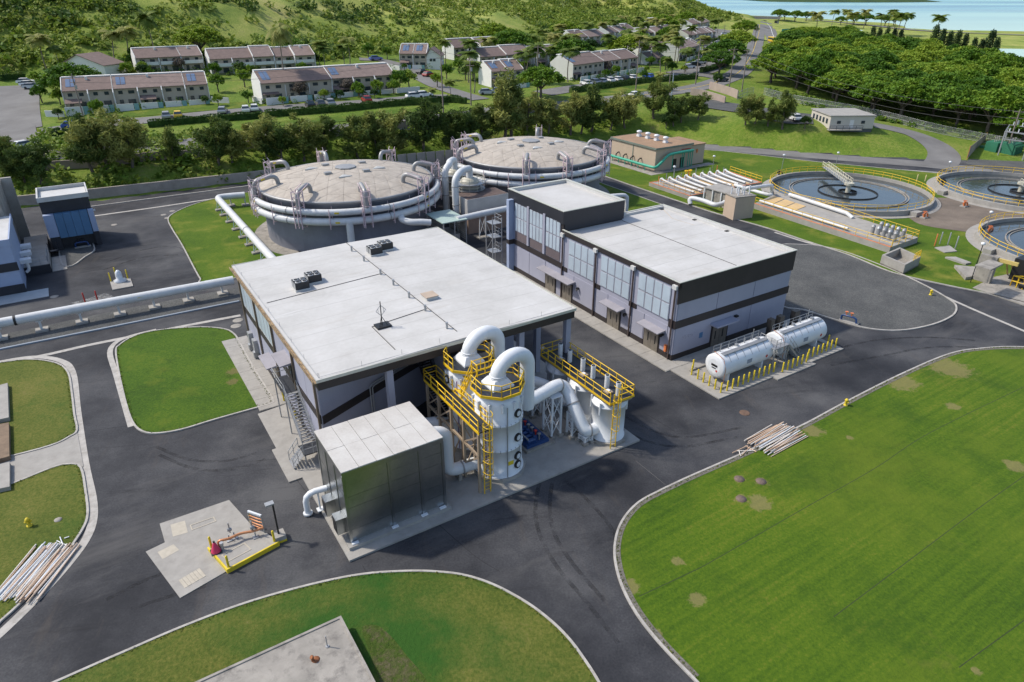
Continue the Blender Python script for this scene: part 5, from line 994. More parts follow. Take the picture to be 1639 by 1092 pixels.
for k in range(3): part('vent_hood', MB().box(-9.88, 109.5 + 3.4 * k, 2.4, -8.6, 110.7 + 3.4 * k, 2.9).tube(cr([(-9.2, 110.1 + 3.4 * k, 2.4), (-9.2, 110.1 + 3.4 * k, 1.4), (-9.6, 110.1 + 3.4 * k, 1.0)], 3), .2, 8), M_whitep, BB)
dk = struct('loading_deck', MB().box(-9.88, 111.6, 0, -6.8, 127, 1.2), M_conc, 'S', 'raised concrete loading deck between the left buildings')
part('deck_face', MB().box(-9.88, 111.3, -.02, -6.75, 111.58, 1.22), M_blk2, dk)
t = thing('deck_railing', 'galvanised railing around the raised loading deck', 'railing', (-7, 113, 1.2)); part('railing', MB().rail([(-9.6, 111.75, 1.2), (-6.9, 111.75, 1.2), (-6.9, 116.5, 1.2)], 1.05, .9, .03), M_galv, t)
stair('deck_steps', 'short dark steps from the loading deck to the lower slab', -6.75, -5.6, 118.2, 1.15, 121.0, .1, M_blk2, treads=5)
struct('concrete_apron', MB().box(-6.72, 111.4, -.02, -4.9, 118.1, .08), M_conc, 'S', 'concrete strip beside the loading deck'); struct('concrete_apron', MB().prism([(-30, 104.6), (-7.4, 104.6), (-7.4, 111.2), (-9.8, 111.2), (-9.8, 104.84), (-30, 104.84)], -.02, .06) if 0 else MB().box(-30, 101.6, -.02, -7.4, 104.8, .06), pm('pale_blue_concrete', (.33, .36, .38), .8, var=.12), 'S', 'wide pale concrete apron below the left building')
g_ = ccw(ppoly([(100, 422), (115, 426), (135, 412), (150, 402), (148, 390), (143, 370), (110, 375), (96, 390)], 3)); struct('gravel_bed', MB().prism(g_, -.02, .05), M_gravel, 'S', 'gravel bed in front of the small pump house', 'stuff'); struct('kerb', MB().strip(g_, 0, -.18, 0, .14, True), M_kerb, 'S', 'white kerb around the small gravel bed')
def valve_set(name, label, px, py, ang=0., cols=(M_blue, M_red)):
    u, v = S(px, py); t = thing(name, label, 'valve assembly', (u, v, .05)); part('base', MB().box(u - 1.1, v - .3, .05, u + 1.1, v + .3, .2), M_conc, t)
    part('pipework', MB().tube([(u - .9, v, .2), (u - .9, v, .7), (u - .7, v, .85), (u + .5, v, .85), (u + .75, v, .7), (u + .85, v, .2)], .12, 10), cols[0], t)
    for k in (-.45, .15): part('valve', MB().cyl((u + k, v, .85), (u + k, v, 1.3), .07, 8).cyl((u + k, v, 1.3), (u + k, v, 1.36), .2, 10), cols[1], t)
    t.rotation_euler.z += ang; return t
valve_set('backflow_assembly', 'blue and black backflow valves on the gravel by the pump house', 133, 396, 0, (M_blue, M_black)); valve_set('backflow_assembly', 'blue pipe with red valves at the edge of the gravel lot', 1358, 517, R(-75), (M_blue, M_orange))
# yard items on the left
u, v = S(194, 455); t = thing('pump_pad', 'white mushroom vent on a concrete pad between yellow posts', 'vent', (u, v, 0)); part('pad', MB().box(u - 1.2, v - 1.9, 0, u + 1.3, v + 1.4, .14), M_conc, t); part('vent_head', MB().lathe(u, v + .8, [(.75, .14), (.8, .35), (.4, .5), (.42, 1.1), (.36, 1.5), (.15, 1.75), (.01, 1.8)], 16), M_whitep, t)
for i, (px, py) in enumerate(((178, 452), (205, 447), (186, 443))):
    boll(*S(px, py), 'yellow post beside the white mushroom vent, %s of three from the left' % ('first', 'third', 'second')[i], 0, 1.4, 'yellow posts by the mushroom vent')
for i, (px, py) in enumerate(((137, 486), (157, 483))): boll(*S(px, py), ('red and white post by the pipeline, left of the pair', 'red and white post by the pipeline, right of the pair')[i], 0, 1.5, 'red posts by the pipeline', M_red)
for i, (px, py, l) in enumerate([(381, 513, 'upper'), (378, 522, 'middle'), (366, 535, 'lower')]):
    u, v = S(px, py); solo('manhole_cover', MB().lathe(u, v, [(.62, .0), (.62, .02), (.5, .03), (.01, .03)], 18), M_conc_d, 'round manhole cover by the lawn island, %s of three' % l, 'manhole cover', group='manhole covers')
for i, (px, py) in enumerate(((262, 344), (268, 349), (276, 338), (183, 360), (87, 475), (865, 556), (1192, 661))):
    u, v = S(px, py); z = .09 if i < 0 else 0
    solo('manhole_cover', MB().lathe(u, v, [(.5, z), (.5, z + .02), (.4, z + .028), (.01, z + .028)], 16), M_conc_d if i < 6 else pm('rust_grate', (.13, .08, .055), .8, var=.3, scale=4), ['round cover at the corner of the upper lawn, lowest of three', 'round cover at the corner of the upper lawn, middle of three', 'round cover at the corner of the upper lawn, highest of three', 'single round cover in the left yard', 'round cover by the pale apron at the left', 'round cover under the edge of the white roof', 'rusty drain grate on the asphalt before the pipe pile'][i], 'manhole cover', group='manhole covers')
# ------------------------------------------------------------------ fuelling pad at the lower left
zq = lambda x, y, z=0.: S(220 + x / 6.066, 780 + y / 6.066, z)
slab = struct('concrete_slab', MB().prism([zq(415, 1080), zq(82, 630), zq(268, 540), zq(217, 358), zq(890, 128), zq(1240, 520), zq(875, 815)], -.02, .05), M_conc, 'S', 'pale concrete slab with inset patches in the dark asphalt')
M_patch = pm('cream_concrete_patch', (.42, .38, .31), .9, var=.1, scale=3)
part('inset_patch', MB().prism([zq(320, 365, .05), zq(460, 325, .05), zq(490, 440, .05), zq(345, 480, .05)], .05, .058), M_patch, slab)
part('inset_patch', MB().prism([zq(195, 630, .05), zq(350, 555, .05), zq(405, 610, .05), zq(245, 700, .05)], .05, .058), M_patch, slab)
for k in range(6):
    f0, f1_ = k / 6, (k + .9) / 6; a, b_, c_, d_ = np.array(zq(400, 905, .05)), np.array(zq(605, 785, .05)), np.array(zq(670, 860, .05)), np.array(zq(460, 980, .05))
    part('grate_slab', MB().prism([tuple(a + (b_ - a) * f0), tuple(a + (b_ - a) * f1_), tuple(d_ + (c_ - d_) * f1_), tuple(d_ + (c_ - d_) * f0)], .05, .065 + .008 * (k % 2)), M_patch, slab)
part('hatch_frame', MB().strip(ccw([zq(515, 370, .05), zq(740, 292, .05), zq(760, 330, .05), zq(532, 415, .05)]), -.04, .04, .05, .075, True), M_patch, slab)
YP = thing('raised_pad', 'raised concrete pad with yellow painted kerb at the lower left', 'pad', (*zq(1000, 600), 0))
pp = [zq(690, 580, .35), zq(875, 790, .35), zq(1370, 525, .35), zq(1225, 425, .35), zq(1080, 380, .35)]
part('pad_body', MB().prism(pp, 0, .35), M_conc, YP); part('yellow_edge', MB().strip([pp[0], pp[1], pp[2]], -.10, .012, .0, .37), M_yelp, YP)
part('hatch_frame', MB().strip(ccw([zq(820, 660, .35), zq(1040, 545, .35), zq(1100, 605, .35), zq(885, 720, .35)]), -.04, .04, .35, .375, True), M_patch, YP)
for i, (x, y, l) in enumerate(((720, 585, 'back left'), (885, 772, 'front'), (1105, 355, 'back'), (1330, 525, 'right'))):
    boll(*zq(x, y, .35), 'yellow bollard at the %s corner of the raised yellow pad' % l, .35, 1.0, 'yellow bollards on the raised pad')
u, v = zq(765, 625, .35); t = thing('traffic_cone', 'pinkish red traffic cone on the raised yellow pad', 'cone', (u, v, .35)); part('cone_body', MB().lathe(u, v, [(.34, .4), (.1, 1.15), (.07, 1.2), (.001, 1.21)], 16), pm('cone_pink', (.55, .03, .10), .5), t); part('cone_base', MB().box(u - .36, v - .36, .35, u + .36, v + .36, .41), M_black, t); part('cone_tip', MB().cyl((u, v, 1.18), (u, v, 1.32), .07, 8), M_black, t)
t = thing('copper_pipeline', 'copper coloured pipe run on short stands across the raised pad', 'pipe', (*zq(1000, 500, .35), .35))
part('pipe_body', MB().tube(cr([(*zq(800, 575, .35), .45), (*zq(800, 560, .5), .85), (*zq(900, 500, .8), .85), (*zq(1000, 455, .8), .85), (*zq(1130, 430, .8), .85), (*zq(1225, 400, .8), .9)], 4), .1, 10), M_copper, t)
for x, y in ((945, 490), (1150, 485), (895, 515)): u, v = zq(x, y, .35); part('stand', MB().box(u - .2, v - .2, .35, u + .2, v + .2, .42).cyl((u, v, .42), (u, v, .85), .05, 8), M_galv, t)
for x, y in ((905, 400), (1125, 380)): u, v = zq(x, y + 60, .6); part('valve', MB().cyl((u, v, .8), (u, v, 1.7), .05, 8).cyl((u - .15, v, 1.1), (u + .15, v, 1.1), .14, 8), M_darkpipe, t)
u, v = zq(830, 610, .35); solo('meter', MB().cyl((u, v, .35), (u, v, .85), .1, 10).cyl((u, v, .85), (u, v, 1.05), .14, 10), M_galv, 'small gray meter beside the traffic cone', 'meter')
a, b_ = zq(1110, 395, .35), zq(1235, 440, .35); t = thing('hose_rack', 'pipe rack with orange hoses at the back of the raised pad', 'rack', (*a, .35))
for p in (a, b_): part('post', MB().cyl((*p, .35), (*p, 2.0), .05, 8), M_galv, t)
part('top_rail', MB().bar((*a, 1.95), (*b_, 1.95), .14, .14), M_whitep, t)
for z in (1.6, 1.3, 1.0, .75): part('hose', MB().tube([(a[0] + (b_[0] - a[0]) * f, a[1] + (b_[1] - a[1]) * f, z - .06 * math.sin(f * 3.1)) for f in (0, .25, .5, .75, 1)], .06, 8), M_copper, t)
u, v = zq(1375, 470, .35); t = thing('light_pole', 'short black light pole on a block beside the raised yellow pad', 'lamp post', (u, v, 0)); part('base_block', MB().box(u - .42, v - .42, .18, u + .42, v + .42, .55), M_conc, t); part('base_stripe', MB().box(u - .43, v - .43, 0, u + .43, v + .43, .18), M_yelp, t); part('pole', MB().cyl((u, v, .55), (u, v, 3.3), .07, 8), M_black, t); part('lamp_head', MB().box(u - .5, v - .12, 3.3, u + .1, v + .3, 3.42), M_galv, t)

# ------------------------------------------------------------------ old concrete roof at the bottom edge
cu_, cv_ = S(545, 987, 1.0); ru_ = S(600, 1088, 1.0)[0]
t = thing('concrete_vault', 'old stained concrete roof slab rising from the front lawn', 'building', (2, cv_ - 4, 0)); part('roof_slab', MB().prism([(-5.2, cv_), (cu_ + .05, cv_), (ru_ + .05, 18.0), (-5.2, 18.0)], .75, 1.0), M_conc_d, t); part('wall', MB().prism([(-5.0, cv_ - .15), (cu_ - .1, cv_ - .15), (ru_ - .1, 18.1), (-5.0, 18.1)], -.02, .75), M_conc_d, t)
part('edge_lip', MB().strip([(-5.15, cv_ - .06), (cu_ - .02, cv_ - .06), (ru_, 18.1)], -.1, .06, 1.0, 1.07), M_conc_d, t)
u, v = S(502, 1057, 1.0); t = thing('rusty_vent', 'rusty vent stub on the old concrete roof', 'vent', (u, v, 1.0)); part('plate', MB().lathe(u + .12, v - .02, [(.24, 1.0), (.24, 1.02), (.001, 1.025)], 16), pm('rust', (.22, .08, .03), .8, var=.4, scale=6), t); part('stub', MB().cyl((u - .05, v, 1.0), (u - .05, v, 1.28), .09, 10).cyl((u - .05, v, 1.28), (u - .1, v, 1.34), .12, 10), pm('rust', (.22, .08, .03)), t)
u, v = S(524, 1035, 1.0); solo('vent_pipe', MB().cyl((u, v, 1.0), (u, v, 1.9), .035, 8).cyl((u, v, 1.0), (u, v, 1.05), .12, 8), M_galv, 'thin gray pipe standing on the old concrete roof', 'pipe')
struct('ditch', MB().prism(ppoly([(580, 1006), (602, 1002), (622, 1016), (640, 1036), (652, 1052), (676, 1080), (690, 1110), (690, 1160), (640, 1160), (604, 1080), (590, 1040)], 3), .0, .086), ground_mat('ditch_soil', [(.3, (.03, .06, .008)), (.46, (.06, .10, .012)), (.58, (.10, .10, .04)), (.72, (.19, .155, .11))], .5, 4, .45, bump=1.0, bdist=.3), 'S', 'rough weedy ditch beside the old concrete roof')
M_joint = pm('paving_joint', (.012, .012, .014), .9); M_pale = pm('pale_joint', (.11, .105, .10), .9)
for q in ([(1018, 738), (1065, 776)], [(700, 838), (760, 890), (800, 915)], [(440, 705), (470, 760), (500, 800)], [(146, 690), (215, 680)], [(900, 560), (1000, 640), (1080, 690)], [(580, 905), (590, 922)]):
    struct('paving_joint', MB().strip(ppoly(q, 4, False), -.018, .018, .001, .004), M_joint if q[0][0] != 1018 else M_pale, 'S', 'thin joint line in the asphalt')
def fade_mat(name, col, amt, sc_):
    m = pm(name, col, .85, var=.3, scale=2); nt = m.node_tree; b = nt.nodes['Principled BSDF']; tr = nt.nodes.new('ShaderNodeBsdfTransparent'); mx = nt.nodes.new('ShaderNodeMixShader'); n = nt.nodes.new('ShaderNodeTexNoise'); n.inputs['Scale'].default_value = sc_; n.inputs['Detail'].default_value = 7; n.inputs['Roughness'].default_value = .75
    g = nt.nodes.new('ShaderNodeNewGeometry'); nt.links.new(g.outputs['Position'], n.inputs['Vector']); r = ramp(nt, [(.42, (0, 0, 0)), (.68, (amt,) * 3)]); nt.links.new(n.outputs[0], r.inputs[0]); nt.links.new(r.outputs[0], mx.inputs[0]); nt.links.new(tr.outputs[0], mx.inputs[1]); nt.links.new(b.outputs[0], mx.inputs[2]); nt.links.new(mx.outputs[0], nt.nodes['Material Output'].inputs[0]); return m
M_tyre = fade_mat('tyre_scuff', (.012, .012, .014), .28, .55); M_smear = fade_mat('white_smear', (.4, .4, .39), .55, 1.6)
for i, q in enumerate(([(872, 742), (858, 800), (862, 850), (890, 905), (940, 965), (990, 1030)], [(890, 746), (880, 800), (886, 850), (915, 900), (968, 962)], [(905, 770), (940, 800), (975, 840), (985, 860)], [(250, 715), (300, 735), (360, 738), (410, 725)], [(255, 728), (310, 750), (370, 752), (425, 735)], [(170, 960), (230, 930), (270, 915)], [(210, 975), (280, 952), (330, 938)], [(940, 640), (1000, 690), (1080, 715), (1180, 700)], [(950, 628), (1015, 675), (1090, 700), (1190, 684)], [(1330, 560), (1400, 545), (1480, 540), (1560, 545)], [(1330, 585), (1410, 570), (1490, 556), (1570, 556)], [(170, 420), (230, 400), (280, 395), (310, 410)], [(165, 432), (230, 412), (285, 408)])):
    struct('tyre_mark', MB().strip(ppoly(q, 6, False), -.16, .16, .001, .0035 + .0004 * i), M_tyre, 'S', 'curved dark tyre scuff on the asphalt', 'stuff')
struct('paint_smear', MB().strip(ppoly([(118, 489), (145, 482), (176, 472)], 4, False), -1.1, 1.1, .001, .006), M_smear, 'S', 'white powder spill around the red posts', 'stuff')
# ------------------------------------------------------------------ vault at the left edge
t = thing('concrete_vault', 'brown stained concrete vault cut by the left picture edge', 'vault', (*S(0, 690), 0)); part('cover', MB().prism([S(-90, 640, .5), S(12, 613, .5), S(14, 668, .5), S(-90, 690, .5)], 0, .5), M_conc, t); part('cover', MB().prism([S(-90, 696, .5), S(14, 676, .5), S(15, 730, .5), S(-90, 760, .5)], 0, .5), pm('brown_concrete', (.17, .12, .08), .9, var=.3, scale=1.2), t); part('cover', MB().prism([S(-90, 766, .5), S(15, 738, .5), S(15, 778, .5), S(-90, 800, .5)], 0, .45), M_conc, t)
# ------------------------------------------------------------------ pipe piles
def pile(c0, c1, width, n, label, group, seed, rmax=.055):
    rr = random.Random(seed); a, b_ = np.array(S(*c0)), np.array(S(*c1)); d = b_ - a; L = np.hypot(*d); d /= L; nn = np.array([-d[1], d[0]])
    for i in range(n):
        lay = 0 if i < n * .55 else 1; k = i if lay == 0 else i - int(n * .55); m = int(n * .55) if lay == 0 else n - int(n * .55)
        off = (k + .5) / m * width - width / 2; off += rr.uniform(-.05, .05); l = L * rr.uniform(.72, 1.0); s0 = rr.uniform(0, L - l); tw = rr.uniform(-.05, .05) * L
        r_ = rr.choice((.04, .05, rmax)); z = .09 + r_ + lay * .1 + rr.uniform(0, .03)
        p = a + d * s0 + nn * (off * (.85 if lay else 1) - tw / 2); q = a + d * (s0 + l) + nn * (off * (.85 if lay else 1) + tw / 2)
        mat = rr.choice((M_pvc1, M_pvc1, M_pvc2, M_whitep, pm('faded_pipe_peach', (.58, .44, .33), .5)))
        solo('pvc_pipe', MB().cyl((*p, z), (*q, z + rr.uniform(-.01, .05)), r_, 8), mat, label, 'pipe', (*((p + q) / 2), z), group=group)
pile((18, 968), (100, 872), 3.1, 56, 'loose weathered pipe in the heap on the lower left lawn', 'pipes heaped on the lower left lawn', 5)
pile((1212, 722), (1272, 688), 2.9, 38, 'loose weathered pipe in the heap at the edge of the right field', 'pipes heaped beside the right field kerb', 6)
rr = random.Random(3)
for i, (p, q) in enumerate((((1172, 727), (1196, 716)), ((1178, 724), (1208, 724)), ((1186, 732), (1200, 718)), ((1182, 722), (1185, 733)), ((1193, 716), (1210, 726)))):
    a, b_ = S(*p), S(*q); solo('pvc_pipe', MB().cyl((*a, .14), (*b_, .18), .04, 8), (M_pvc2, M_pvc1)[i % 2], 'short loose pipe offcut beside the right pipe heap', 'pipe', group='pipe offcuts')
for i, (p, q) in enumerate((((97, 862), (104, 880)), ((104, 864), (112, 862)), ((92, 868), (108, 876)))):
    a, b_ = S(*p), S(*q); solo('pvc_pipe', MB().cyl((*a, .14), (*b_, .18), .04, 8), M_whitep, 'short white pipe offcut above the left pipe heap', 'pipe', group='pipe offcuts')
def hydrant(px, py, label, z=.08):
    u, v = S(px, py); t = thing('fire_hydrant', label, 'hydrant', (u, v, z), group='yellow fire hydrants'); part('barrel', MB().lathe(u, v, [(.2, z), (.2, z + .06), (.13, z + .08), (.13, z + .5), (.18, z + .53), (.17, z + .62), (.08, z + .74), (.001, z + .76)], 14), M_yelp, t)
    for dx, dy in ((1, 0), (-1, 0), (0, -1)): part('outlet', MB().cyl((u + dx * .1, v + dy * .1, z + .4), (u + dx * .24, v + dy * .24, z + .4), .075, 10), M_yelp, t)
hydrant(48, 843, 'yellow fire hydrant on the lower left lawn'); hydrant(1353, 650, 'yellow fire hydrant behind the right field kerb'); hydrant(1489, 473, 'yellow hydrant at the rounded end of the gravel lot'); hydrant(1424, 425, 'small yellow hydrant on the grass by the open basin')
u, v = S(93, 832, .08); solo('valve_cover', MB().lathe(u, v, [(.28, .08), (.28, .1), (.001, .11)], 12), M_conc_d, 'gray valve cover on the lower left lawn', 'cover')
for i, (px, py) in enumerate(((1183, 768), (1218, 772), (1186, 800))):
    u, v = S(px, py); solo('manhole_cover', MB().lathe(u, v, [(.42, .08), (.42, .11), (.001, .12)], 16), pm('rusty_cover', (.14, .10, .08), .8, var=.3, scale=4), 'round manhole cover in a bare spot of the right field, %s of three' % ('upper left', 'upper right', 'lower')[i], 'manhole cover', group='manhole covers')

# ------------------------------------------------------------------ settling basins
def basin(cu, cv, label, bridge_px, seed):
    t = thing('settling_basin', label, 'basin', (cu, cv, 0), group='round settling basins'); Rr = 14.5
    part('wall', MB().lathe(cu, cv, [(Rr + .25, 0), (Rr + .25, 1.0), (Rr - .25, 1.02), (Rr - .25, .1)], 72, False), M_conc, t)
    part('walk_ring', MB().lathe(cu, cv, [(Rr + 1.5, .09), (Rr + 1.5, .16), (Rr + .26, .16)], 72, False), M_conc, t)
    part('water', MB().disc(cu, cv, Rr - .2, .42, 72), M_pond, t)
    part('launder', MB().lathe(cu, cv, [(10.7, .2), (10.7, .62), (10.55, .62), (10.55, .2)], 64, False).lathe(cu, cv, [(10.2, .2), (10.2, .56), (10.08, .56), (10.08, .2)], 64, False), M_conc_d, t)
    part('baffle_ring', MB().lathe(cu, cv, [(5.4, .3), (5.4, .62), (5.25, .62), (5.25, .3)], 48, False), M_black, t)
    part('centre_well', MB().lathe(cu, cv, [(1.7, .3), (1.7, .72), (1.55, .72), (1.55, .3)], 32, False), M_black, t)
    part('drive', MB().cyl((cu, cv, .3), (cu, cv, 1.9), .45, 14).cyl((cu, cv, 1.9), (cu, cv, 2.3), .9, 14), M_odor, t)
    rp = [(cu + Rr * math.cos(2 * math.pi * k / 48), cv + Rr * math.sin(2 * math.pi * k / 48), 1.02) for k in range(48)]
    part('railing', MB().rail(rp, 1.07, 2.2, .045, closed=True), M_yel, t)
    if bridge_px:
        x, y = S(*bridge_px, 1.2); a = math.atan2(y - cv, x - cu); d = Vector((math.cos(a), math.sin(a), 0)); e = Vector((-d.y, d.x, 0)); o = Vector((cu, cv, 1.95))
        br = part('bridge', MB().bar(o, o + d * (Rr + .3), 1.1, .12), M_galv, t)
        for s_ in (-.55, .55):
            m = MB(); m.rail([o + e * s_, o + d * (Rr + .3) + e * s_], 1.1, 1.4, .04)
            for k in range(10): m.bar(o + e * s_ + d * (k * 1.45), o + e * s_ + d * (k * 1.45 + 1.45) + Vector((0, 0, 1.1)), .05, .05)
            part('bridge_truss', m, pm('cream_steel', (.55, .52, .40), .6), br)
    for k, a in enumerate((R(150), R(-100))):
        x, y = cu + (Rr + .9) * math.cos(a), cv + (Rr + .9) * math.sin(a); part('scum_box', MB().box(x - .9, y - .6, .1, x + .9, y + .6, .9), M_conc, t)
    return t
C1, C2, C3 = (125.2, 76.0), w2s(99.0, 131.5), w2s(87.6, 98.5)
basin(*C1, 'left round settling basin with a cream bridge to its centre', (1322, 275), 1); basin(*C2, 'upper right round settling basin cut by the picture edge', (1680, 330), 2); basin(*C3, 'lower right round settling basin mostly outside the picture', None, 3)
def machine(px, py, label, mat):
    u, v = S(px, py); t = thing('valve_stand', label, 'valve assembly', (u, v, .1)); part('base', MB().box(u - .5, v - .5, .1, u + .5, v + .5, .3), M_conc, t); part('body', MB().cyl((u, v, .3), (u, v, 1.1), .2, 10).cyl((u - .5, v, .8), (u + .5, v, .8), .14, 10), mat, t); part('handwheel', MB().lathe(u, v, [(.3, 1.2), (.34, 1.25), (.3, 1.3), (.26, 1.25), (.3, 1.2)], 14), mat, t)
    part('elbow_pipe', MB().tube(cr([(u + .5, v, .8), (u + 1.0, v, .7), (u + 1.2, v, .2)], 3), .13, 8), mat, t)
for i, (px, py, l, m_) in enumerate(((1246, 282, 'dark valve stand at the upper left rim of the left basin', M_black), (1478, 350, 'rusty orange valve stand right of the left basin', M_orange), (1508, 296, 'dark valve stand at the left rim of the upper right basin', M_black), (1542, 332, 'orange valve stand below the upper right basin', M_orange), (1582, 374, 'orange valve stand above the lower right basin', M_orange))): machine(px, py, l, m_)
for i, (px, py) in enumerate(((1467, 290), (1480, 291))): boll(*S(px, py), ('cream post beyond the left basin, left of the pair', 'cream post beyond the left basin, right of the pair')[i], .1, 1.3, 'cream posts', pm('cream_post', (.6, .48, .25), .6))
def lamp(px, py, h, label, mat=None):
    u, v = S(px, py); t = thing('light_pole', label, 'lamp post', (u, v, .08)); part('pole', MB().cyl((u, v, .08), (u, v, h), .06, 8), mat or M_galv, t); part('lamp_head', MB().lathe(u, v, [(.05, h), (.28, h + .1), (.28, h + .35), (.05, h + .45)], 10), M_whitep, t)
for px, py, l in ((1077, 292, 'gray lamp post at the near corner of the pipe gallery'), (1140, 274, 'gray lamp post at the back of the pipe gallery'), (1251, 272, 'gray lamp post behind the left basin, left one'), (1337, 268, 'gray lamp post behind the left basin, right one'), (1514, 284, 'gray lamp post by the upper right basin'), (1577, 370, 'gray lamp post between the two right basins')): lamp(px, py, 3.0, l)
lamp(1553, 453, 5.4, 'tall black lamp post by the concrete canopy at the right', M_black)

# ------------------------------------------------------------------ pump building with green pipe
t = thing('pump_building', 'tan flat roofed pump building with a green pipe and four roof vents', 'building', (112, 117, 0))
part('wall', MB().box(105.9, 109.5, 0, 116.6, 124.2, 4.9), M_tan, t); part('annex_wall', MB().box(116.62, 110.2, 0, 121.5, 118.6, 4.3), M_tan, t); part('roof', MB().box(105.7, 109.3, 4.9, 116.8, 124.4, 5.12), M_tanroof, t); part('annex_roof', MB().box(116.82, 110.0, 4.3, 121.7, 118.8, 4.5), M_tanroof, t); part('roof_trim', MB().strip([(105.68, 109.28), (116.82, 109.28), (116.82, 124.42), (105.68, 124.42)], -.06, 0, 4.75, 5.15, True), pm('gray_green_trim', (.16, .19, .16), .6), t)
for k in range(4):
    v = 121.5 - 2.9 * k; vt_ = part('roof_vent', MB().box(111.2, v - .45, 5.12, 112.1, v + .45, 5.5).lathe(111.65, v, [(.42, 5.5), (.42, 6.0), (.62, 6.05), (.6, 6.35), (.2, 6.5), (.001, 6.5)], 12), M_whitep, t)
for v in (116.8,): part('pilaster', MB().box(105.82, v - .1, 0, 105.9, v + .1, 4.75), pm('gray_green_trim', (.16, .19, .16)), t)
part('door', MB().box(111.2, 109.42, 0, 112.2, 109.5, 2.2), M_black, t); part('door', MB().box(113.4, 109.42, 0, 114.6, 109.5, 2.3), M_black, t)
part('sign_strip', MB().box(113.5, 109.44, 3.9, 116.4, 109.49, 4.1), M_red, t); part('wall_lamp', MB().box(118.9, 110.05, 2.6, 119.3, 110.19, 3.4), M_orange, t)
g_ = thing('green_pipe', 'green pipe hugging the tan pump building', 'pipe', (107, 112, 0)); part('pipe_body', MB().tube(cr([(105.0, 123.8, 1.2), (105.0, 118, 1.2), (105.0, 112, 1.2), (105.1, 109.4, 1.2), (105.6, 108.7, 1.3), (107.0, 108.6, 2.2), (108.3, 108.6, 3.2), (109.5, 108.6, 3.6), (113, 108.6, 3.7), (116.2, 108.6, 3.7)], 4), .3, 12), M_green, g_)
for v in (122.6, 120.4, 118.2, 116, 113.8, 111.6): part('leg', MB().box(104.92, v - .06, .05, 105.08, v + .06, .95), M_green, g_)
for u in (110.2, 113.0, 113.6, 114.9, 115.5, 116.1): part('drop_leg', MB().cyl((u, 108.6, .05), (u, 108.6, 3.5), .1, 8), M_green, g_)
for v in (121.4, 118.9, 116.4, 113.9): part('branch_fitting', MB().tube([(105.0, v, 1.4), (105.0, v, 1.9), (105.5, v, 2.2), (105.9, v, 2.2)], .14, 8), M_black, g_)
struct('concrete_apron', MB().box(103.2, 107.4, .05, 122.5, 109.4, .12).box(103.2, 109.41, .05, 105.8, 124.5, .12), M_conc_d, 'S', 'concrete strip around the tan pump building')
# ------------------------------------------------------------------ pipe gallery
z1 = lambda x, y, z=0.: S(1000 + x / 6.825, 240 + y / 6.825, z)
GL = thing('pipe_gallery', 'low concrete tank deck carrying rows of white pipes and orange edging', 'tank deck', (*z1(900, 380), 0)); q4 = [np.array(z1(*p, .8)) for p in ((265, 355), (1140, 235), (1500, 355), (710, 505))]
part('deck', MB().prism([tuple(q) for q in q4], 0, .8), M_conc, GL); part('orange_edge', MB().strip(ccw([tuple(q) for q in q4]), .0, .25, .8, .86, True), M_orange, GL)
L = lambda s, f: tuple((q4[0] + (q4[1] - q4[0]) * s) * (1 - f) + (q4[3] + (q4[2] - q4[3]) * s) * f)
for k in range(9):
    s = .08 + .1 * k; a, b_, c_ = L(s, .12), L(s, .55), L(s, .95)
    part('white_pipe', MB().tube(cr([(*a, .8), (*a, 1.5), (*L(s, .16), 1.75), (*L(s, .22), 1.5), (*b_, 1.25), (*c_, 1.2)], 4), .2, 10), M_whitepipe, GL)
for k in range(5): part('walk_grating', MB().prism([L(.12 + .17 * k, .3), L(.17 + .17 * k, .3), L(.17 + .17 * k, .95), L(.12 + .17 * k, .95)], .8, .88), pm('tan_grating', (.55, .38, .18), .7), GL)
part('railing', MB().rail([(*L(1, .02), .8), (*L(1, .98), .8)], 1.1, 1.5, .05), M_yel, GL); part('railing', MB().rail([(*L(.02, .2), .8), (*L(.02, .98), .8), (*L(.5, .98), .8)], 1.1, 1.5, .04), pm('orange_yellow', (.6, .33, .08), .5), GL)
for k in range(10): a = L(.1 + .09 * k, .03); part('valve_post', MB().cyl((*a, .8), (*a, 1.9 + .3 * (k % 3)), .08, 8), M_galv if k % 4 else M_orange, GL)
for i in range(2): u, v = L(.42 + .05 * i, .05); part('yellow_valve', MB().cyl((u, v, .8), (u, v, 2.4), .12, 8).lathe(u, v, [(.35, 2.2), (.4, 2.3), (.35, 2.4), (.3, 2.3), (.35, 2.2)], 12), M_yel, GL)
t = thing('flat_shelter', 'low shelter with flat pale roof and gray walls by the pipe gallery', 'shelter', (*z1(1080, 480), 0)); p4 = [np.array(z1(*p, 2.9)) for p in ((868, 405), (1030, 365), (1292, 440), (1162, 492))]; cc = sum(p4) / 4
part('roof', MB().prism([tuple(p) for p in p4], 2.75, 2.9), M_conc, t); part('wall', MB().prism([tuple(cc + (p - cc) * .9) for p in p4], 0, 2.74), M_conc_d, t)
for f in (0, .33, .66, 1.0): p = p4[0] + (p4[3] - p4[0]) * f; p = cc + (p - cc) * .96; part('post', MB().box(p[0] - .1, p[1] - .1, 0, p[0] + .1, p[1] + .1, 2.75), M_whitep, t)
t = thing('tan_vault', 'tall tan concrete vault with stubby vents at the road edge', 'vault', (*z1(1230, 700), 0)); b4 = [np.array(z1(*p, 0)) for p in ((1068, 715), (1180, 770), (1390, 745))]; b4.append(b4[0] + b4[2] - b4[1])
part('wall', MB().prism([tuple(p) for p in b4], 0, 3.9), M_tan, t); ctr = sum(b4) / 4; part('top_slab', MB().prism([tuple(ctr + (p - ctr) * 1.06) for p in b4], 3.9, 4.05), M_conc_d, t)
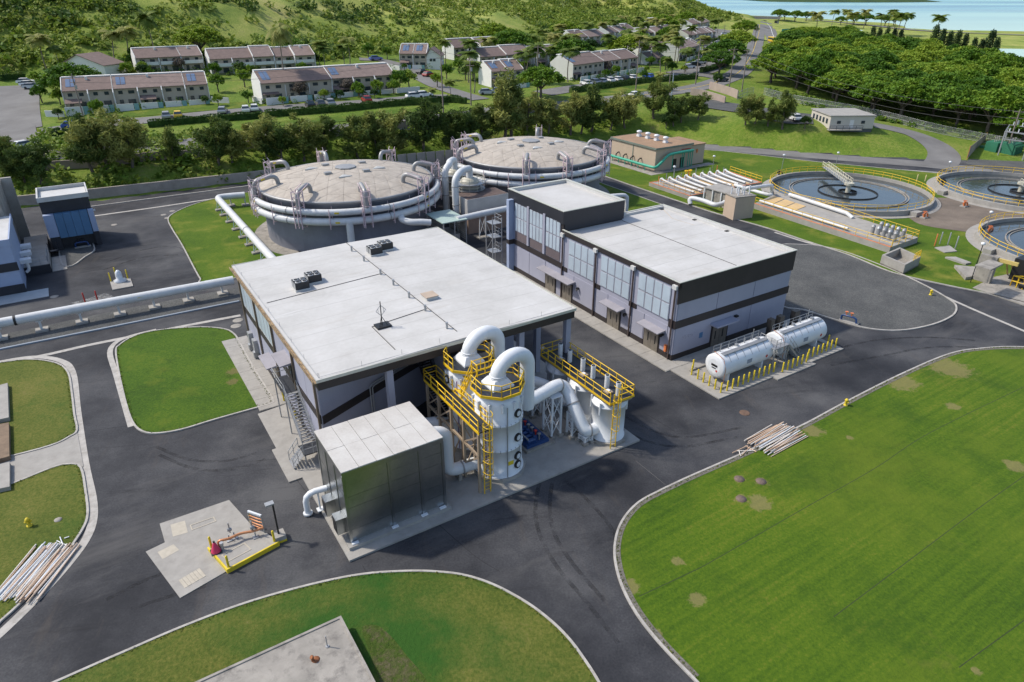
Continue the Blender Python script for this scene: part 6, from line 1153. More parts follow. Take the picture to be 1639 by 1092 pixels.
for k in range(6): p = b4[0] + (b4[2] - b4[1]) * (.12 + .14 * k) + (b4[1] - b4[0]) * (.3 + .4 * (k % 2)); part('vent', MB().cyl((*p, 4.05), (*p, 5.2 + .4 * (k % 2)), .12, 8), M_whitep, t)
solo('white_duct', MB().tube(cr([(*z1(715, 610), .3), (*z1(712, 545, 1.0), 1.0), (*z1(745, 530, 1.3), 1.3), (*z1(870, 560, 1.3), 1.3), (*z1(980, 600, 1.3), 1.3), (*z1(1060, 590, 1.4), 1.4), (*z1(1095, 570, 1.6), 1.6)], 4), .42, 12), M_whitepipe, 'fat white pipe curving in front of the flat shelter', 'pipe')
solo('white_duct', MB().tube(cr([(*z1(1310, 530, 1), .8), (*z1(1325, 440, 3), 3.2), (*z1(1400, 415, 3.4), 3.4), (*z1(1590, 390, 3), 3.0), (*z1(1605, 410, 2.6), 2.6), (*z1(1600, 470, 1), 1.0), (*z1(1560, 490, 1), 1.0), (*z1(1200, 385, 1.2), 1.2)], 4), .34, 12), M_whitepipe, 'long white pipe looping from the gallery to the left basin', 'pipe')
# long channel
A0, A1, A2, A3 = [np.array(S(*p, 1.0)) for p in ((1207, 326), (1425, 396), (1470, 380), (1248, 308))]
CH = thing('effluent_channel', 'long concrete channel with orange edge and yellow rails beside the road', 'channel', (*((A0 + A2) / 2), 0)); part('channel_wall', MB().prism([tuple(p) for p in (A0, A1, A2, A3)], 0, 1.0), M_conc, CH)
Lc = lambda s, f: tuple((A0 + (A1 - A0) * s) * (1 - f) + (A3 + (A2 - A3) * s) * f)
part('orange_edge', MB().strip([Lc(0, .02), Lc(.5, .02), Lc(1, .02)], -.12, .1, .9, 1.06), M_orange, CH)
for k in range(3): part('walk_grating', MB().prism([Lc(.02 + .09 * k, .25), Lc(.1 + .09 * k, .25), Lc(.1 + .09 * k, .7), Lc(.02 + .09 * k, .7)], 1.0, 1.08), pm('tan_grating', (.55, .38, .18)), CH)
part('white_pipe', MB().tube([(*Lc(.02, .12), 1.4), (*Lc(.7, .12), 1.4)], .22, 10), M_whitepipe, CH); part('white_pipe', MB().tube([(*Lc(.1, .9), 1.5), (*Lc(.55, .88), 1.5), (*Lc(.6, .86), 1.1)], .34, 10), M_whitepipe, CH)
part('railing', MB().rail([(*Lc(0, .03), 1.0), (*Lc(1, .03), 1.0)], 1.1, 2.0, .04), M_yel, CH); part('railing', MB().rail([(*Lc(.3, .98), 1.0), (*Lc(1, .98), 1.0), (*Lc(1, .05), 1.0)], 1.1, 2.0, .04), M_yel, CH)
for k in range(5):
    for f in (.35, .65): p = Lc(.82 + .035 * k, f); part('pump_motor', MB().cyl((*p, 1.0), (*p, 2.3), .3, 10).cyl((*p, 2.3), (*p, 2.6), .36, 10, .2), (M_darkpipe, M_galv)[k % 2], CH)
t = thing('open_basin', 'square open concrete basin with yellow ladder at the channel end', 'basin', (*S(1443, 412), 0)); o4 = ccw([S(1412, 408, 1.5), S(1449, 424, 1.5), S(1474, 411, 1.5), S(1440, 396, 1.5)]); part('wall', MB().strip(o4, 0, .3, 0, 1.5, True), M_conc, t); part('floor', MB().prism(o4, 0, .3), M_conc_d, t); part('yellow_ladder', MB().rail([(*S(1462, 417, 1.5), 1.5), (*S(1472, 411, 1.5), 1.5)], 1.0, .6, .05), M_yel, t)
# slabs, canopy, machinery at the right edge
for i, (P4, h, l) in enumerate(((((1513, 411), (1546, 422), (1555, 420), (1530, 411)), .35, 'low gray slab on the grass right of the open basin'), (((1528, 424), (1546, 444), (1570, 440), (1562, 427)), .5, 'dark topped slab below the concrete canopy'), (((1496, 396), (1512, 404), (1532, 402), (1520, 393)), .2, 'broken pale slab with four short posts'))):
    solo('concrete_slab', MB().prism([S(x, y, h) for x, y in P4], 0, h), (M_conc, M_conc_d, M_conc)[i], l, 'slab')
for i, (px, py) in enumerate(((1495, 396), (1503, 393), (1516, 394), (1528, 400))): boll(*S(px, py), 'short gray post on the broken slab, %s from the left' % ORD[i], .2, 2.0, 'short posts on the broken slab', M_galv if i else M_orange)
struct('concrete_apron', MB().prism([S(1556, 462), S(1590, 445), S(1660, 430), S(1800, 470), S(1760, 530)], .0, .13), M_conc_d, 'S', 'concrete apron below the canopy at the right edge')
t = thing('concrete_canopy', 'leaning concrete canopy on a single pier at the right edge', 'canopy', (*S(1580, 455), .1)); c4 = [S(1561, 424, 4.0), S(1586, 432, 4.0), S(1606, 422, 4.0), S(1584, 415, 4.0)]; part('roof', MB().prism(c4, 3.8, 4.0), M_conc_d, t); u, v = S(1578, 453); part('pier', MB().box(u - .35, v - .5, .1, u + .35, v + 1.6, 3.8), M_conc_d, t)
t = thing('yard_machine', 'black tank with yellow guards at the right picture edge', 'machine', (*S(1630, 455), .1)); u, v = S(1632, 458); part('body', MB().box(u - .3, v - 1.5, .6, u + 4, v + 1.5, 3.6), M_black, t); part('guard', MB().rail([(u - 1.4, v - 1.6, .1), (u - 1.4, v + .6, .1), (u + 1.5, v - 2.4, .1)], 1.5, .7, .07), M_yel, t); part('wheel', MB().cyl((u - 1.0, v - 1.0, .6), (u - 1.0, v - .4, .6), .55, 14), M_black, t)
solo('gantry_beam', MB().bar((*S(1583, 412, 3.5), 3.5), (*S(1630, 424, 3.5), 3.5), .35, .45).cyl((*S(1612, 440), .1), (*S(1612, 420, 3.4), 3.3), .12, 8).cyl((*S(1620, 436), .1), (*S(1620, 422, 3.4), 3.3), .12, 8), pm('faded_yellow_steel', (.5, .38, .12), .6), 'faded yellow gantry beam on posts by the lower right basin', 'gantry')
# ------------------------------------------------------------------ helpers for things standing on the terrain
def proj(x, y, z):
    d = np.array([x, y, z - CAMH]); f = float(d @ _F); return (819.5 + FPX * x / f, 546 - FPX * float(d @ _U) / f)
def hgt(p, pytop):
    lo, hi = 0., 60.
    for _ in range(24):
        m = (lo + hi) / 2
        if proj(p[0], p[1], p[2] + m)[1] > pytop: lo = m
        else: hi = m
    return lo
def base_for(px, pycrown, h):
    """ground point under a crown seen at a pixel, for a thing h metres tall"""
    lo, hi = pycrown + 1., pycrown + 160.
    for _ in range(22):
        m = (lo + hi) / 2; p = GT(px, m)
        if hgt(p, pycrown) < h: lo = m
        else: hi = m
    return GT(px, (lo + hi) / 2)
def npmesh(name, V, F, mat, smooth=False):
    me = bpy.data.meshes.new(name); V = np.asarray(V, np.float32); F = np.asarray(F, np.int32); k = F.shape[1]
    me.vertices.add(len(V)); me.vertices.foreach_set('co', V.ravel()); me.loops.add(F.size); me.loops.foreach_set('vertex_index', F.ravel())
    me.polygons.add(len(F)); me.polygons.foreach_set('loop_start', np.arange(0, F.size, k, dtype=np.int32)); me.polygons.foreach_set('loop_total', np.full(len(F), k, np.int32))
    if smooth: me.polygons.foreach_set('use_smooth', np.ones(len(F), bool))
    me.update(); me.materials.append(mat); return me
def leaves(C, size, rg, flat=.0, asp=.55, out=None, outw=0.):
    """leaf-sized quads at the points C, randomly turned; flat > 0 lays them more level, out leans them outwards"""
    n = len(C); nrm = rg.normal(size=(n, 3)); nrm[:, 2] += flat * np.sign(nrm[:, 2] + .3) * 1.0
    if out is not None: nrm += out * outw
    nrm /= np.linalg.norm(nrm, axis=1)[:, None]; t = rg.normal(size=(n, 3)); t -= nrm * (t * nrm).sum(1)[:, None]; t /= np.linalg.norm(t, axis=1)[:, None]; b = np.cross(nrm, t)
    s = (size * rg.uniform(.6, 1.35, n))[:, None]; a = t * s; c = b * s * asp
    V = np.stack([C - a - c * .5, C + a * .2 - c, C + a + c * .3, C - a * .1 + c], 1).reshape(-1, 3); return V, np.arange(4 * n).reshape(n, 4)
def blob(c, r, n, rg, shell=.55, sq=(1, 1, 1)):
    d = rg.normal(size=(n, 3)); d /= np.linalg.norm(d, axis=1)[:, None]; rr = (shell + (1 - shell) * rg.random(n)) ** .8
    return np.asarray(c) + d * (rr * r)[:, None] * np.asarray(sq), d
M_iron = leaf_mat('feathery_leaves', (.062, .105, .022), (.145, .185, .038), (.29, .30, .08))
M_pod = leaf_mat('umbrella_leaves', (.055, .13, .011), (.12, .22, .016), (.225, .305, .028))
M_dark = leaf_mat('dark_needles', (.020, .048, .018), (.036, .075, .025), (.07, .115, .035))
M_palm = leaf_mat('palm_leaves', (.11, .17, .03), (.20, .26, .05), (.33, .33, .10), .45)
M_bush = leaf_mat('hill_bush_leaves', (.055, .125, .012), (.12, .20, .020), (.24, .29, .05))
M_hedge = leaf_mat('hedge_leaves', (.024, .062, .012), (.046, .098, .016), (.09, .14, .026))
M_bark = pm('tree_bark', (.12, .095, .075), .9, var=.3, scale=2)
M_palmtrunk = pm('palm_trunk', (.20, .165, .13), .9, var=.2, scale=2)
def treeproto(name, cat, crown, trunk, leafm, label):
    t = bpy.data.objects.new(name, None); t['label'] = label; t['category'] = cat
    tm = mkmesh('trunk', trunk); tm.materials.append(M_bark if 'palm' not in name else M_palmtrunk); cm = npmesh('crown', crown[0], crown[1], leafm)
    for nm, me in (('trunk', tm), ('crown', cm)): o = bpy.data.objects.new(nm, me); o.parent = t
    return t
def cat_(L): 
    V = np.concatenate([v for v, f in L]); F = []; k = 0
    for v, f in L: F.append(f + k); k += len(v)
    return V, np.concatenate(F)
def mk_iron(seed, slim):
    rg = np.random.default_rng(seed); rr = random.Random(seed); H = 11.; tr = MB(); L = []
    bend = rr.uniform(-.5, .5); top = H * .82; path = [(bend * math.sin(k / 6 * 3), .3 * math.sin(k), top * k / 6) for k in range(7)]; tr.tube(path, [.26 * (1 - .13 * k) for k in range(7)], 7)
    for k in range(14 if not slim else 11):
        z0 = H * rr.uniform(.14, .68); a = rr.uniform(0, 6.28); ln = rr.uniform(1.6, 3.6) * (.6 if slim else 1) * (1.15 - z0 / H * .5); f = z0 / top * 6; i = min(5, int(f)); p = Vector(path[i]).lerp(Vector(path[i + 1]), f - i)
        q = p + Vector((math.cos(a) * ln, math.sin(a) * ln, ln * rr.uniform(.5, 1.1))); tr.tube([p, p.lerp(q, .5) + Vector((0, 0, -.15)), q], [.09, .06, .03], 5)
        for f_ in (.45, .75, 1.05):
            c = p.lerp(q, f_); C, d = blob(c, rr.uniform(.8, 1.35), 84, rg, .25, (1, 1, 1.1)); L.append(leaves(C, .46, rg, -.35, .22))
    for k in range(7 if not slim else 10):
        z = H * rr.uniform(.62, 1.0); C, d = blob((bend * .2 + rr.gauss(0, .7 if not slim else .4), rr.gauss(0, .7 if not slim else .4), z), rr.uniform(.7, 1.3), 90, rg, .25, (1, 1, 1.3)); L.append(leaves(C, .46, rg, -.35, .22))
    return treeproto('feathery_tree', 'tree', cat_(L), tr, M_iron, '')
def mk_pod(seed):
    rg = np.random.default_rng(seed); rr = random.Random(seed); tr = MB(); L = []; tr.tube([(0, 0, 0), (.2, .1, 1.6), (.1, 0, 3.0)], [.45, .38, .32], 8)
    for k in range(8):
        a = k * .785 + rr.uniform(-.3, .3); q = (math.cos(a) * 4.5, math.sin(a) * 4.5, rr.uniform(5.6, 6.8)); tr.tube([(.1, 0, 2.8), (q[0] * .5, q[1] * .5, 4.8), q], [.24, .15, .06], 6)
    n = 95
    for k in range(n):
        r = 6.6 * math.sqrt((k + .5) / n); a = k * 2.39996 + rr.uniform(-.3, .3); z = 8.2 - 2.9 * (r / 6.6) ** 2 + rr.uniform(-.7, .7); C, d = blob((r * math.cos(a), r * math.sin(a), z), rr.uniform(.9, 1.5), 66, rg, .35, (1.15, 1.15, .6)); L.append(leaves(C, .36, rg, .9, .6))
    return treeproto('umbrella_tree', 'tree', cat_(L), tr, M_pod, '')
def mk_dark(seed):
    rg = np.random.default_rng(seed); rr = random.Random(seed); tr = MB(); L = []; tr.tube([(0, 0, 0), (0, 0, 6), (.2, 0, 12)], [.35, .25, .06], 7)
    for k in range(44):
        z = 2 + 11.5 * (k / 44); w_ = 2.6 * (1 - (z / 14.5) ** 1.6) + .3; a = k * 2.4; C, d = blob((math.cos(a) * w_ * rr.uniform(.3, 1), math.sin(a) * w_ * rr.uniform(.3, 1), z), rr.uniform(.8, 1.3), 42, rg, .4, (1, 1, 1.3)); L.append(leaves(C, .42, rg, .0, .4))
    return treeproto('dark_tree', 'tree', cat_(L), tr, M_dark, '')
def mk_round(seed, mat=None):
    rg = np.random.default_rng(seed); rr = random.Random(seed); tr = MB(); L = []; tr.tube([(0, 0, 0), (.1, 0, 1.5), (0, .1, 2.6)], [.2, .16, .1], 7)
    for k in range(4): a = k * 1.57 + rr.random(); tr.tube([(0, 0, 1.6), (math.cos(a) * 1.2, math.sin(a) * 1.2, 3.2)], [.09, .03], 5)
    for k in range(34):
        d = rg.normal(size=3); d /= np.linalg.norm(d); d[2] = abs(d[2]) * 1.1 - .15; c = np.array([0, 0, 2.9]) + d * np.array([2.1, 2.1, 1.7]) * rr.uniform(.55, 1); C, dd = blob(c, rr.uniform(.5, .85), 44, rg, .4); L.append(leaves(C, .24, rg, .2, .55))
    return treeproto('round_tree', 'tree', cat_(L), tr, mat or M_pod, '')
def mk_palm(seed, H=10.):
    rg = np.random.default_rng(seed); rr = random.Random(seed); tr = MB(); lean = rr.uniform(-1.2, 1.2); P = [(lean * (k / 7) ** 1.6, .3 * math.sin(k * .6), H * k / 7) for k in range(8)]; tr.tube(P, [.2, .16, .15, .14, .13, .13, .12, .12], 7); top = Vector(P[-1]); V = []; F = []
    def q(a, b, c, d): k = len(V); V.extend([tuple(a), tuple(b), tuple(c), tuple(d)]); F.append((k, k + 1, k + 2, k + 3))
    nf = 24
    for i in range(nf):
        a = i * 2.39996 + rr.uniform(-.2, .2); el = rr.uniform(-.25, 1.15); ln = rr.uniform(2.9, 4.0); d = Vector((math.cos(a), math.sin(a), 0)); sd = Vector((-d.y, d.x, 0)); prev = top.copy(); ns = 8
        for s in range(ns):
            e = el - (s / ns) * 1.55; nxt = prev + (d * math.cos(e) + Vector((0, 0, math.sin(e)))) * ln / ns; q(prev - sd * .03, prev + sd * .03, nxt + sd * .03, nxt - sd * .03)
            w = 1.05 * math.sin(math.pi * min(1, (s + 1.2) / (ns + .6))) + .12; fw = (nxt - prev)
            for k in range(2):
                b0 = prev.lerp(nxt, k / 2)
                for sg in (-1, 1): tip = b0 + sd * sg * w + fw * .9 + Vector((0, 0, -.38 * w - rr.uniform(0, .15))); q(b0, b0 + fw * .6, tip + fw * .5, tip)
            prev = nxt
    return treeproto('coconut_palm', 'palm', (np.array(V), np.array(F)), tr, M_palm, '')
IRON = [mk_iron(s, s % 3 == 0) for s in range(1, 7)]; POD = [mk_pod(s) for s in range(11, 16)]; DARK = [mk_dark(s) for s in (21, 22)]; ROUND = [mk_round(s) for s in (31, 32, 33)] + [mk_round(34, M_hedge)]; PALM = [mk_palm(s) for s in (41, 42, 43, 44)]
GRAYT = mk_round(36, leaf_mat('gray_twigs', (.12, .10, .08), (.20, .17, .14), (.26, .22, .18)))
def plant(proto, p, label, s, group, name=None, rz=None, z=-.1):
    o = clone(proto, (p[0], p[1], p[2] + z), rng.uniform(0, 6.28) if rz is None else rz, label, s, group)
    if name: o.name = name
    return o
# the row behind the tanks: (px of foot, py of foot, py of top, slim?)
ROW = [(10, 285, 212, 0), (40, 292, 238, 0), (66, 298, 225, 0), (150, 278, 186, 1), (172, 275, 178, 0), (212, 270, 186, 0), (282, 262, 206, 1), (350, 268, 186, 0), (372, 262, 200, 0), (428, 258, 184, 0), (450, 262, 196, 0), (487, 258, 182, 0), (519, 246, 184, 0), (574, 256, 184, 0), (606, 250, 178, 0), (630, 250, 176, 0), (678, 244, 158, 0), (722, 238, 178, 0), (740, 238, 172, 0), (775, 232, 166, 0),
       (806, 228, 128, 1), (818, 222, 119, 1), (845, 218, 150, 0), (876, 218, 157, 0), (913, 216, 147, 0), (930, 214, 152, 0), (946, 212, 138, 1), (977, 208, 154, 0), (1000, 205, 146, 0), (1046, 190, 124, 0), (1078, 202, 160, 0), (1090, 196, 150, 0), (1117, 192, 148, 0), (1193, 200, 150, 0), (1208, 198, 158, 0), (1229, 202, 160, 0), (1252, 207, 147, 1)]
for i, (px, pb, pt, sl) in enumerate(ROW):
    p = GT(px, pb); h = hgt(p, pt); pr = rng.choice([q for q in (IRON[2::3] if sl else IRON[0:2] + IRON[3:5])])
    s = h / 11.; plant(pr, p, 'feathery green tree in the row behind the tanks, %s from the left' % ORD[i], (s * 1.32, s * 1.32, s), 'feathery trees behind the tanks', rz=rng.uniform(0, 6.28))
for i, (px, pb, h) in enumerate(((1288, 206, 3.0), (1066, 205, 3.2))):
    p = GT(px, pb); plant(ROUND[3], p, ('round bush beside the pale trailer building', 'low dark bush under the slope trees')[i], h / 4.6, 'slope bushes', 'round_bush')
# umbrella trees near the houses and roads
for i, (px, pb, pt, w_, l) in enumerate(((865, 158, 105, 95, 'large umbrella shaped tree in front of the central townhouses'), (1160, 108, 62, 60, 'dense dark tree beside the right parking row'), (1178, 88, 48, 45, 'dark tree where the street meets the highway'), (1150, 120, 78, 55, 'spreading tree left of the highway junction'), (1190, 62, 32, 34, 'dark round tree beside the highway bridge'))):
    p = GT(px, pb); h = hgt(p, pt); plant(POD[i % 5], p, l, h / 9.2, 'umbrella trees by the road')
# woods at the upper right
WOOD = [(90, 262), (95, 236), (103, 208), (111, 189), (128, 176), (178, 163), (196, 172), (198, 205), (190, 240), (194, 290), (212, 350), (222, 400), (226, 450), (212, 492), (186, 500), (168, 455), (150, 405), (128, 350), (108, 300)]
pts = []; wr = random.Random(9)
for _ in range(9000):
    x, y = wr.uniform(85, 300), wr.uniform(160, 480)
    if not bool(inpoly(np.array([x]), np.array([y]), WOOD)[0]): continue
    if proj(x, y, 8)[0] > 1720: continue
    sp = 8.2 if y < 260 else 9.6
    if all((x - a) ** 2 + (y - b) ** 2 > sp * sp for a, b in pts): pts.append((x, y))
pts.sort(key=lambda p: p[1]); print('wood trees', len(pts))
_fl = [(90, 262), (95, 236), (103, 208), (111, 189), (128, 176), (175, 164)]
def _fd(x, y): return min(math.dist((x, y), (a[0] + (b_[0] - a[0]) * k / 8, a[1] + (b_[1] - a[1]) * k / 8)) for a, b_ in zip(_fl, _fl[1:]) for k in range(9))
_front = sorted([p for p in pts if _fd(*p) < 7.5], key=lambda p: proj(*p, 5)[0]); _edge = sorted([p for p in pts if p not in _front and _fd(*p) < 15], key=lambda p: proj(*p, 5)[0])
def _wl(p):
    if p in _front: return 'umbrella tree at the fence edge of the wood, %s from the left' % ORD[_front.index(p)]
    if p in _edge: return 'umbrella tree in the second line of the wood, %s from the left' % ORD[_edge.index(p)]
    return 'broad umbrella crowned tree deep in the dense wood'
for i, (x, y) in enumerate(pts[:290]): plant(wr.choice(POD), (x, y, T(x, y)), _wl((x, y)), (wr.uniform(.85, 1.3), wr.uniform(.85, 1.3), wr.uniform(.75, 1.3)), 'trees of the dense wood', rz=wr.uniform(0, 6))
for i, (px, pb, pt) in enumerate(((1392, 78, 42), (1402, 79, 44), (1414, 80, 43), (1426, 80, 45), (1436, 82, 47), (1488, 92, 40), (1500, 94, 46), (1512, 95, 50), (1524, 95, 48), (1537, 96, 54), (1552, 99, 60), (1563, 101, 62), (1575, 102, 48), (1586, 104, 60), (1618, 128, 92), (1630, 130, 95), (1638, 132, 98))):
    p = GT(px, pb); h = hgt(p, pt); plant(DARK[i % 2], p, 'dark needle tree behind the wood, %s from the left' % ORD[i], h / 14, 'dark needle trees behind the wood')
for i, (px, pb, w_) in enumerate(((1246, 33, 1.2), (1255, 32, 1.0), (1272, 35, 1.2), (1290, 34, 1.1), (1345, 40, .9), (1366, 40, 1.2), (1385, 40, 1.2), (1416, 42, 1.2), (1430, 41, 1.0), (1260, 22, .8))):
    p = GT(px, pb); plant(POD[i % 5], p, 'low spreading tree on the coastal lawn, %s from the left' % ORD[i], w_, 'coastal lawn trees')
# palms: crown pixel, height
z3 = lambda x, y: (800 + x / 3.9, y / 3.9); z2 = lambda x, y: (400 + x / 3.9, y / 3.9); zl = lambda x, y: (x / 3.9, y / 3.9); z4 = lambda x, y: (1219 + x / 3.9, y / 3.9)
PAL = [(*zl(300, 240), 10), (*zl(385, 300), 7), (*zl(720, 210), 9.5), (*zl(830, 190), 10.5), (*zl(980, 110), 14), (*z2(240, 190), 17), (*z2(440, 270), 8), (*z2(470, 300), 7), (*z2(625, 240), 8.5), (*z2(590, 290), 6.5), (*z2(1220, 260), 8), (*z2(1395, 265), 9), (*z2(1490, 250), 9), (*z2(1365, 330), 9), (*z2(1400, 400), 8), (*z2(1250, 510), 4.5), (*z2(1130, 560), 3.5),
       (*z3(150, 330), 9), (*z3(185, 225), 9), (*z3(275, 195), 9), (*z3(330, 225), 9), (*z3(365, 275), 9), (*z3(420, 240), 10), (*z3(425, 310), 10), (*z3(470, 225), 9), (*z3(320, 300), 8), (*z3(670, 225), 10), (*z3(715, 270), 6), (*z3(785, 195), 10), (*z3(815, 220), 9), (*z3(860, 195), 9), (*z3(895, 150), 9), (*z3(930, 245), 9), (*z3(990, 225), 9), (*z3(1040, 230), 9), (*z3(1105, 250), 9), (*z3(1160, 310), 8), (*z3(1130, 130), 9), (*z3(1190, 170), 9), (*z3(1260, 240), 9), (*z3(1285, 310), 7), (*z3(990, 130), 10), (*z3(930, 120), 10), (*z3(540, 150), 9), (*z3(640, 150), 8), (*z3(700, 130), 9), (*z3(760, 110), 9), (*z3(850, 110), 9), (*z3(1060, 100), 9), (*z3(1250, 110), 9), (*z3(1320, 130), 9), (*z3(1360, 120), 9), (*z3(1040, 370), 5), (*z3(985, 460), 5)]
_pr = random.Random(77); PAL += [(_pr.uniform(835, 1135), _pr.uniform(38, 84), _pr.uniform(7.5, 10.5)) for _ in range(14)]
PAL = sorted(q for q in PAL)[:68]
for i, (px, py, h) in enumerate(PAL):
    p = base_for(px, py, h); plant(PALM[i % 4], p, 'coconut palm among the townhouses, %s from the left' % ORD[i], (min(1.2, h / 10. * 1.3), min(1.2, h / 10. * 1.3), h / 10.), 'coconut palms among the townhouses')
for i, (px, py) in enumerate((z4(330, 90), z4(435, 70), z4(527, 72), z4(552, 90), z4(635, 72), z4(725, 95), z4(790, 72), z4(815, 90), z4(845, 95), z4(880, 92), z4(1090, 108))):
    p = base_for(px, py, 15.); plant(PALM[i % 4], p, 'tall palm standing on the shore, %s from the left' % ORD[i], (1.9, 1.9, 1.5), 'shore palms')
# garden trees between the houses
for i, (px, pb, h, k) in enumerate(((60, 138, 4, 0), (72, 150, 4, 1), (68, 165, 4.5, 2), (92, 152, 4, 0), (205, 122, 4, 1), (232, 120, 4, 2), (290, 116, 4.5, 4), (345, 125, 4.5, 1), (350, 148, 5, 0), (392, 140, 5, 1), (385, 127, 5, 3), (480, 160, 5, 4), (555, 152, 4.5, 4), (575, 155, 4, 2), (605, 152, 4, 0), (640, 148, 6, 1), (655, 140, 5, 2), (590, 92, 5, 0), (620, 95, 4.5, 1), (470, 112, 5, 2), (505, 110, 5, 3), (700, 140, 4, 0), (715, 128, 5, 1), (735, 118, 5, 2), (760, 125, 5, 0), (745, 128, 5, 3), (945, 88, 6.5, 3), (968, 120, 5, 4), (985, 112, 5.5, 4), (1018, 92, 5, 3), (1040, 108, 4, 0), (1065, 112, 5, 1), (1075, 118, 4, 2), (1148, 138, 4, 3), (1030, 130, 3.5, 0), (1010, 100, 4, 2), (880, 100, 4.5, 0), (800, 108, 4, 1), (140, 210, 2.5, 3), (94, 190, 2.5, 3), (350, 170, 3, 0), (398, 165, 3, 0), (600, 158, 2.5, 3), (545, 160, 2.5, 3), (1095, 118, 3, 2))):
    p = GT(px, pb); plant(ROUND[k] if k < 4 else GRAYT, p, ('leafy garden tree among the townhouses, %s of its kind from the street end' if k < 4 else 'bare gray garden tree among the townhouses, %s in the planting') % ORD[i], h / 4.6, 'garden trees', 'garden_tree')

# ------------------------------------------------------------------ shrubs on the hill and the bank
def shrubs(name, label, n, cond, rlo, rhi, nl, size, mat, seed, box):
    rg = np.random.default_rng(seed); X = rg.uniform(box[0], box[1], n); Y = rg.uniform(box[2], box[3], n); Z = np.array([T(a, b) for a, b in zip(X, Y)])
    f = Y * _F[1] + (Z - CAMH) * _F[2]; PX = 819.5 + FPX * X / f; PY = 546 - FPX * (Y * _U[1] + (Z - CAMH) * _U[2]) / f
    k = cond(X, Y, Z, PX, PY, rg) & (PX > -60) & (PX < 1700) & (PY > -60); X, Y, Z = X[k], Y[k], Z[k]; L = []
    for x, y, z in zip(X, Y, Z):
        r = rg.uniform(rlo, rhi); C, d = blob((x, y, z + r * .35), r, nl, rg, .6, (1.1, 1.1, .8)); C[:, 2] = np.maximum(C[:, 2], z + .05); L.append(leaves(C, size * (r / rhi + .3), rg, .4, .6))
    V, F = cat_(L); me = npmesh(name, V, F, mat); o = bpy.data.objects.new(name, me); COL.objects.link(o); print(name, len(X), len(F)); return tag(o, label, kind='stuff')
def c_hill(X, Y, Z, PX, PY, rg):
    dens = np.where(PX < 330, 1.0, np.where(PX < 470, .75, .36)) * np.clip((vnoise(X, Y, 34, 8) + vnoise(X, Y, 15, 9) * .6 + .38) * 2.0, .05, 1); dens = np.where((PX > 470) & (PY > 60), np.maximum(dens, .6), dens); dens = np.where((PX > 850), np.maximum(dens, .5), dens)
    return (Z > 11.5) & (rg.random(len(X)) < dens) & (Y > 222)
shrubs('hill_shrubs', 'dense green scrub covering the hillside', 30000, c_hill, 1.2, 2.9, 24, .74, M_bush, 5, (-300, 190, 215, 640))
def c_dark(X, Y, Z, PX, PY, rg): return (Z > 12) & (((PX - 550 - (PY - 25)) ** 2 / 95 ** 2 + (PY - 22) ** 2 / 16 ** 2 < 1) | ((PX < 300) & (PY < 75) & (vnoise(X, Y, 25, 4) > .08)) | (vnoise(X, Y, 22, 14) > .33))
shrubs('hill_thicket', 'darker thickets of taller shrubs on the hill', 5000, c_dark, 1.8, 3.6, 40, .7, M_hedge, 6, (-300, 190, 230, 560))
def c_bank(X, Y, Z, PX, PY, rg): return (Z > .5) & (Z < 5.6) & (PX < 985) & (PY > 190) & (PY < 330) & (rg.random(len(X)) < np.where(PX < 700, .75, .45))
shrubs('bank_undergrowth', 'dark green undergrowth on the bank behind the tanks', 3200, c_bank, .6, 1.9, 34, .42, M_bush, 7, (-110, 40, 118, 215))
def c_road(X, Y, Z, PX, PY, rg): return (PX > 1228) & (PY > 142) & (((PX - 1230) * .2 + 146 - PY) > -12) & (((PX - 1230) * .2 + 150 - PY) < 6)
shrubs('fence_undergrowth', 'low undergrowth along the chain link fence', 1600, c_road, .5, 1.2, 22, .4, M_bush, 10, (80, 140, 150, 260))

_L = []; _rg = np.random.default_rng(21)
for P_ in EDGES[:6]:
    for a, b_ in zip(P_, P_[1:] + P_[:1]):
        l = math.dist(a, b_)
        if l > 9: continue
        n = max(1, int(l * 9)); f = _rg.random(n); nn = np.array([-(b_[1] - a[1]), b_[0] - a[0]]) / max(l, 1e-6); q = np.array(a) + (np.array(b_) - np.array(a)) * f[:, None] + nn * (_rg.normal(.13, .06, n))[:, None]
        W_2 = np.stack([CT * q[:, 0] - ST * q[:, 1], ST * q[:, 0] + CT * q[:, 1], np.full(n, .1) + _rg.uniform(0, .07, n)], 1); _L.append(leaves(W_2, .085, _rg, .0, .45))
V, F = cat_(_L); _o = bpy.data.objects.new('grass_edge', npmesh('grass_edge', V, F, leaf_mat('edge_grass', (.05, .09, .008), (.09, .13, .015), (.16, .16, .04)))); COL.objects.link(_o); tag(_o, 'ragged grass growing over the kerb edges', kind='stuff')
# ------------------------------------------------------------------ streets, walls, hedges beyond the plant
def dstrip(name, pxs, width, mat, label, off=.12, world=False, n=6, kind='structure'):
    P = cr([(GT(*p)[:2] if not world else p) for p in pxs], n); nn = []
    for i in range(len(P)):
        a, b_ = np.array(P[max(0, i - 1)]), np.array(P[min(len(P) - 1, i + 1)]); d = b_ - a; d /= max(1e-6, np.hypot(*d)); nn.append(np.array([-d[1], d[0]]))
    m = MB(); k = 6; vs = []
    for p, q in zip(P, nn):
        for j in range(k + 1): w_ = np.array(p) + q * width * (j / k - .5); vs.append((w_[0], w_[1], T(w_[0], w_[1]) + off))
    m.add(vs, [(i * (k + 1) + j, (i + 1) * (k + 1) + j, (i + 1) * (k + 1) + j + 1, i * (k + 1) + j + 1)[::-1] for i in range(len(P) - 1) for j in range(k)], True)
    return struct(name, m, mat, 'W', label, kind)
M_street = ground_mat('street_asphalt', [(.3, (.12, .115, .11)), (.5, (.165, .16, .155)), (.7, (.21, .205, .195))], .15, 5, .3, rough=.85, bump=.1)
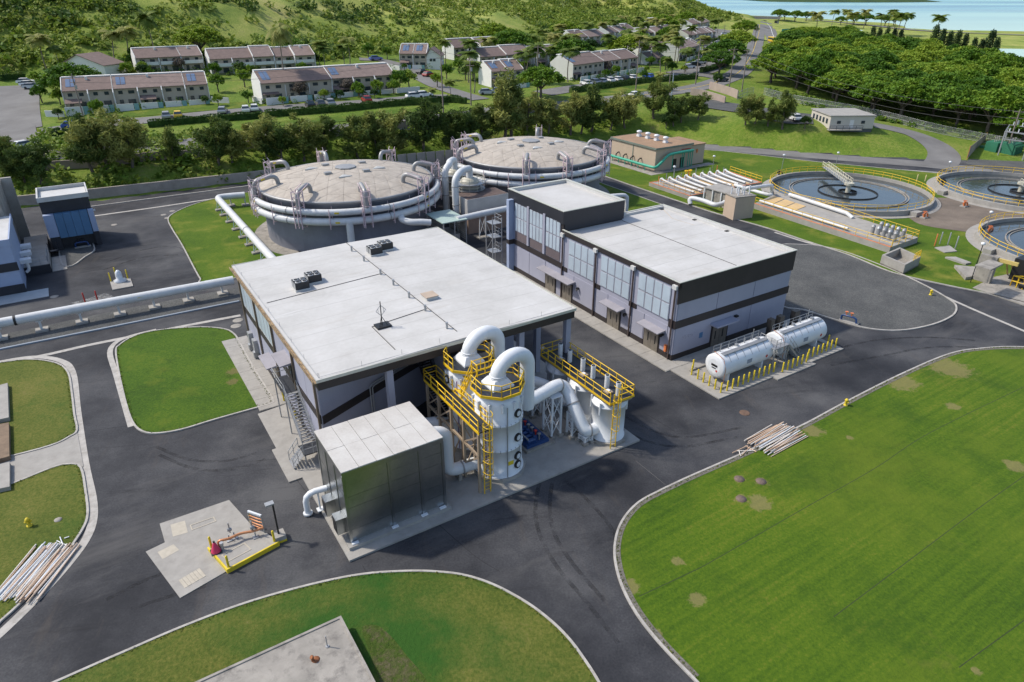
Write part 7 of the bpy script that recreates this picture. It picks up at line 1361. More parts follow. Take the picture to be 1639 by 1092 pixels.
M_ylw = pm('lane_paint', (.5, .36, .06), .7)
RD = [(-140, 275), (-40, 264), (0, 257), (97, 247), (231, 236), (385, 222), (470, 214), (549, 206), (708, 190), (850, 172), (979, 159), (1030, 153), (1107, 142), (1150, 131), (1180, 118), (1196, 100), (1207, 78), (1214, 55), (1216, 40), (1214, 28)]
dstrip('main_street', RD, 8.5, M_street, 'gray street running behind the row of trees'); dstrip('lane_line', RD[9:], .3, M_ylw, 'yellow centre line of the far street', .17)
dstrip('highway', [(1262, 110), (1250, 85), (1240, 66), (1232, 48), (1226, 36), (1220, 28)], 9, M_street, 'pale highway lane beside the wood')
dstrip('lane_line', [(1254, 96), (1245, 72), (1235, 50), (1228, 38)], .3, pm('white_lane_paint', (.7, .7, .68), .7), 'white line of the highway', .17)
dstrip('residential_lane', [(60, 212), (118, 205), (190, 197), (267, 190), (358, 181), (440, 174), (530, 168), (600, 163), (672, 157), (720, 155)], 6.5, M_street, 'lane with parked cars before the townhouses')
dstrip('side_street', [(770, 160), (735, 150), (700, 138), (672, 124), (650, 110), (615, 98), (575, 95)], 6, M_street, 'side street climbing between the townhouses', .16)
dstrip('parking_lot', [(18, 212), (18, 175), (22, 138)], 13, M_street, 'gray parking lot at the upper left edge', .14); dstrip('drive_in', [(20, 258), (24, 235), (22, 205)], 9, M_street, 'driveway mouth at the upper left', .18)
dstrip('parking_lane', [(868, 150), (925, 141), (985, 132), (1040, 126), (1090, 121)], 8, M_street, 'parking lane before the central townhouses', .14); dstrip('parking_lane', [(1090, 120), (1120, 112), (1140, 98), (1146, 80), (1152, 62), (1160, 48)], 14, M_street, 'parking yard by the right townhouses', .16)
dstrip('street_link', [(1085, 121), (1125, 121), (1160, 127)], 8, M_street, 'link from the right parking yard to the street', .18)
dstrip('gravel_lot', [(1120, 165), (1165, 172), (1215, 178), (1262, 186), (1300, 190)], 15, M_gravel, 'gray gravel yard above the grassy slope', .22, kind='stuff')
struct('ring_road', MB().strip(ppoly([(985, 231), (1050, 230), (1115, 234), (1200, 241), (1300, 249), (1400, 257), (1500, 265), (1639, 281), (1800, 300)], 5, False), -3.2, 3.2, .002, .012), M_street, 'S', 'gray ring road below the grassy slope')
dstrip('service_road', [(1500, 268), (1510, 256), (1508, 243), (1490, 228), (1460, 214), (1425, 205), (1395, 200)], 7, M_street, 'gray service road curving up to the trailer', .10)
struct('substation_yard', MB().prism([S(1545, 262), S(1560, 245), S(1620, 240), S(1800, 250), S(1800, 290), S(1640, 284)], .0, .1), M_gravel, 'S', 'gravel yard of the small substation')
dstrip('grass_verge', [(95, 232), (240, 222), (400, 205), (560, 190), (700, 176)], 5, M_lawn_u, 'bright grass verge between the hedge and the street', .10); dstrip('grass_verge', [(925, 152), (985, 146), (1040, 140), (1105, 134)], 9, M_lawn_u, 'bright grass verge before the central townhouses', .10)
dstrip('grass_verge', [(95, 190), (200, 183), (300, 175), (395, 168)], 8, M_lawn_u, 'front lawns of the left townhouse row', .10); dstrip('grass_verge', [(420, 172), (520, 163), (610, 156), (690, 150)], 7, M_lawn_u, 'front lawns of the middle townhouse row', .10); dstrip('grass_verge', [(560, 112), (620, 116), (680, 126), (720, 138)], 6, M_lawn_u, 'lawn beside the side street', .11)
def wall(pxs, h, th, mat, label, name='boundary_wall', world=False):
    P = cr([GT(*p)[:2] if not world else p for p in pxs], 5); m = MB()
    for a, b_ in zip(P, P[1:]):
        za, zb_ = T(*a), T(*b_); d = np.array(b_) - np.array(a); d /= np.hypot(*d); n_ = np.array([-d[1], d[0]]) * th / 2
        q = [(a[0] - n_[0], a[1] - n_[1]), (b_[0] - n_[0], b_[1] - n_[1]), (b_[0] + n_[0], b_[1] + n_[1]), (a[0] + n_[0], a[1] + n_[1])]; zz = [za, zb_, zb_, za]
        m.add([(x, y, z - .4) for (x, y), z in zip(q, zz)] + [(x, y, z + h) for (x, y), z in zip(q, zz)], [(3, 2, 1, 0), (4, 5, 6, 7), (0, 1, 5, 4), (1, 2, 6, 5), (2, 3, 7, 6), (3, 0, 4, 7)])
    p = GT(*pxs[len(pxs) // 2]) if not world else (*pxs[0], 0); return solo(name, m, mat, label, 'wall', p, 'W')
M_pinkwall = pm('pinkish_block_wall', (.34, .27, .23), .9, var=.12, scale=.4, streak=.2)
wall([(-40, 283), (60, 275), (97, 271), (240, 257), (385, 240), (554, 216), (708, 197), (850, 180), (954, 166)], 1.7, .25, M_pinkwall, 'long pinkish wall between the street and the bank of trees')
wall([(1105, 152), (1128, 156), (1160, 166)], 2.0, .3, M_pinkwall, 'curved gray pink entrance wall at the right end of the street'); wall([(1135, 143), (1165, 152), (1180, 158)], 2.4, .3, M_pinkwall, 'higher pink entrance wall behind the curved one')
def hedge(pxs, h, w_, label, seed):
    P = [GT(*p) for p in pxs]; rg = np.random.default_rng(seed); L = []; core = MB()
    for a, b_ in zip(P, P[1:]):
        a, b_ = np.array(a), np.array(b_); l = np.hypot(*(b_ - a)[:2]); n = int(l * 70); f = rg.random(n); C = a + (b_ - a) * f[:, None]; d = (b_ - a)[:2] / l; nn = np.array([-d[1], d[0]])
        s = rg.uniform(-1, 1, n); zt = rg.random(n); edge = rg.random(n) < .6; zt = np.where(edge, 1 - .12 * rg.random(n), zt); s = np.where(edge, s, np.sign(s) * (1 - .15 * rg.random(n))); C[:, :2] += nn * (s * w_ / 2)[:, None]; C[:, 2] += zt * h * (1 + .12 * np.sin(f * l)); L.append(leaves(C, .2, rg, .3, .6)); core.bar(a + (0, 0, h * .42), b_ + (0, 0, h * .42), w_ * .8, h * .8)
    t = thing('hedge', label, 'hedge', P[len(P) // 2], 'W'); V, F = cat_(L); V = V - np.array(P[len(P) // 2]); part('foliage', npmesh('foliage', V, F, M_hedge), None, t); part('stems', core, M_hedge, t)
hedge([(84, 222), (136, 214)], 1.8, 1.6, 'short dark hedge at the left end of the street', 1); hedge([(238, 204), (330, 195), (420, 189)], 1.6, 1.5, 'dark clipped hedge in front of the left townhouse row', 2); hedge([(425, 188), (580, 175), (650, 168), (720, 163), (746, 166)], 1.7, 1.6, 'long dark clipped hedge in front of the middle townhouse row', 3); hedge([(913, 149), (970, 141), (1025, 133), (1115, 126)], 1.7, 1.5, 'dark hedge in front of the central townhouses', 4); hedge([(1122, 117), (1142, 112), (1164, 104)], 1.8, 1.8, 'dark hedge beside the right parking yard', 5); hedge([(0, 130), (40, 128)], 2.2, 1.5, 'dark hedge behind the upper left parking lot', 6)

# ------------------------------------------------------------------ townhouses
M_beige = pm('beige_siding', (.42, .37, .30), .8, var=.05, scale=.4); M_hwhite = pm('white_stucco', (.66, .65, .62), .8, var=.05, scale=.4, streak=.08); M_shing = pm('brown_shingles', (.175, .125, .108), .9, var=.15, scale=.8, bump=.2, bscale=3); M_win = pm('dark_window', (.03, .045, .055), .15); M_teal = pm('teal_gate', (.20, .36, .36), .7); M_solar = pm('solar_blue', (.10, .15, .24), .2)
winme = {}
def winmesh(w_, h_):
    k = (w_, h_)
    if k not in winme: winme[k] = mkmesh('window', MB().box(-w_ / 2, -.09, 0, w_ / 2, .02, h_)); winme[k].materials.append(M_win)
    return winme[k]
def put(name, me, parent, loc): o = bpy.data.objects.new(name, me); COL.objects.link(o); o.parent = parent; o.location = loc; return o
M_shing2 = pm('brown_shingles_faded', (.21, .155, .135), .9, var=.18, scale=.8, bump=.2, bscale=3); HOUSES = []
def rowhouse(pa, pb, depth, label, fence=True, solar=False, n=None, eave=5.0, ridge=7.3, porch=True, balcony=False, wallm=None):
    a, b_ = GT(*pa), GT(*pb); L = math.dist(a[:2], b_[:2]); ang = math.atan2(b_[1] - a[1], b_[0] - a[0]); n = n or max(1, round(L / 6.2)); uw = L / n; z0 = (a[2] + b_[2]) / 2 - .1
    t = bpy.data.objects.new('townhouse_row', None); COL.objects.link(t); t.location = (a[0], a[1], z0); t.rotation_euler = (0, 0, ang); ORIG[t] = (0, 0, 0); tag(t, label, 'townhouses', 'townhouses on the slope'); D = depth; yr = D * .62
    hr = random.Random(int(pa[0] * 7 + pa[1])); blk = []; i0 = 0
    while i0 < n: k = min(n - i0, hr.choice((1, 2, 2, 3))); blk.append((i0 * uw, (i0 + k) * uw, hr.choice((0., -.9, .6)) if n > 1 else 0., hr.choice((0., .35, -.25)))); i0 += k
    offs = []
    for bi, (xa, xb, oy, oz) in enumerate(blk):
        e_, r_ = eave + oz * .5, ridge + oz; y0_, y1_ = oy, D; yr_ = yr + oy * .4; sl = (r_ - e_) / (yr_ - y0_); offs += [oy] * round((xb - xa) / uw)
        part('wall', MB().add([(xa, y0_, -1.2), (xb, y0_, -1.2), (xb, y1_, -1.2), (xa, y1_, -1.2), (xa, y0_, e_), (xb, y0_, e_), (xb, y1_, e_), (xa, y1_, e_), (xa, yr_, r_ - .15), (xb, yr_, r_ - .15)], [(0, 1, 5, 4), (2, 3, 7, 6), (1, 2, 6, 9, 5), (3, 0, 4, 8, 7), (3, 2, 1, 0)]), wallm or M_beige, t)
        for x in (xa - .1, xb - .08): part('end_wall', MB().add([(x, y0_ - .35, -1.2), (x + .18, y0_ - .35, -1.2), (x + .18, y1_ + .1, -1.2), (x, y1_ + .1, -1.2), (x, y0_ - .35, e_ + .12), (x + .18, y0_ - .35, e_ + .12), (x + .18, y1_ + .1, e_ + .15), (x, y1_ + .1, e_ + .15), (x, yr_, r_ + .3), (x + .18, yr_, r_ + .3)], [(0, 1, 5, 4), (2, 3, 7, 6), (1, 2, 6, 9, 5), (3, 0, 4, 8, 7), (4, 5, 9, 8), (8, 9, 6, 7)]), M_hwhite, t)
        f0 = (xa + .1, xb - .1); rf = part('roof', MB().add([(f0[0], y0_ - .7, e_ - .7 * sl), (f0[1], y0_ - .7, e_ - .7 * sl), (f0[1], yr_, r_), (f0[0], yr_, r_), (f0[1], D + .5, e_ - .2), (f0[0], D + .5, e_ - .2), (f0[0], y0_ - .7, e_ - .7 * sl + .16), (f0[1], y0_ - .7, e_ - .7 * sl + .16), (f0[1], yr_, r_ + .16), (f0[0], yr_, r_ + .16), (f0[1], D + .5, e_ - .04), (f0[0], D + .5, e_ - .04)], [(1, 0, 3, 2), (2, 3, 5, 4), (6, 7, 8, 9), (9, 8, 10, 11), (0, 1, 7, 6), (4, 5, 11, 10), (1, 2, 8, 7), (2, 4, 10, 8), (3, 0, 6, 9), (5, 3, 9, 11)]), (M_shing, M_shing2)[bi % 2], t)
        part('ridge_cap', MB().box(f0[0], yr_ - .1, r_ + .12, f0[1], yr_ + 1.4, r_ + .36), M_hwhite, rf)
        if hr.random() < .5: part('roof_vent', MB().box((xa + xb) / 2 - .3, yr_ - 1.4, r_ - .5, (xa + xb) / 2 + .3, yr_ - .9, r_ + .35), M_hwhite, rf)
        if solar and bi < solar:
            for k in range(2): x = xa + 1.0 + 1.15 * k; part('solar_panel', MB().add([(x, y0_ + 1.0, e_ + 1.0 * sl + .25), (x + 1.0, y0_ + 1.0, e_ + 1.0 * sl + .25), (x + 1.0, yr_ - .8, r_ - .8 * sl + .25), (x, yr_ - .8, r_ - .8 * sl + .25), (x, y0_ + 1.0, e_ + sl + .17), (x + 1, y0_ + 1.0, e_ + sl + .17), (x + 1, yr_ - .8, r_ - .8 * sl + .17), (x, yr_ - .8, r_ - .8 * sl + .17)], [(0, 1, 2, 3), (4, 5, 1, 0), (5, 6, 2, 1), (6, 7, 3, 2), (7, 4, 0, 3)]), M_solar, rf)
    HOUSES.append((t, L, D))
    for i in range(n + 1):
        if 0 < i < n: part('party_fin', MB().add([(i * uw - .12, -1.0, -1.2), (i * uw + .12, -1.0, -1.2), (i * uw + .12, .05, -1.2), (i * uw - .12, .05, -1.2), (i * uw - .12, -1.0, eave - .9), (i * uw + .12, -1.0, eave - .9), (i * uw + .12, .05, eave), (i * uw - .12, .05, eave)], [(0, 1, 5, 4), (1, 2, 6, 5), (2, 3, 7, 6), (3, 0, 4, 7), (4, 5, 6, 7)]), M_hwhite, t)
    for i in range(n):
        x = i * uw; oy = offs[min(i, len(offs) - 1)]
        for f in (.28, .72): put('window', winmesh(hr.choice((1.0, 1.4)), .8), t, (x + uw * f, oy, 3.4))
        put('window', winmesh(1.8, 1.5), t, (x + uw * .68, oy, .5)); put('window', winmesh(.9, 2.0), t, (x + uw * .25, oy, 0))
        if balcony: part('balcony', MB().box(x + .3, -1.2, 2.5, x + uw - .3, -.02, 2.62).box(x + .3, -1.2, 2.62, x + uw - .3, -1.1, 3.5), M_hwhite, t)
        elif porch and i % 3 == 0: part('porch_roof', MB().add([(x + .2, -2.0, 2.1), (x + uw * .7, -2.0, 2.1), (x + uw * .7, 0, 2.9), (x + .2, 0, 2.9), (x + .2, -2.0, 1.95), (x + uw * .7, -2.0, 1.95), (x + uw * .7, 0, 2.75), (x + .2, 0, 2.75)], [(0, 1, 2, 3), (4, 7, 6, 5), (0, 4, 5, 1), (1, 5, 6, 2), (3, 7, 4, 0)]), M_shing, t)
        if fence:
            part('fence_panel', MB().box(x + .15, -4.4, -1.2, x + uw * .72, -4.25, 1.55), M_hwhite, t); part('gate', MB().box(x + uw * .74, -4.38, -1.2, x + uw * .93, -4.28, 1.5), M_teal, t)
    return t
HS = [((108, 181), (337, 161), 9, 'long left townhouse row with brown roof and white fences', dict(solar=3)), ((420, 165), (634, 145), 9, 'long middle townhouse row with brown roof and white fences', dict(solar=2)),
      ((222, 118), (328, 113), 8.5, 'upper townhouse row behind the left one', dict(fence=False, balcony=True)), ((340, 119), (505, 112), 8.5, 'upper townhouse row with white balconies behind the middle one', dict(fence=False, balcony=True)),
      ((641, 108), (684, 110), 8, 'detached townhouse pair with solar panels beside the side street', dict(solar=3)), ((728, 97), (822, 91), 8, 'far townhouse row above the side street', dict(fence=False)), ((768, 113), (850, 108), 8, 'low brown roofed row in the second line of the centre', dict(fence=False)), ((786, 140), (838, 136), 8, 'short white gabled row behind the feathery trees', dict(fence=True, solar=2)),
      ((858, 108), (908, 103), 8, 'short townhouse row left of the central one', dict(fence=False)), ((912, 128), (1018, 113), 8.5, 'central townhouse row with brown roof before the parked cars', dict(solar=1)), ((920, 78), (968, 72), 8, 'small brown roofed house in the palms of the centre', dict(fence=False)), ((975, 68), (1015, 62), 8, 'pale house high among the palms', dict(fence=False)), ((1028, 68), (1084, 62), 8, 'brown roofed house row behind the palms', dict(fence=False)), ((1026, 95), (1092, 89), 8, 'brown roofed row among the palms near the right yard', dict(fence=False)),
      ((1082, 98), (1118, 88), 8, 'white gabled house beside the right parking yard', dict(fence=True)), ((1100, 72), (1143, 64), 8, 'white roofed house behind the right parking yard', dict(fence=False)), ((1048, 50), (1074, 46), 8, 'small far house under the hill', dict(fence=False)), ((1106, 50), (1134, 46), 8, 'farthest house near the bridge', dict(fence=False)), ((1036, 104), (1062, 101), 6, 'low garage roof among the right gardens', dict(fence=False, eave=2.4, ridge=4.2, n=1, porch=False))]
for pa, pb, d_, l, kw in HS: rowhouse(pa, pb, d_, l, **kw)
def gable(pa, pb, depth, label, eave, peak, f):
    a, b_ = GT(*pa), GT(*pb); L = math.dist(a[:2], b_[:2]); t = bpy.data.objects.new('gable_house', None); COL.objects.link(t); t.location = (a[0], a[1], min(a[2], b_[2]) - .1); t.rotation_euler = (0, 0, math.atan2(b_[1] - a[1], b_[0] - a[0])); ORIG[t] = (0, 0, 0); tag(t, label, 'house', 'townhouses on the slope'); x = L * f; D = depth
    part('wall', MB().add([(0, 0, -1), (L, 0, -1), (L, 0, eave), (x, 0, peak), (0, 0, eave), (0, D, -1), (L, D, -1), (L, D, eave), (x, D, peak), (0, D, eave)], [(0, 1, 2, 3, 4), (9, 8, 7, 6, 5), (1, 6, 7, 2), (5, 0, 4, 9)]), M_hwhite, t)
    for k, (p, q) in enumerate((((-.4, eave - .25), (x, peak + .02)), ((L + .4, eave - .25), (x, peak + .02)))): part('roof', MB().add([(p[0], -.5, p[1]), (q[0], -.5, q[1]), (q[0], D + .4, q[1]), (p[0], D + .4, p[1]), (p[0], -.5, p[1] + .18), (q[0], -.5, q[1] + .18), (q[0], D + .4, q[1] + .18), (p[0], D + .4, p[1] + .18)], [(0, 1, 2, 3), (4, 7, 6, 5), (0, 4, 5, 1), (2, 6, 7, 3), (3, 7, 4, 0)]), M_shing, t)
    for k in range(2): put('window', winmesh(.9, .9), t, (L * .3 + 1.2 * k, 0, eave * .62))
    part('solar_panel', MB().add([(.6, 1, eave + .5), (x - .8, 1, peak - .3), (x - .8, D - 2, peak - .3), (.6, D - 2, eave + .5), (.6, 1, eave + .4), (x - .8, 1, peak - .4), (x - .8, D - 2, peak - .4), (.6, D - 2, eave + .4)], [(0, 1, 2, 3), (4, 7, 6, 5), (0, 4, 5, 1), (1, 5, 6, 2), (2, 6, 7, 3), (3, 7, 4, 0)]), M_solar, t)
gable((106, 130), (172, 128), 9, 'white gabled house at the far left behind the long row', 5.0, 7.8, .42)
gable((684, 111), (706, 112), 8, 'white gable end of the house beside the side street', 4.8, 7.2, .3)
NICK = ['long left row', 'long middle row', 'upper left row', 'upper balcony row', 'solar pair', 'far upper row', 'low second row', 'short gabled row', 'short central row', 'central row', 'small palm house', 'high pale house', 'back brown row', 'row near the yard', 'white gabled house', 'white roofed house', 'small far house', 'farthest house', 'low garage']
_gr = random.Random(31)
for (t_, L_, D_), nk in zip(HOUSES, NICK):
    M_ = Matrix.Translation(t_.location) @ Matrix.Rotation(t_.rotation_euler.z, 4, 'Z'); xs_ = sorted(_gr.uniform(-3, L_ + 3) for _ in range(max(2, int(L_ / 5.5))))
    for k, x in enumerate(xs_): p = M_ @ Vector((x, D_ + _gr.uniform(2.5, 6.5), 0)); plant(_gr.choice(ROUND + ROUND[:3] + POD[:1]), (p.x, p.y, T(p.x, p.y)), 'leafy tree behind the %s of townhouses, %s from the left' % (nk, ORD[k]), _gr.uniform(.8, 1.35) if True else 1, 'trees behind the townhouses', 'garden_tree')
    xs_ = sorted(_gr.uniform(0, L_) for _ in range(max(1, int(L_ / 9))))
    for k, x in enumerate(xs_): p = M_ @ Vector((x, -_gr.uniform(5.2, 7.0), 0)); plant(_gr.choice(ROUND), (p.x, p.y, T(p.x, p.y)), 'small tree in front of the %s of townhouses, %s from the left' % (nk, ORD[k]), _gr.uniform(.5, .85), 'trees before the townhouses', 'garden_tree')
_L = []; _rg = np.random.default_rng(12)
for t_, L_, D_ in HOUSES:
    M_ = Matrix.Translation(t_.location) @ Matrix.Rotation(t_.rotation_euler.z, 4, 'Z')
    for k in range(int(L_ * 1.5)):
        x, y = _rg.uniform(-2, L_ + 2), _rg.choice((_rg.uniform(-3.8, -1.4), _rg.uniform(D_ + 1.5, D_ + 6), _rg.uniform(-6.2, -5)), p=(.5, .38, .12)); p = M_ @ Vector((x, y, 0)); z = T(p.x, p.y); r = _rg.uniform(.5, 1.4); C, d = blob((p.x, p.y, z + r * .6), r, 42, _rg, .5); _L.append(leaves(C, .24, _rg, .3, .6))
V, F = cat_(_L); _o = bpy.data.objects.new('garden_shrubbery', npmesh('garden_shrubbery', V, F, M_bush)); COL.objects.link(_o); tag(_o, 'mixed garden shrubbery around the townhouses', kind='stuff')
for i, (p, q) in enumerate((((74, 187), (104, 188)), ((340, 164), (367, 166)), ((405, 163), (420, 167)), ((635, 150), (672, 147)), ((610, 108), (640, 113)))):
    wall([p, q], 1.5, .2, M_hwhite, 'white garden wall at the townhouses, %s from the left' % ORD[(0, 1, 2, 4, 3)[i]], 'garden_wall')

# ------------------------------------------------------------------ cars
def carproto():
    t = bpy.data.objects.new('parked_car', None); t['category'] = 'car'
    def ex(prof, w0, w1): # side profile, half width at bottom/top
        zs = [p[1] for p in prof]; lo, hi = min(zs), max(zs); n = len(prof); hw = lambda z: w0 + (w1 - w0) * (z - lo) / (hi - lo); m = MB()
        m.add([(x, -hw(z), z) for x, z in prof] + [(x, hw(z), z) for x, z in prof], [tuple(range(n)), tuple(range(2 * n - 1, n - 1, -1))] + [(i, n + i, n + (i + 1) % n, (i + 1) % n) for i in range(n)]); return m
    body = ex([(-2.2, .35), (-2.25, .7), (-2.1, .95), (-1.1, 1.0), (1.0, .98), (2.0, .82), (2.2, .6), (2.15, .32), (1.0, .28), (-1.4, .28)], .92, .84); cab = ex([(-1.95, .96), (-1.45, 1.42), (.35, 1.44), (1.05, .97)], .82, .66); roof = ex([(-1.42, 1.42), (-1.3, 1.5), (.25, 1.5), (.38, 1.44)], .67, .6)
    M_car = pm('car_paint', (.6, .6, .6), .3, coat=.4)
    for nm, m, mt in (('body', body, M_car), ('cabin_glass', cab, M_win), ('roof', roof, M_car)): me = mkmesh(nm, m); me.materials.append(mt); o = bpy.data.objects.new(nm, me); o.parent = t
    wm = mkmesh('wheel', MB().cyl((0, -.11, 0), (0, .11, 0), .33, 12)); wm.materials.append(M_black)
    for x in (-1.35, 1.35):
        for y in (-.82, .82): o = bpy.data.objects.new('wheel', wm); o.parent = t; o.location = (x, y, .33)
    return t
CAR = carproto(); CM = {'white': pm('car_white', (.7, .7, .7), .3, coat=.4), 'silver': pm('car_silver', (.4, .41, .43), .3, .4), 'black': pm('car_black', (.02, .02, .022), .25, coat=.5), 'red': pm('car_red', (.30, .02, .02), .3, coat=.4), 'blue': pm('car_blue', (.03, .08, .35), .3, coat=.4), 'yellow': pm('car_yellow', (.6, .4, .04), .35), 'dark gray': pm('car_gray', (.10, .10, .11), .3, coat=.4)}
def car(px, py, col, rz, label, s=1.):
    p = GT(px, py); o = clone(CAR, (p[0], p[1], p[2] + .14), R(rz), label, s, 'cars parked among the townhouses')
    for c in o.children:
        if c.name.startswith(('body', 'roof')): c.material_slots[0].link = 'OBJECT'; c.material_slots[0].material = CM[col]
CARS = [(42, 238, 'white', 60, 'entering the driveway at the upper left'), (118, 206, 'blue', 28, 'at the left end of the lane below the utility pole'), (152, 202, 'white', 100, 'on the lane beside the leaning utility pole'), (267, 190, 'silver', 115, 'on the lane, left of the yellow car'), (286, 189, 'yellow', 115, 'on the lane before the left townhouse row'), (357, 182, 'silver', 105, 'on the lane at the end of the left row'), (394, 180, 'white', 110, 'by the gap between the two long rows'), (408, 178, 'white', 110, 'by the gap between the long rows, right one of two'), (497, 172, 'black', 115, 'on the middle lane, leftmost of three'), (513, 170, 'dark gray', 115, 'on the middle lane, between the black and silver cars'), (529, 169, 'silver', 115, 'on the middle lane, right of the gray one'), (587, 164, 'red', 115, 'alone on the middle lane'), (664, 158, 'white', 30, 'at the right end of the middle lane'), (679, 156, 'white', 30, 'beside another white car near the hedge end'),
        (43, 135, 'white', 10, 'in the upper left lot, farthest back'), (48, 139, 'white', 10, 'in the upper left lot, second from the back'), (53, 143, 'silver', 10, 'in the upper left lot, nearest'), (602, 97, 'blue', 30, 'far up the side street'), (676, 119, 'black', 60, 'on the side street'), (686, 123, 'red', 60, 'on the side street behind the black one'), (780, 152, 'silver', 10, 'at the foot of the side street'), (800, 150, 'white', 10, 'beside the silver car behind the feathery trees'),
        (938, 137, 'white', 115, 'first in the central parking lane'), (951, 135, 'silver', 115, 'second in the central parking lane'), (963, 134, 'silver', 115, 'third in the central parking lane'), (975, 132, 'white', 115, 'fourth in the central parking lane'), (987, 131, 'white', 115, 'fifth in the central parking lane'), (999, 129, 'black', 115, 'sixth in the central parking lane'), (1011, 128, 'white', 115, 'seventh in the central parking lane'), (1038, 126, 'blue', 115, 'last in the central parking lane'), (1018, 156, 'white', 40, 'driving on the street behind the trees'),
        (1103, 110, 'white', 20, 'first in the right parking yard'), (1112, 106, 'black', 20, 'second in the right parking yard'), (1121, 103, 'white', 20, 'third in the right parking yard'), (1130, 99, 'black', 20, 'fourth in the right parking yard'), (1137, 92, 'silver', 20, 'fifth in the right parking yard'), (1144, 82, 'white', 0, 'sixth in the right parking yard'), (1147, 76, 'blue', 0, 'seventh in the right parking yard'), (1150, 71, 'white', 0, 'eighth in the right parking yard'), (1153, 66, 'silver', 0, 'ninth in the right parking yard'), (1157, 61, 'white', 0, 'tenth in the right parking yard'), (1160, 56, 'white', 0, 'last and farthest in the right parking yard'), (1155, 131, 'dark gray', 30, 'waiting where the parking yard meets the street'), (1270, 193, 'white', 100, 'beside the pale trailer on the gravel')]
for px, py, c, rz, l in CARS: car(px, py, c, rz, '%s car %s' % (c, l), 1.12)
p = GT(1236, 68); t = thing('bus', 'yellow bus driving on the highway lane', 'bus', p, 'W'); x, y, z = p; part('body', MB().box(x - 1.3, y - 5, z + .5, x + 1.3, y + 5, z + 3.2), CM['yellow'], t); part('windscreen', MB().box(x - 1.15, y - 5.06, z + 1.5, x + 1.15, y - 5.0, z + 2.8), M_win, t); part('side_glass', MB().box(x - 1.34, y - 4.6, z + 1.7, x - 1.3, y + 4.6, z + 2.7), M_win, t)
for dx in (-1.2, 1.2):
    for dy in (-3.2, 3.2): part('wheel', MB().cyl((x + dx - .15, y + dy, z + .5), (x + dx + .15, y + dy, z + .5), .5, 12), M_black, t)

# ------------------------------------------------------------------ trailer, substation, fence, poles
a, b_ = GT(1326, 209), GT(1395, 212); L = math.dist(a[:2], b_[:2]); t = bpy.data.objects.new('site_trailer', None); COL.objects.link(t); t.location = (a[0], a[1], a[2] + .1); t.rotation_euler = (0, 0, math.atan2(b_[1] - a[1], b_[0] - a[0])); ORIG[t] = (0, 0, 0); tag(t, 'pale office trailer with flat light roof on the grassy slope', 'trailer')
part('wall', MB().box(0, 0, .3, L, 11, 3.3), pm('trailer_beige', (.50, .46, .40), .7, var=.05), t); part('roof', MB().box(-.25, -.25, 3.3, L + .25, 11.25, 3.5), M_conc, t); part('skirt', MB().box(.1, .1, -2.0, L - .1, 10.9, .29), pm('dark_skirt', (.08, .09, .09), .8), t); part('door', MB().box(L * .45, -.06, .35, L * .45 + 1.0, 0, 2.4), M_hwhite, t); part('deck', MB().box(-.5, -1.5, .1, L * .7, -.02, .25), M_conc, t); part('deck_rail', MB().rail([(-.5, -1.5, .25), (L * .7, -1.5, .25)], 1.0, 1.8, .05), M_blk2, t)
for f in (.2, .75): put('window', winmesh(.9, .7), t, (L * f, 0, 1.5))
for k in range(5): part('side_window', MB().box(-.05, 1.3 + 1.9 * k, 1.3, .0, 2.3 + 1.9 * k, 2.5), M_win, t)
M_tgreen = pm('transformer_green', (.03, .16, .09), .5)
for i, (px, py, w_, h_, l) in enumerate(((1589, 246, 4.0, 2.9, 'green switchgear cabinet in the substation, left of the finned one'), (1614, 249, 4.2, 3.0, 'green finned transformer in the substation'), (1570, 243, 1.2, 1.4, 'small green pedestal box in the substation'))):
    u, v = S(px, py); t = thing('transformer', l, 'transformer', (u, v, .1), group='green substation equipment'); part('tank', MB().box(u - w_ / 2, v - w_ / 3, .1, u + w_ / 2, v + w_ / 3, h_), M_tgreen, t)
    if i == 1:
        for k in range(9): part('fin', MB().box(u - w_ / 2 + .2 + .45 * k, v - w_ / 3 - .45, .5, u - w_ / 2 + .35 + .45 * k, v - w_ / 3, h_ - .3), M_tgreen, t)
    if i < 2:
        for k in range(3): x = u - 1 + k; part('bushing', MB().cyl((x, v, h_), (x, v, h_ + .9), .11, 8).cyl((x, v, h_ + .9), (x, v, h_ + 1.1), .18, 8), M_conc, t)
t = thing('substation_gantry', 'gray steel frame carrying insulators over the transformers', 'gantry', (*S(1612, 255), .1)); c = [S(*p) for p in ((1596, 252), (1636, 258), (1603, 240), (1643, 246))]
for u, v in c: part('post', MB().box(u - .12, v - .12, .1, u + .12, v + .12, 6.0), M_galv, t)
for z in (6.0, 4.3):
    for a, b_ in ((0, 1), (2, 3), (0, 2), (1, 3)): part('beam', MB().bar((*c[a], z), (*c[b_], z), .2, .2), M_galv, t)
for f in (.15, .5, .85):
    for a, b_ in ((0, 1), (2, 3)): u, v = np.array(c[a]) + (np.array(c[b_]) - np.array(c[a])) * f; part('insulator', MB().cyl((u, v, 6.1), (u, v, 6.8), .12, 8), M_whitep, t)
a, b_ = S(1547, 256), S(1574, 233); t = thing('screen_fence', 'tall rusty mesh gate panel at the edge of the substation', 'fence', (*a, .05)); part('panel', MB().prism([a, b_, (b_[0] + .06, b_[1] + .06), (a[0] + .06, a[1] + .06)], .3, 3.0), pm('rusty_mesh', (.33, .27, .23), .8, var=.35, scale=.5), t); part('post', MB().cyl((*a, 0), (*a, 3.2), .08, 8), M_copper, t); part('post', MB().cyl((*b_, 0), (*b_, 3.2), .08, 8), M_copper, t)
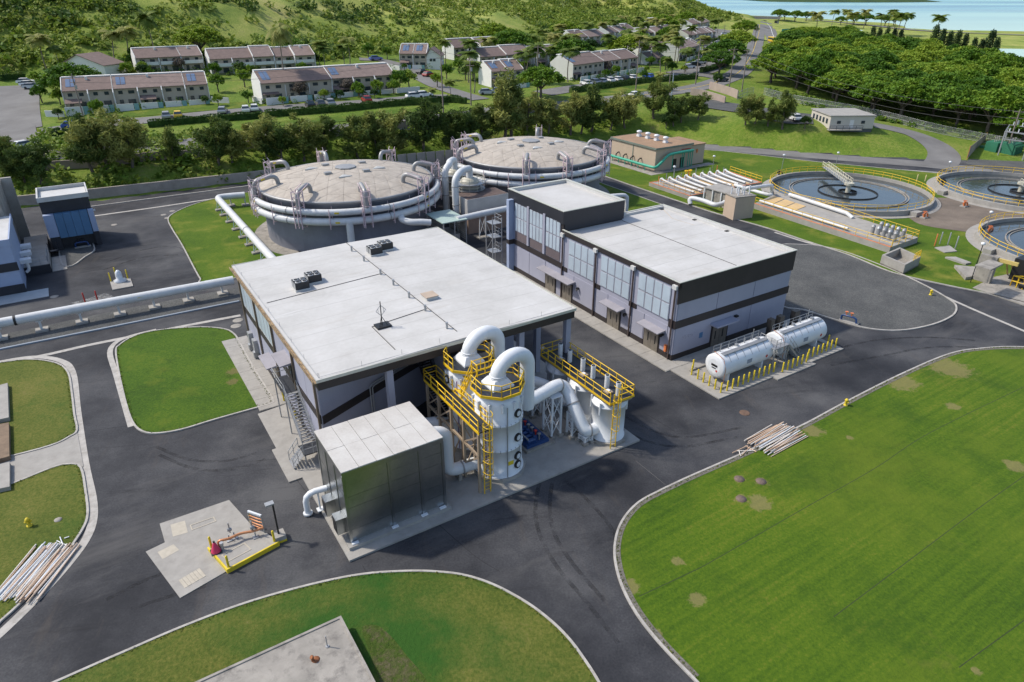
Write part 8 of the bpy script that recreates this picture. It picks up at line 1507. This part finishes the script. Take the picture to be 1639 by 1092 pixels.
def clf(pxs, label, h=2.2, sp=4.0):
    P = cr([GT(*p)[:2] for p in pxs], 8); t = thing('chain_link_fence', label, 'fence', GT(*pxs[0]), 'W'); acc = 0; last = None; pts_ = []
    for p in P:
        if last is None or math.dist(p, last) >= sp: pts_.append(p); last = p
    for p in pts_: z = T(*p); part('post', MB().cyl((p[0], p[1], z - .2), (p[0], p[1], z + h), .05, 6), M_galv, t)
    for f in (1.0, .52, .05): part('wire_rail', MB().tube([(p[0], p[1], T(*p) + h * f) for p in pts_], .035, 4), M_galv, t)
    M_mesh = MATS.get('chain_mesh')
    if not M_mesh:
        M_mesh = pm('chain_mesh', (.30, .31, .31), .6, .3); nt = M_mesh.node_tree; tr = nt.nodes.new('ShaderNodeBsdfTransparent'); mx = nt.nodes.new('ShaderNodeMixShader'); mx.inputs[0].default_value = .28; b = nt.nodes['Principled BSDF']; nt.links.new(tr.outputs[0], mx.inputs[1]); nt.links.new(b.outputs[0], mx.inputs[2]); nt.links.new(mx.outputs[0], nt.nodes['Material Output'].inputs[0])
    for a, b_ in zip(pts_, pts_[1:]): part('mesh_panel', MB().add([(a[0], a[1], T(*a) + .05), (b_[0], b_[1], T(*b_) + .05), (b_[0], b_[1], T(*b_) + h), (a[0], a[1], T(*a) + h)], [(0, 1, 2, 3)]), M_mesh, t)
clf([(1222, 152), (1262, 163), (1310, 172), (1360, 181), (1410, 191), (1460, 204), (1510, 216), (1560, 226), (1639, 240)], 'chain link fence along the edge of the dense wood'); clf([(1180, 160), (1200, 152), (1222, 152)], 'chain link fence stub by the entrance wall')
TOP = {}
def pole(key, px, py, pt, label, arm=True, mat=None):
    p = GT(px, py); h = hgt(p, pt); t = thing('utility_pole', label, 'utility pole', p, 'W', 'utility poles along the street'); x, y, z = p
    part('pole', MB().cyl((x, y, z - .3), (x, y, z + h), .2, 8, .12), mat or pm('pole_wood', (.20, .165, .14), .9, var=.2), t)
    if arm:
        for k, dz in enumerate((.6, 2.0)): part('crossarm', MB().bar((x - 1.1, y + .5, z + h - dz), (x + 1.1, y - .5, z + h - dz), .12, .14), pm('pole_wood', (.20, .165, .14)), t)
        part('transformer_can', MB().cyl((x + .35, y - .2, z + h - 3.4), (x + .35, y - .2, z + h - 2.5), .25, 8), M_galv, t)
    TOP[key] = (x, y, z + h - .5)
PL = [('a', 137, 200, 118, 'leaning utility pole in front of the left townhouse row'), ('b', 710, 190, 79, 'tall utility pole beside the street near the hedge end'), ('c', 754, 169, 92, 'utility pole at the foot of the side street'), ('d', 860, 154, 72, 'tall utility pole before the umbrella tree'), ('e', 1017, 150, 64, 'utility pole at the central grass verge'), ('f', 1113, 136, 62, 'utility pole by the right parking yard'), ('g', 1167, 141, 76, 'utility pole at the street bend, left of the taller one'), ('h', 1187, 147, 78, 'utility pole at the street bend next to the wood'), ('i', 1206, 78, 42, 'far utility pole beside the highway'), ('k', 1610, 246, 175, 'brown utility pole behind the substation'), ('l', 427, 160, 120, 'short pole among the trees'), ('m', 1156, 74, 40, 'far utility pole left of the highway')]
for k, px, py, pt, l in PL[:10] + PL[11:]: pole(k, px, py, pt, l)
pole('n', 1074, 160, 117, 'short blue gray pole behind the slope trees', False, pm('blue_gray_pole', (.3, .36, .42), .5)); pole('o', 1070, 150, 118, 'short wooden pole behind the slope trees', False)
def wire(a, b_, sag, label, dz=0., r=.035):
    A, B_ = Vector(TOP[a] if isinstance(a, str) else a), Vector(TOP[b_] if isinstance(b_, str) else b_); A.z += dz; B_.z += dz
    solo('power_line', MB().tube([A.lerp(B_, k / 14) - Vector((0, 0, 4 * sag * (k / 14) * (1 - k / 14))) for k in range(15)], r, 4), M_line, label, 'power line', tuple(A.lerp(B_, .5)), 'W', 'power lines')
for a, b_, nm in (('a', 'b', 'left pole to the pole near the hedge end'), ('b', 'd', 'hedge end pole to the umbrella tree pole'), ('d', 'e', 'umbrella tree pole to the verge pole'), ('e', 'f', 'verge pole to the parking yard pole'), ('f', 'g', 'parking yard pole to the street bend'), ('h', 'i', 'street bend to the highway pole'), ('g', 'h', 'between the two poles at the street bend')):
    for k, dz in enumerate((0, -1.4)): wire(a, b_, 2.0, ('upper' if k == 0 else 'lower') + ' power line from the ' + nm if not nm.startswith('between') else ('upper' if k == 0 else 'lower') + ' power line ' + nm, dz)
for k, dz in enumerate((0, -1.6, -3.2)): wire('h', 'k', 3.0, ('top', 'middle', 'lowest')[k] + ' power line sweeping in front of the dense wood', dz, .05)
for k in range(2): wire('k', (220, 190, 16 - 2 * k), 2.0, ('upper', 'lower')[k] + ' power line leaving over the substation', -.5 * k, .05)
# overpass, sign, island
p, q = GT(1150, 24), GT(1246, 26); t = thing('overpass', 'flat concrete road bridge crossing the far highway', 'bridge', ((p[0] + q[0]) / 2, (p[1] + q[1]) / 2, 4), 'W'); zb_ = 8.6; A, B_ = (214, 752, 8.6), (262, 738, 8.2)
part('deck', MB().bar(A, B_, 12, 1.6), M_conc_d, t); part('parapet', MB().bar((A[0], A[1] - 5.5, A[2] + 1.2), (B_[0], B_[1] - 5.5, B_[2] + 1.2), .4, .9), M_conc, t)
for f in (.3, .5, .72, .95): x, y = A[0] + (B_[0] - A[0]) * f, A[1] + (B_[1] - A[1]) * f; part('pier', MB().box(x - .8, y - 4, T(x, y) - 1, x + .8, y + 4, zb_ - .9 - 2 * f), M_conc_d, t)
p = GT(1256, 66); x, y, z = p; t = thing('highway_sign', 'green road sign beside the highway', 'sign', p, 'W'); part('panel', MB().box(x - 3, y, z + 4, x + 3, y + .12, z + 7.2), pm('sign_green', (.02, .30, .20), .5), t)
for dx in (-2, 2): part('post', MB().cyl((x + dx, y + .3, z), (x + dx, y + .3, z + 7), .12, 6), M_galv, t)
x, y = G(1395, 4, -1.5); me = MB(); n = 40
prof = [(x - 235 + 470 * k / n, 22 * math.sin(math.pi * k / n) ** .6 * (1 + .3 * math.sin(k * 1.1))) for k in range(n + 1)]
vs = [(a, y + 60 - 80 * math.sin(math.pi * k / n), -2) for k, (a, h) in enumerate(prof)] + [(a, y + 200, h) for a, h in prof] + [(a, y + 400, -2) for a, h in prof]
me.add(vs, [(k, k + 1, n + 2 + k, n + 1 + k) for k in range(n)] + [(n + 1 + k, n + 2 + k, 2 * n + 3 + k, 2 * n + 2 + k) for k in range(n)], True); struct('island', me, M_dark, 'W', 'low dark island far out in the bay')
dstrip('coast_road', [(1290, 32), (1400, 42), (1480, 50), (1560, 54), (1660, 58)], 9, M_street, 'pale coast road along the shore', .5);
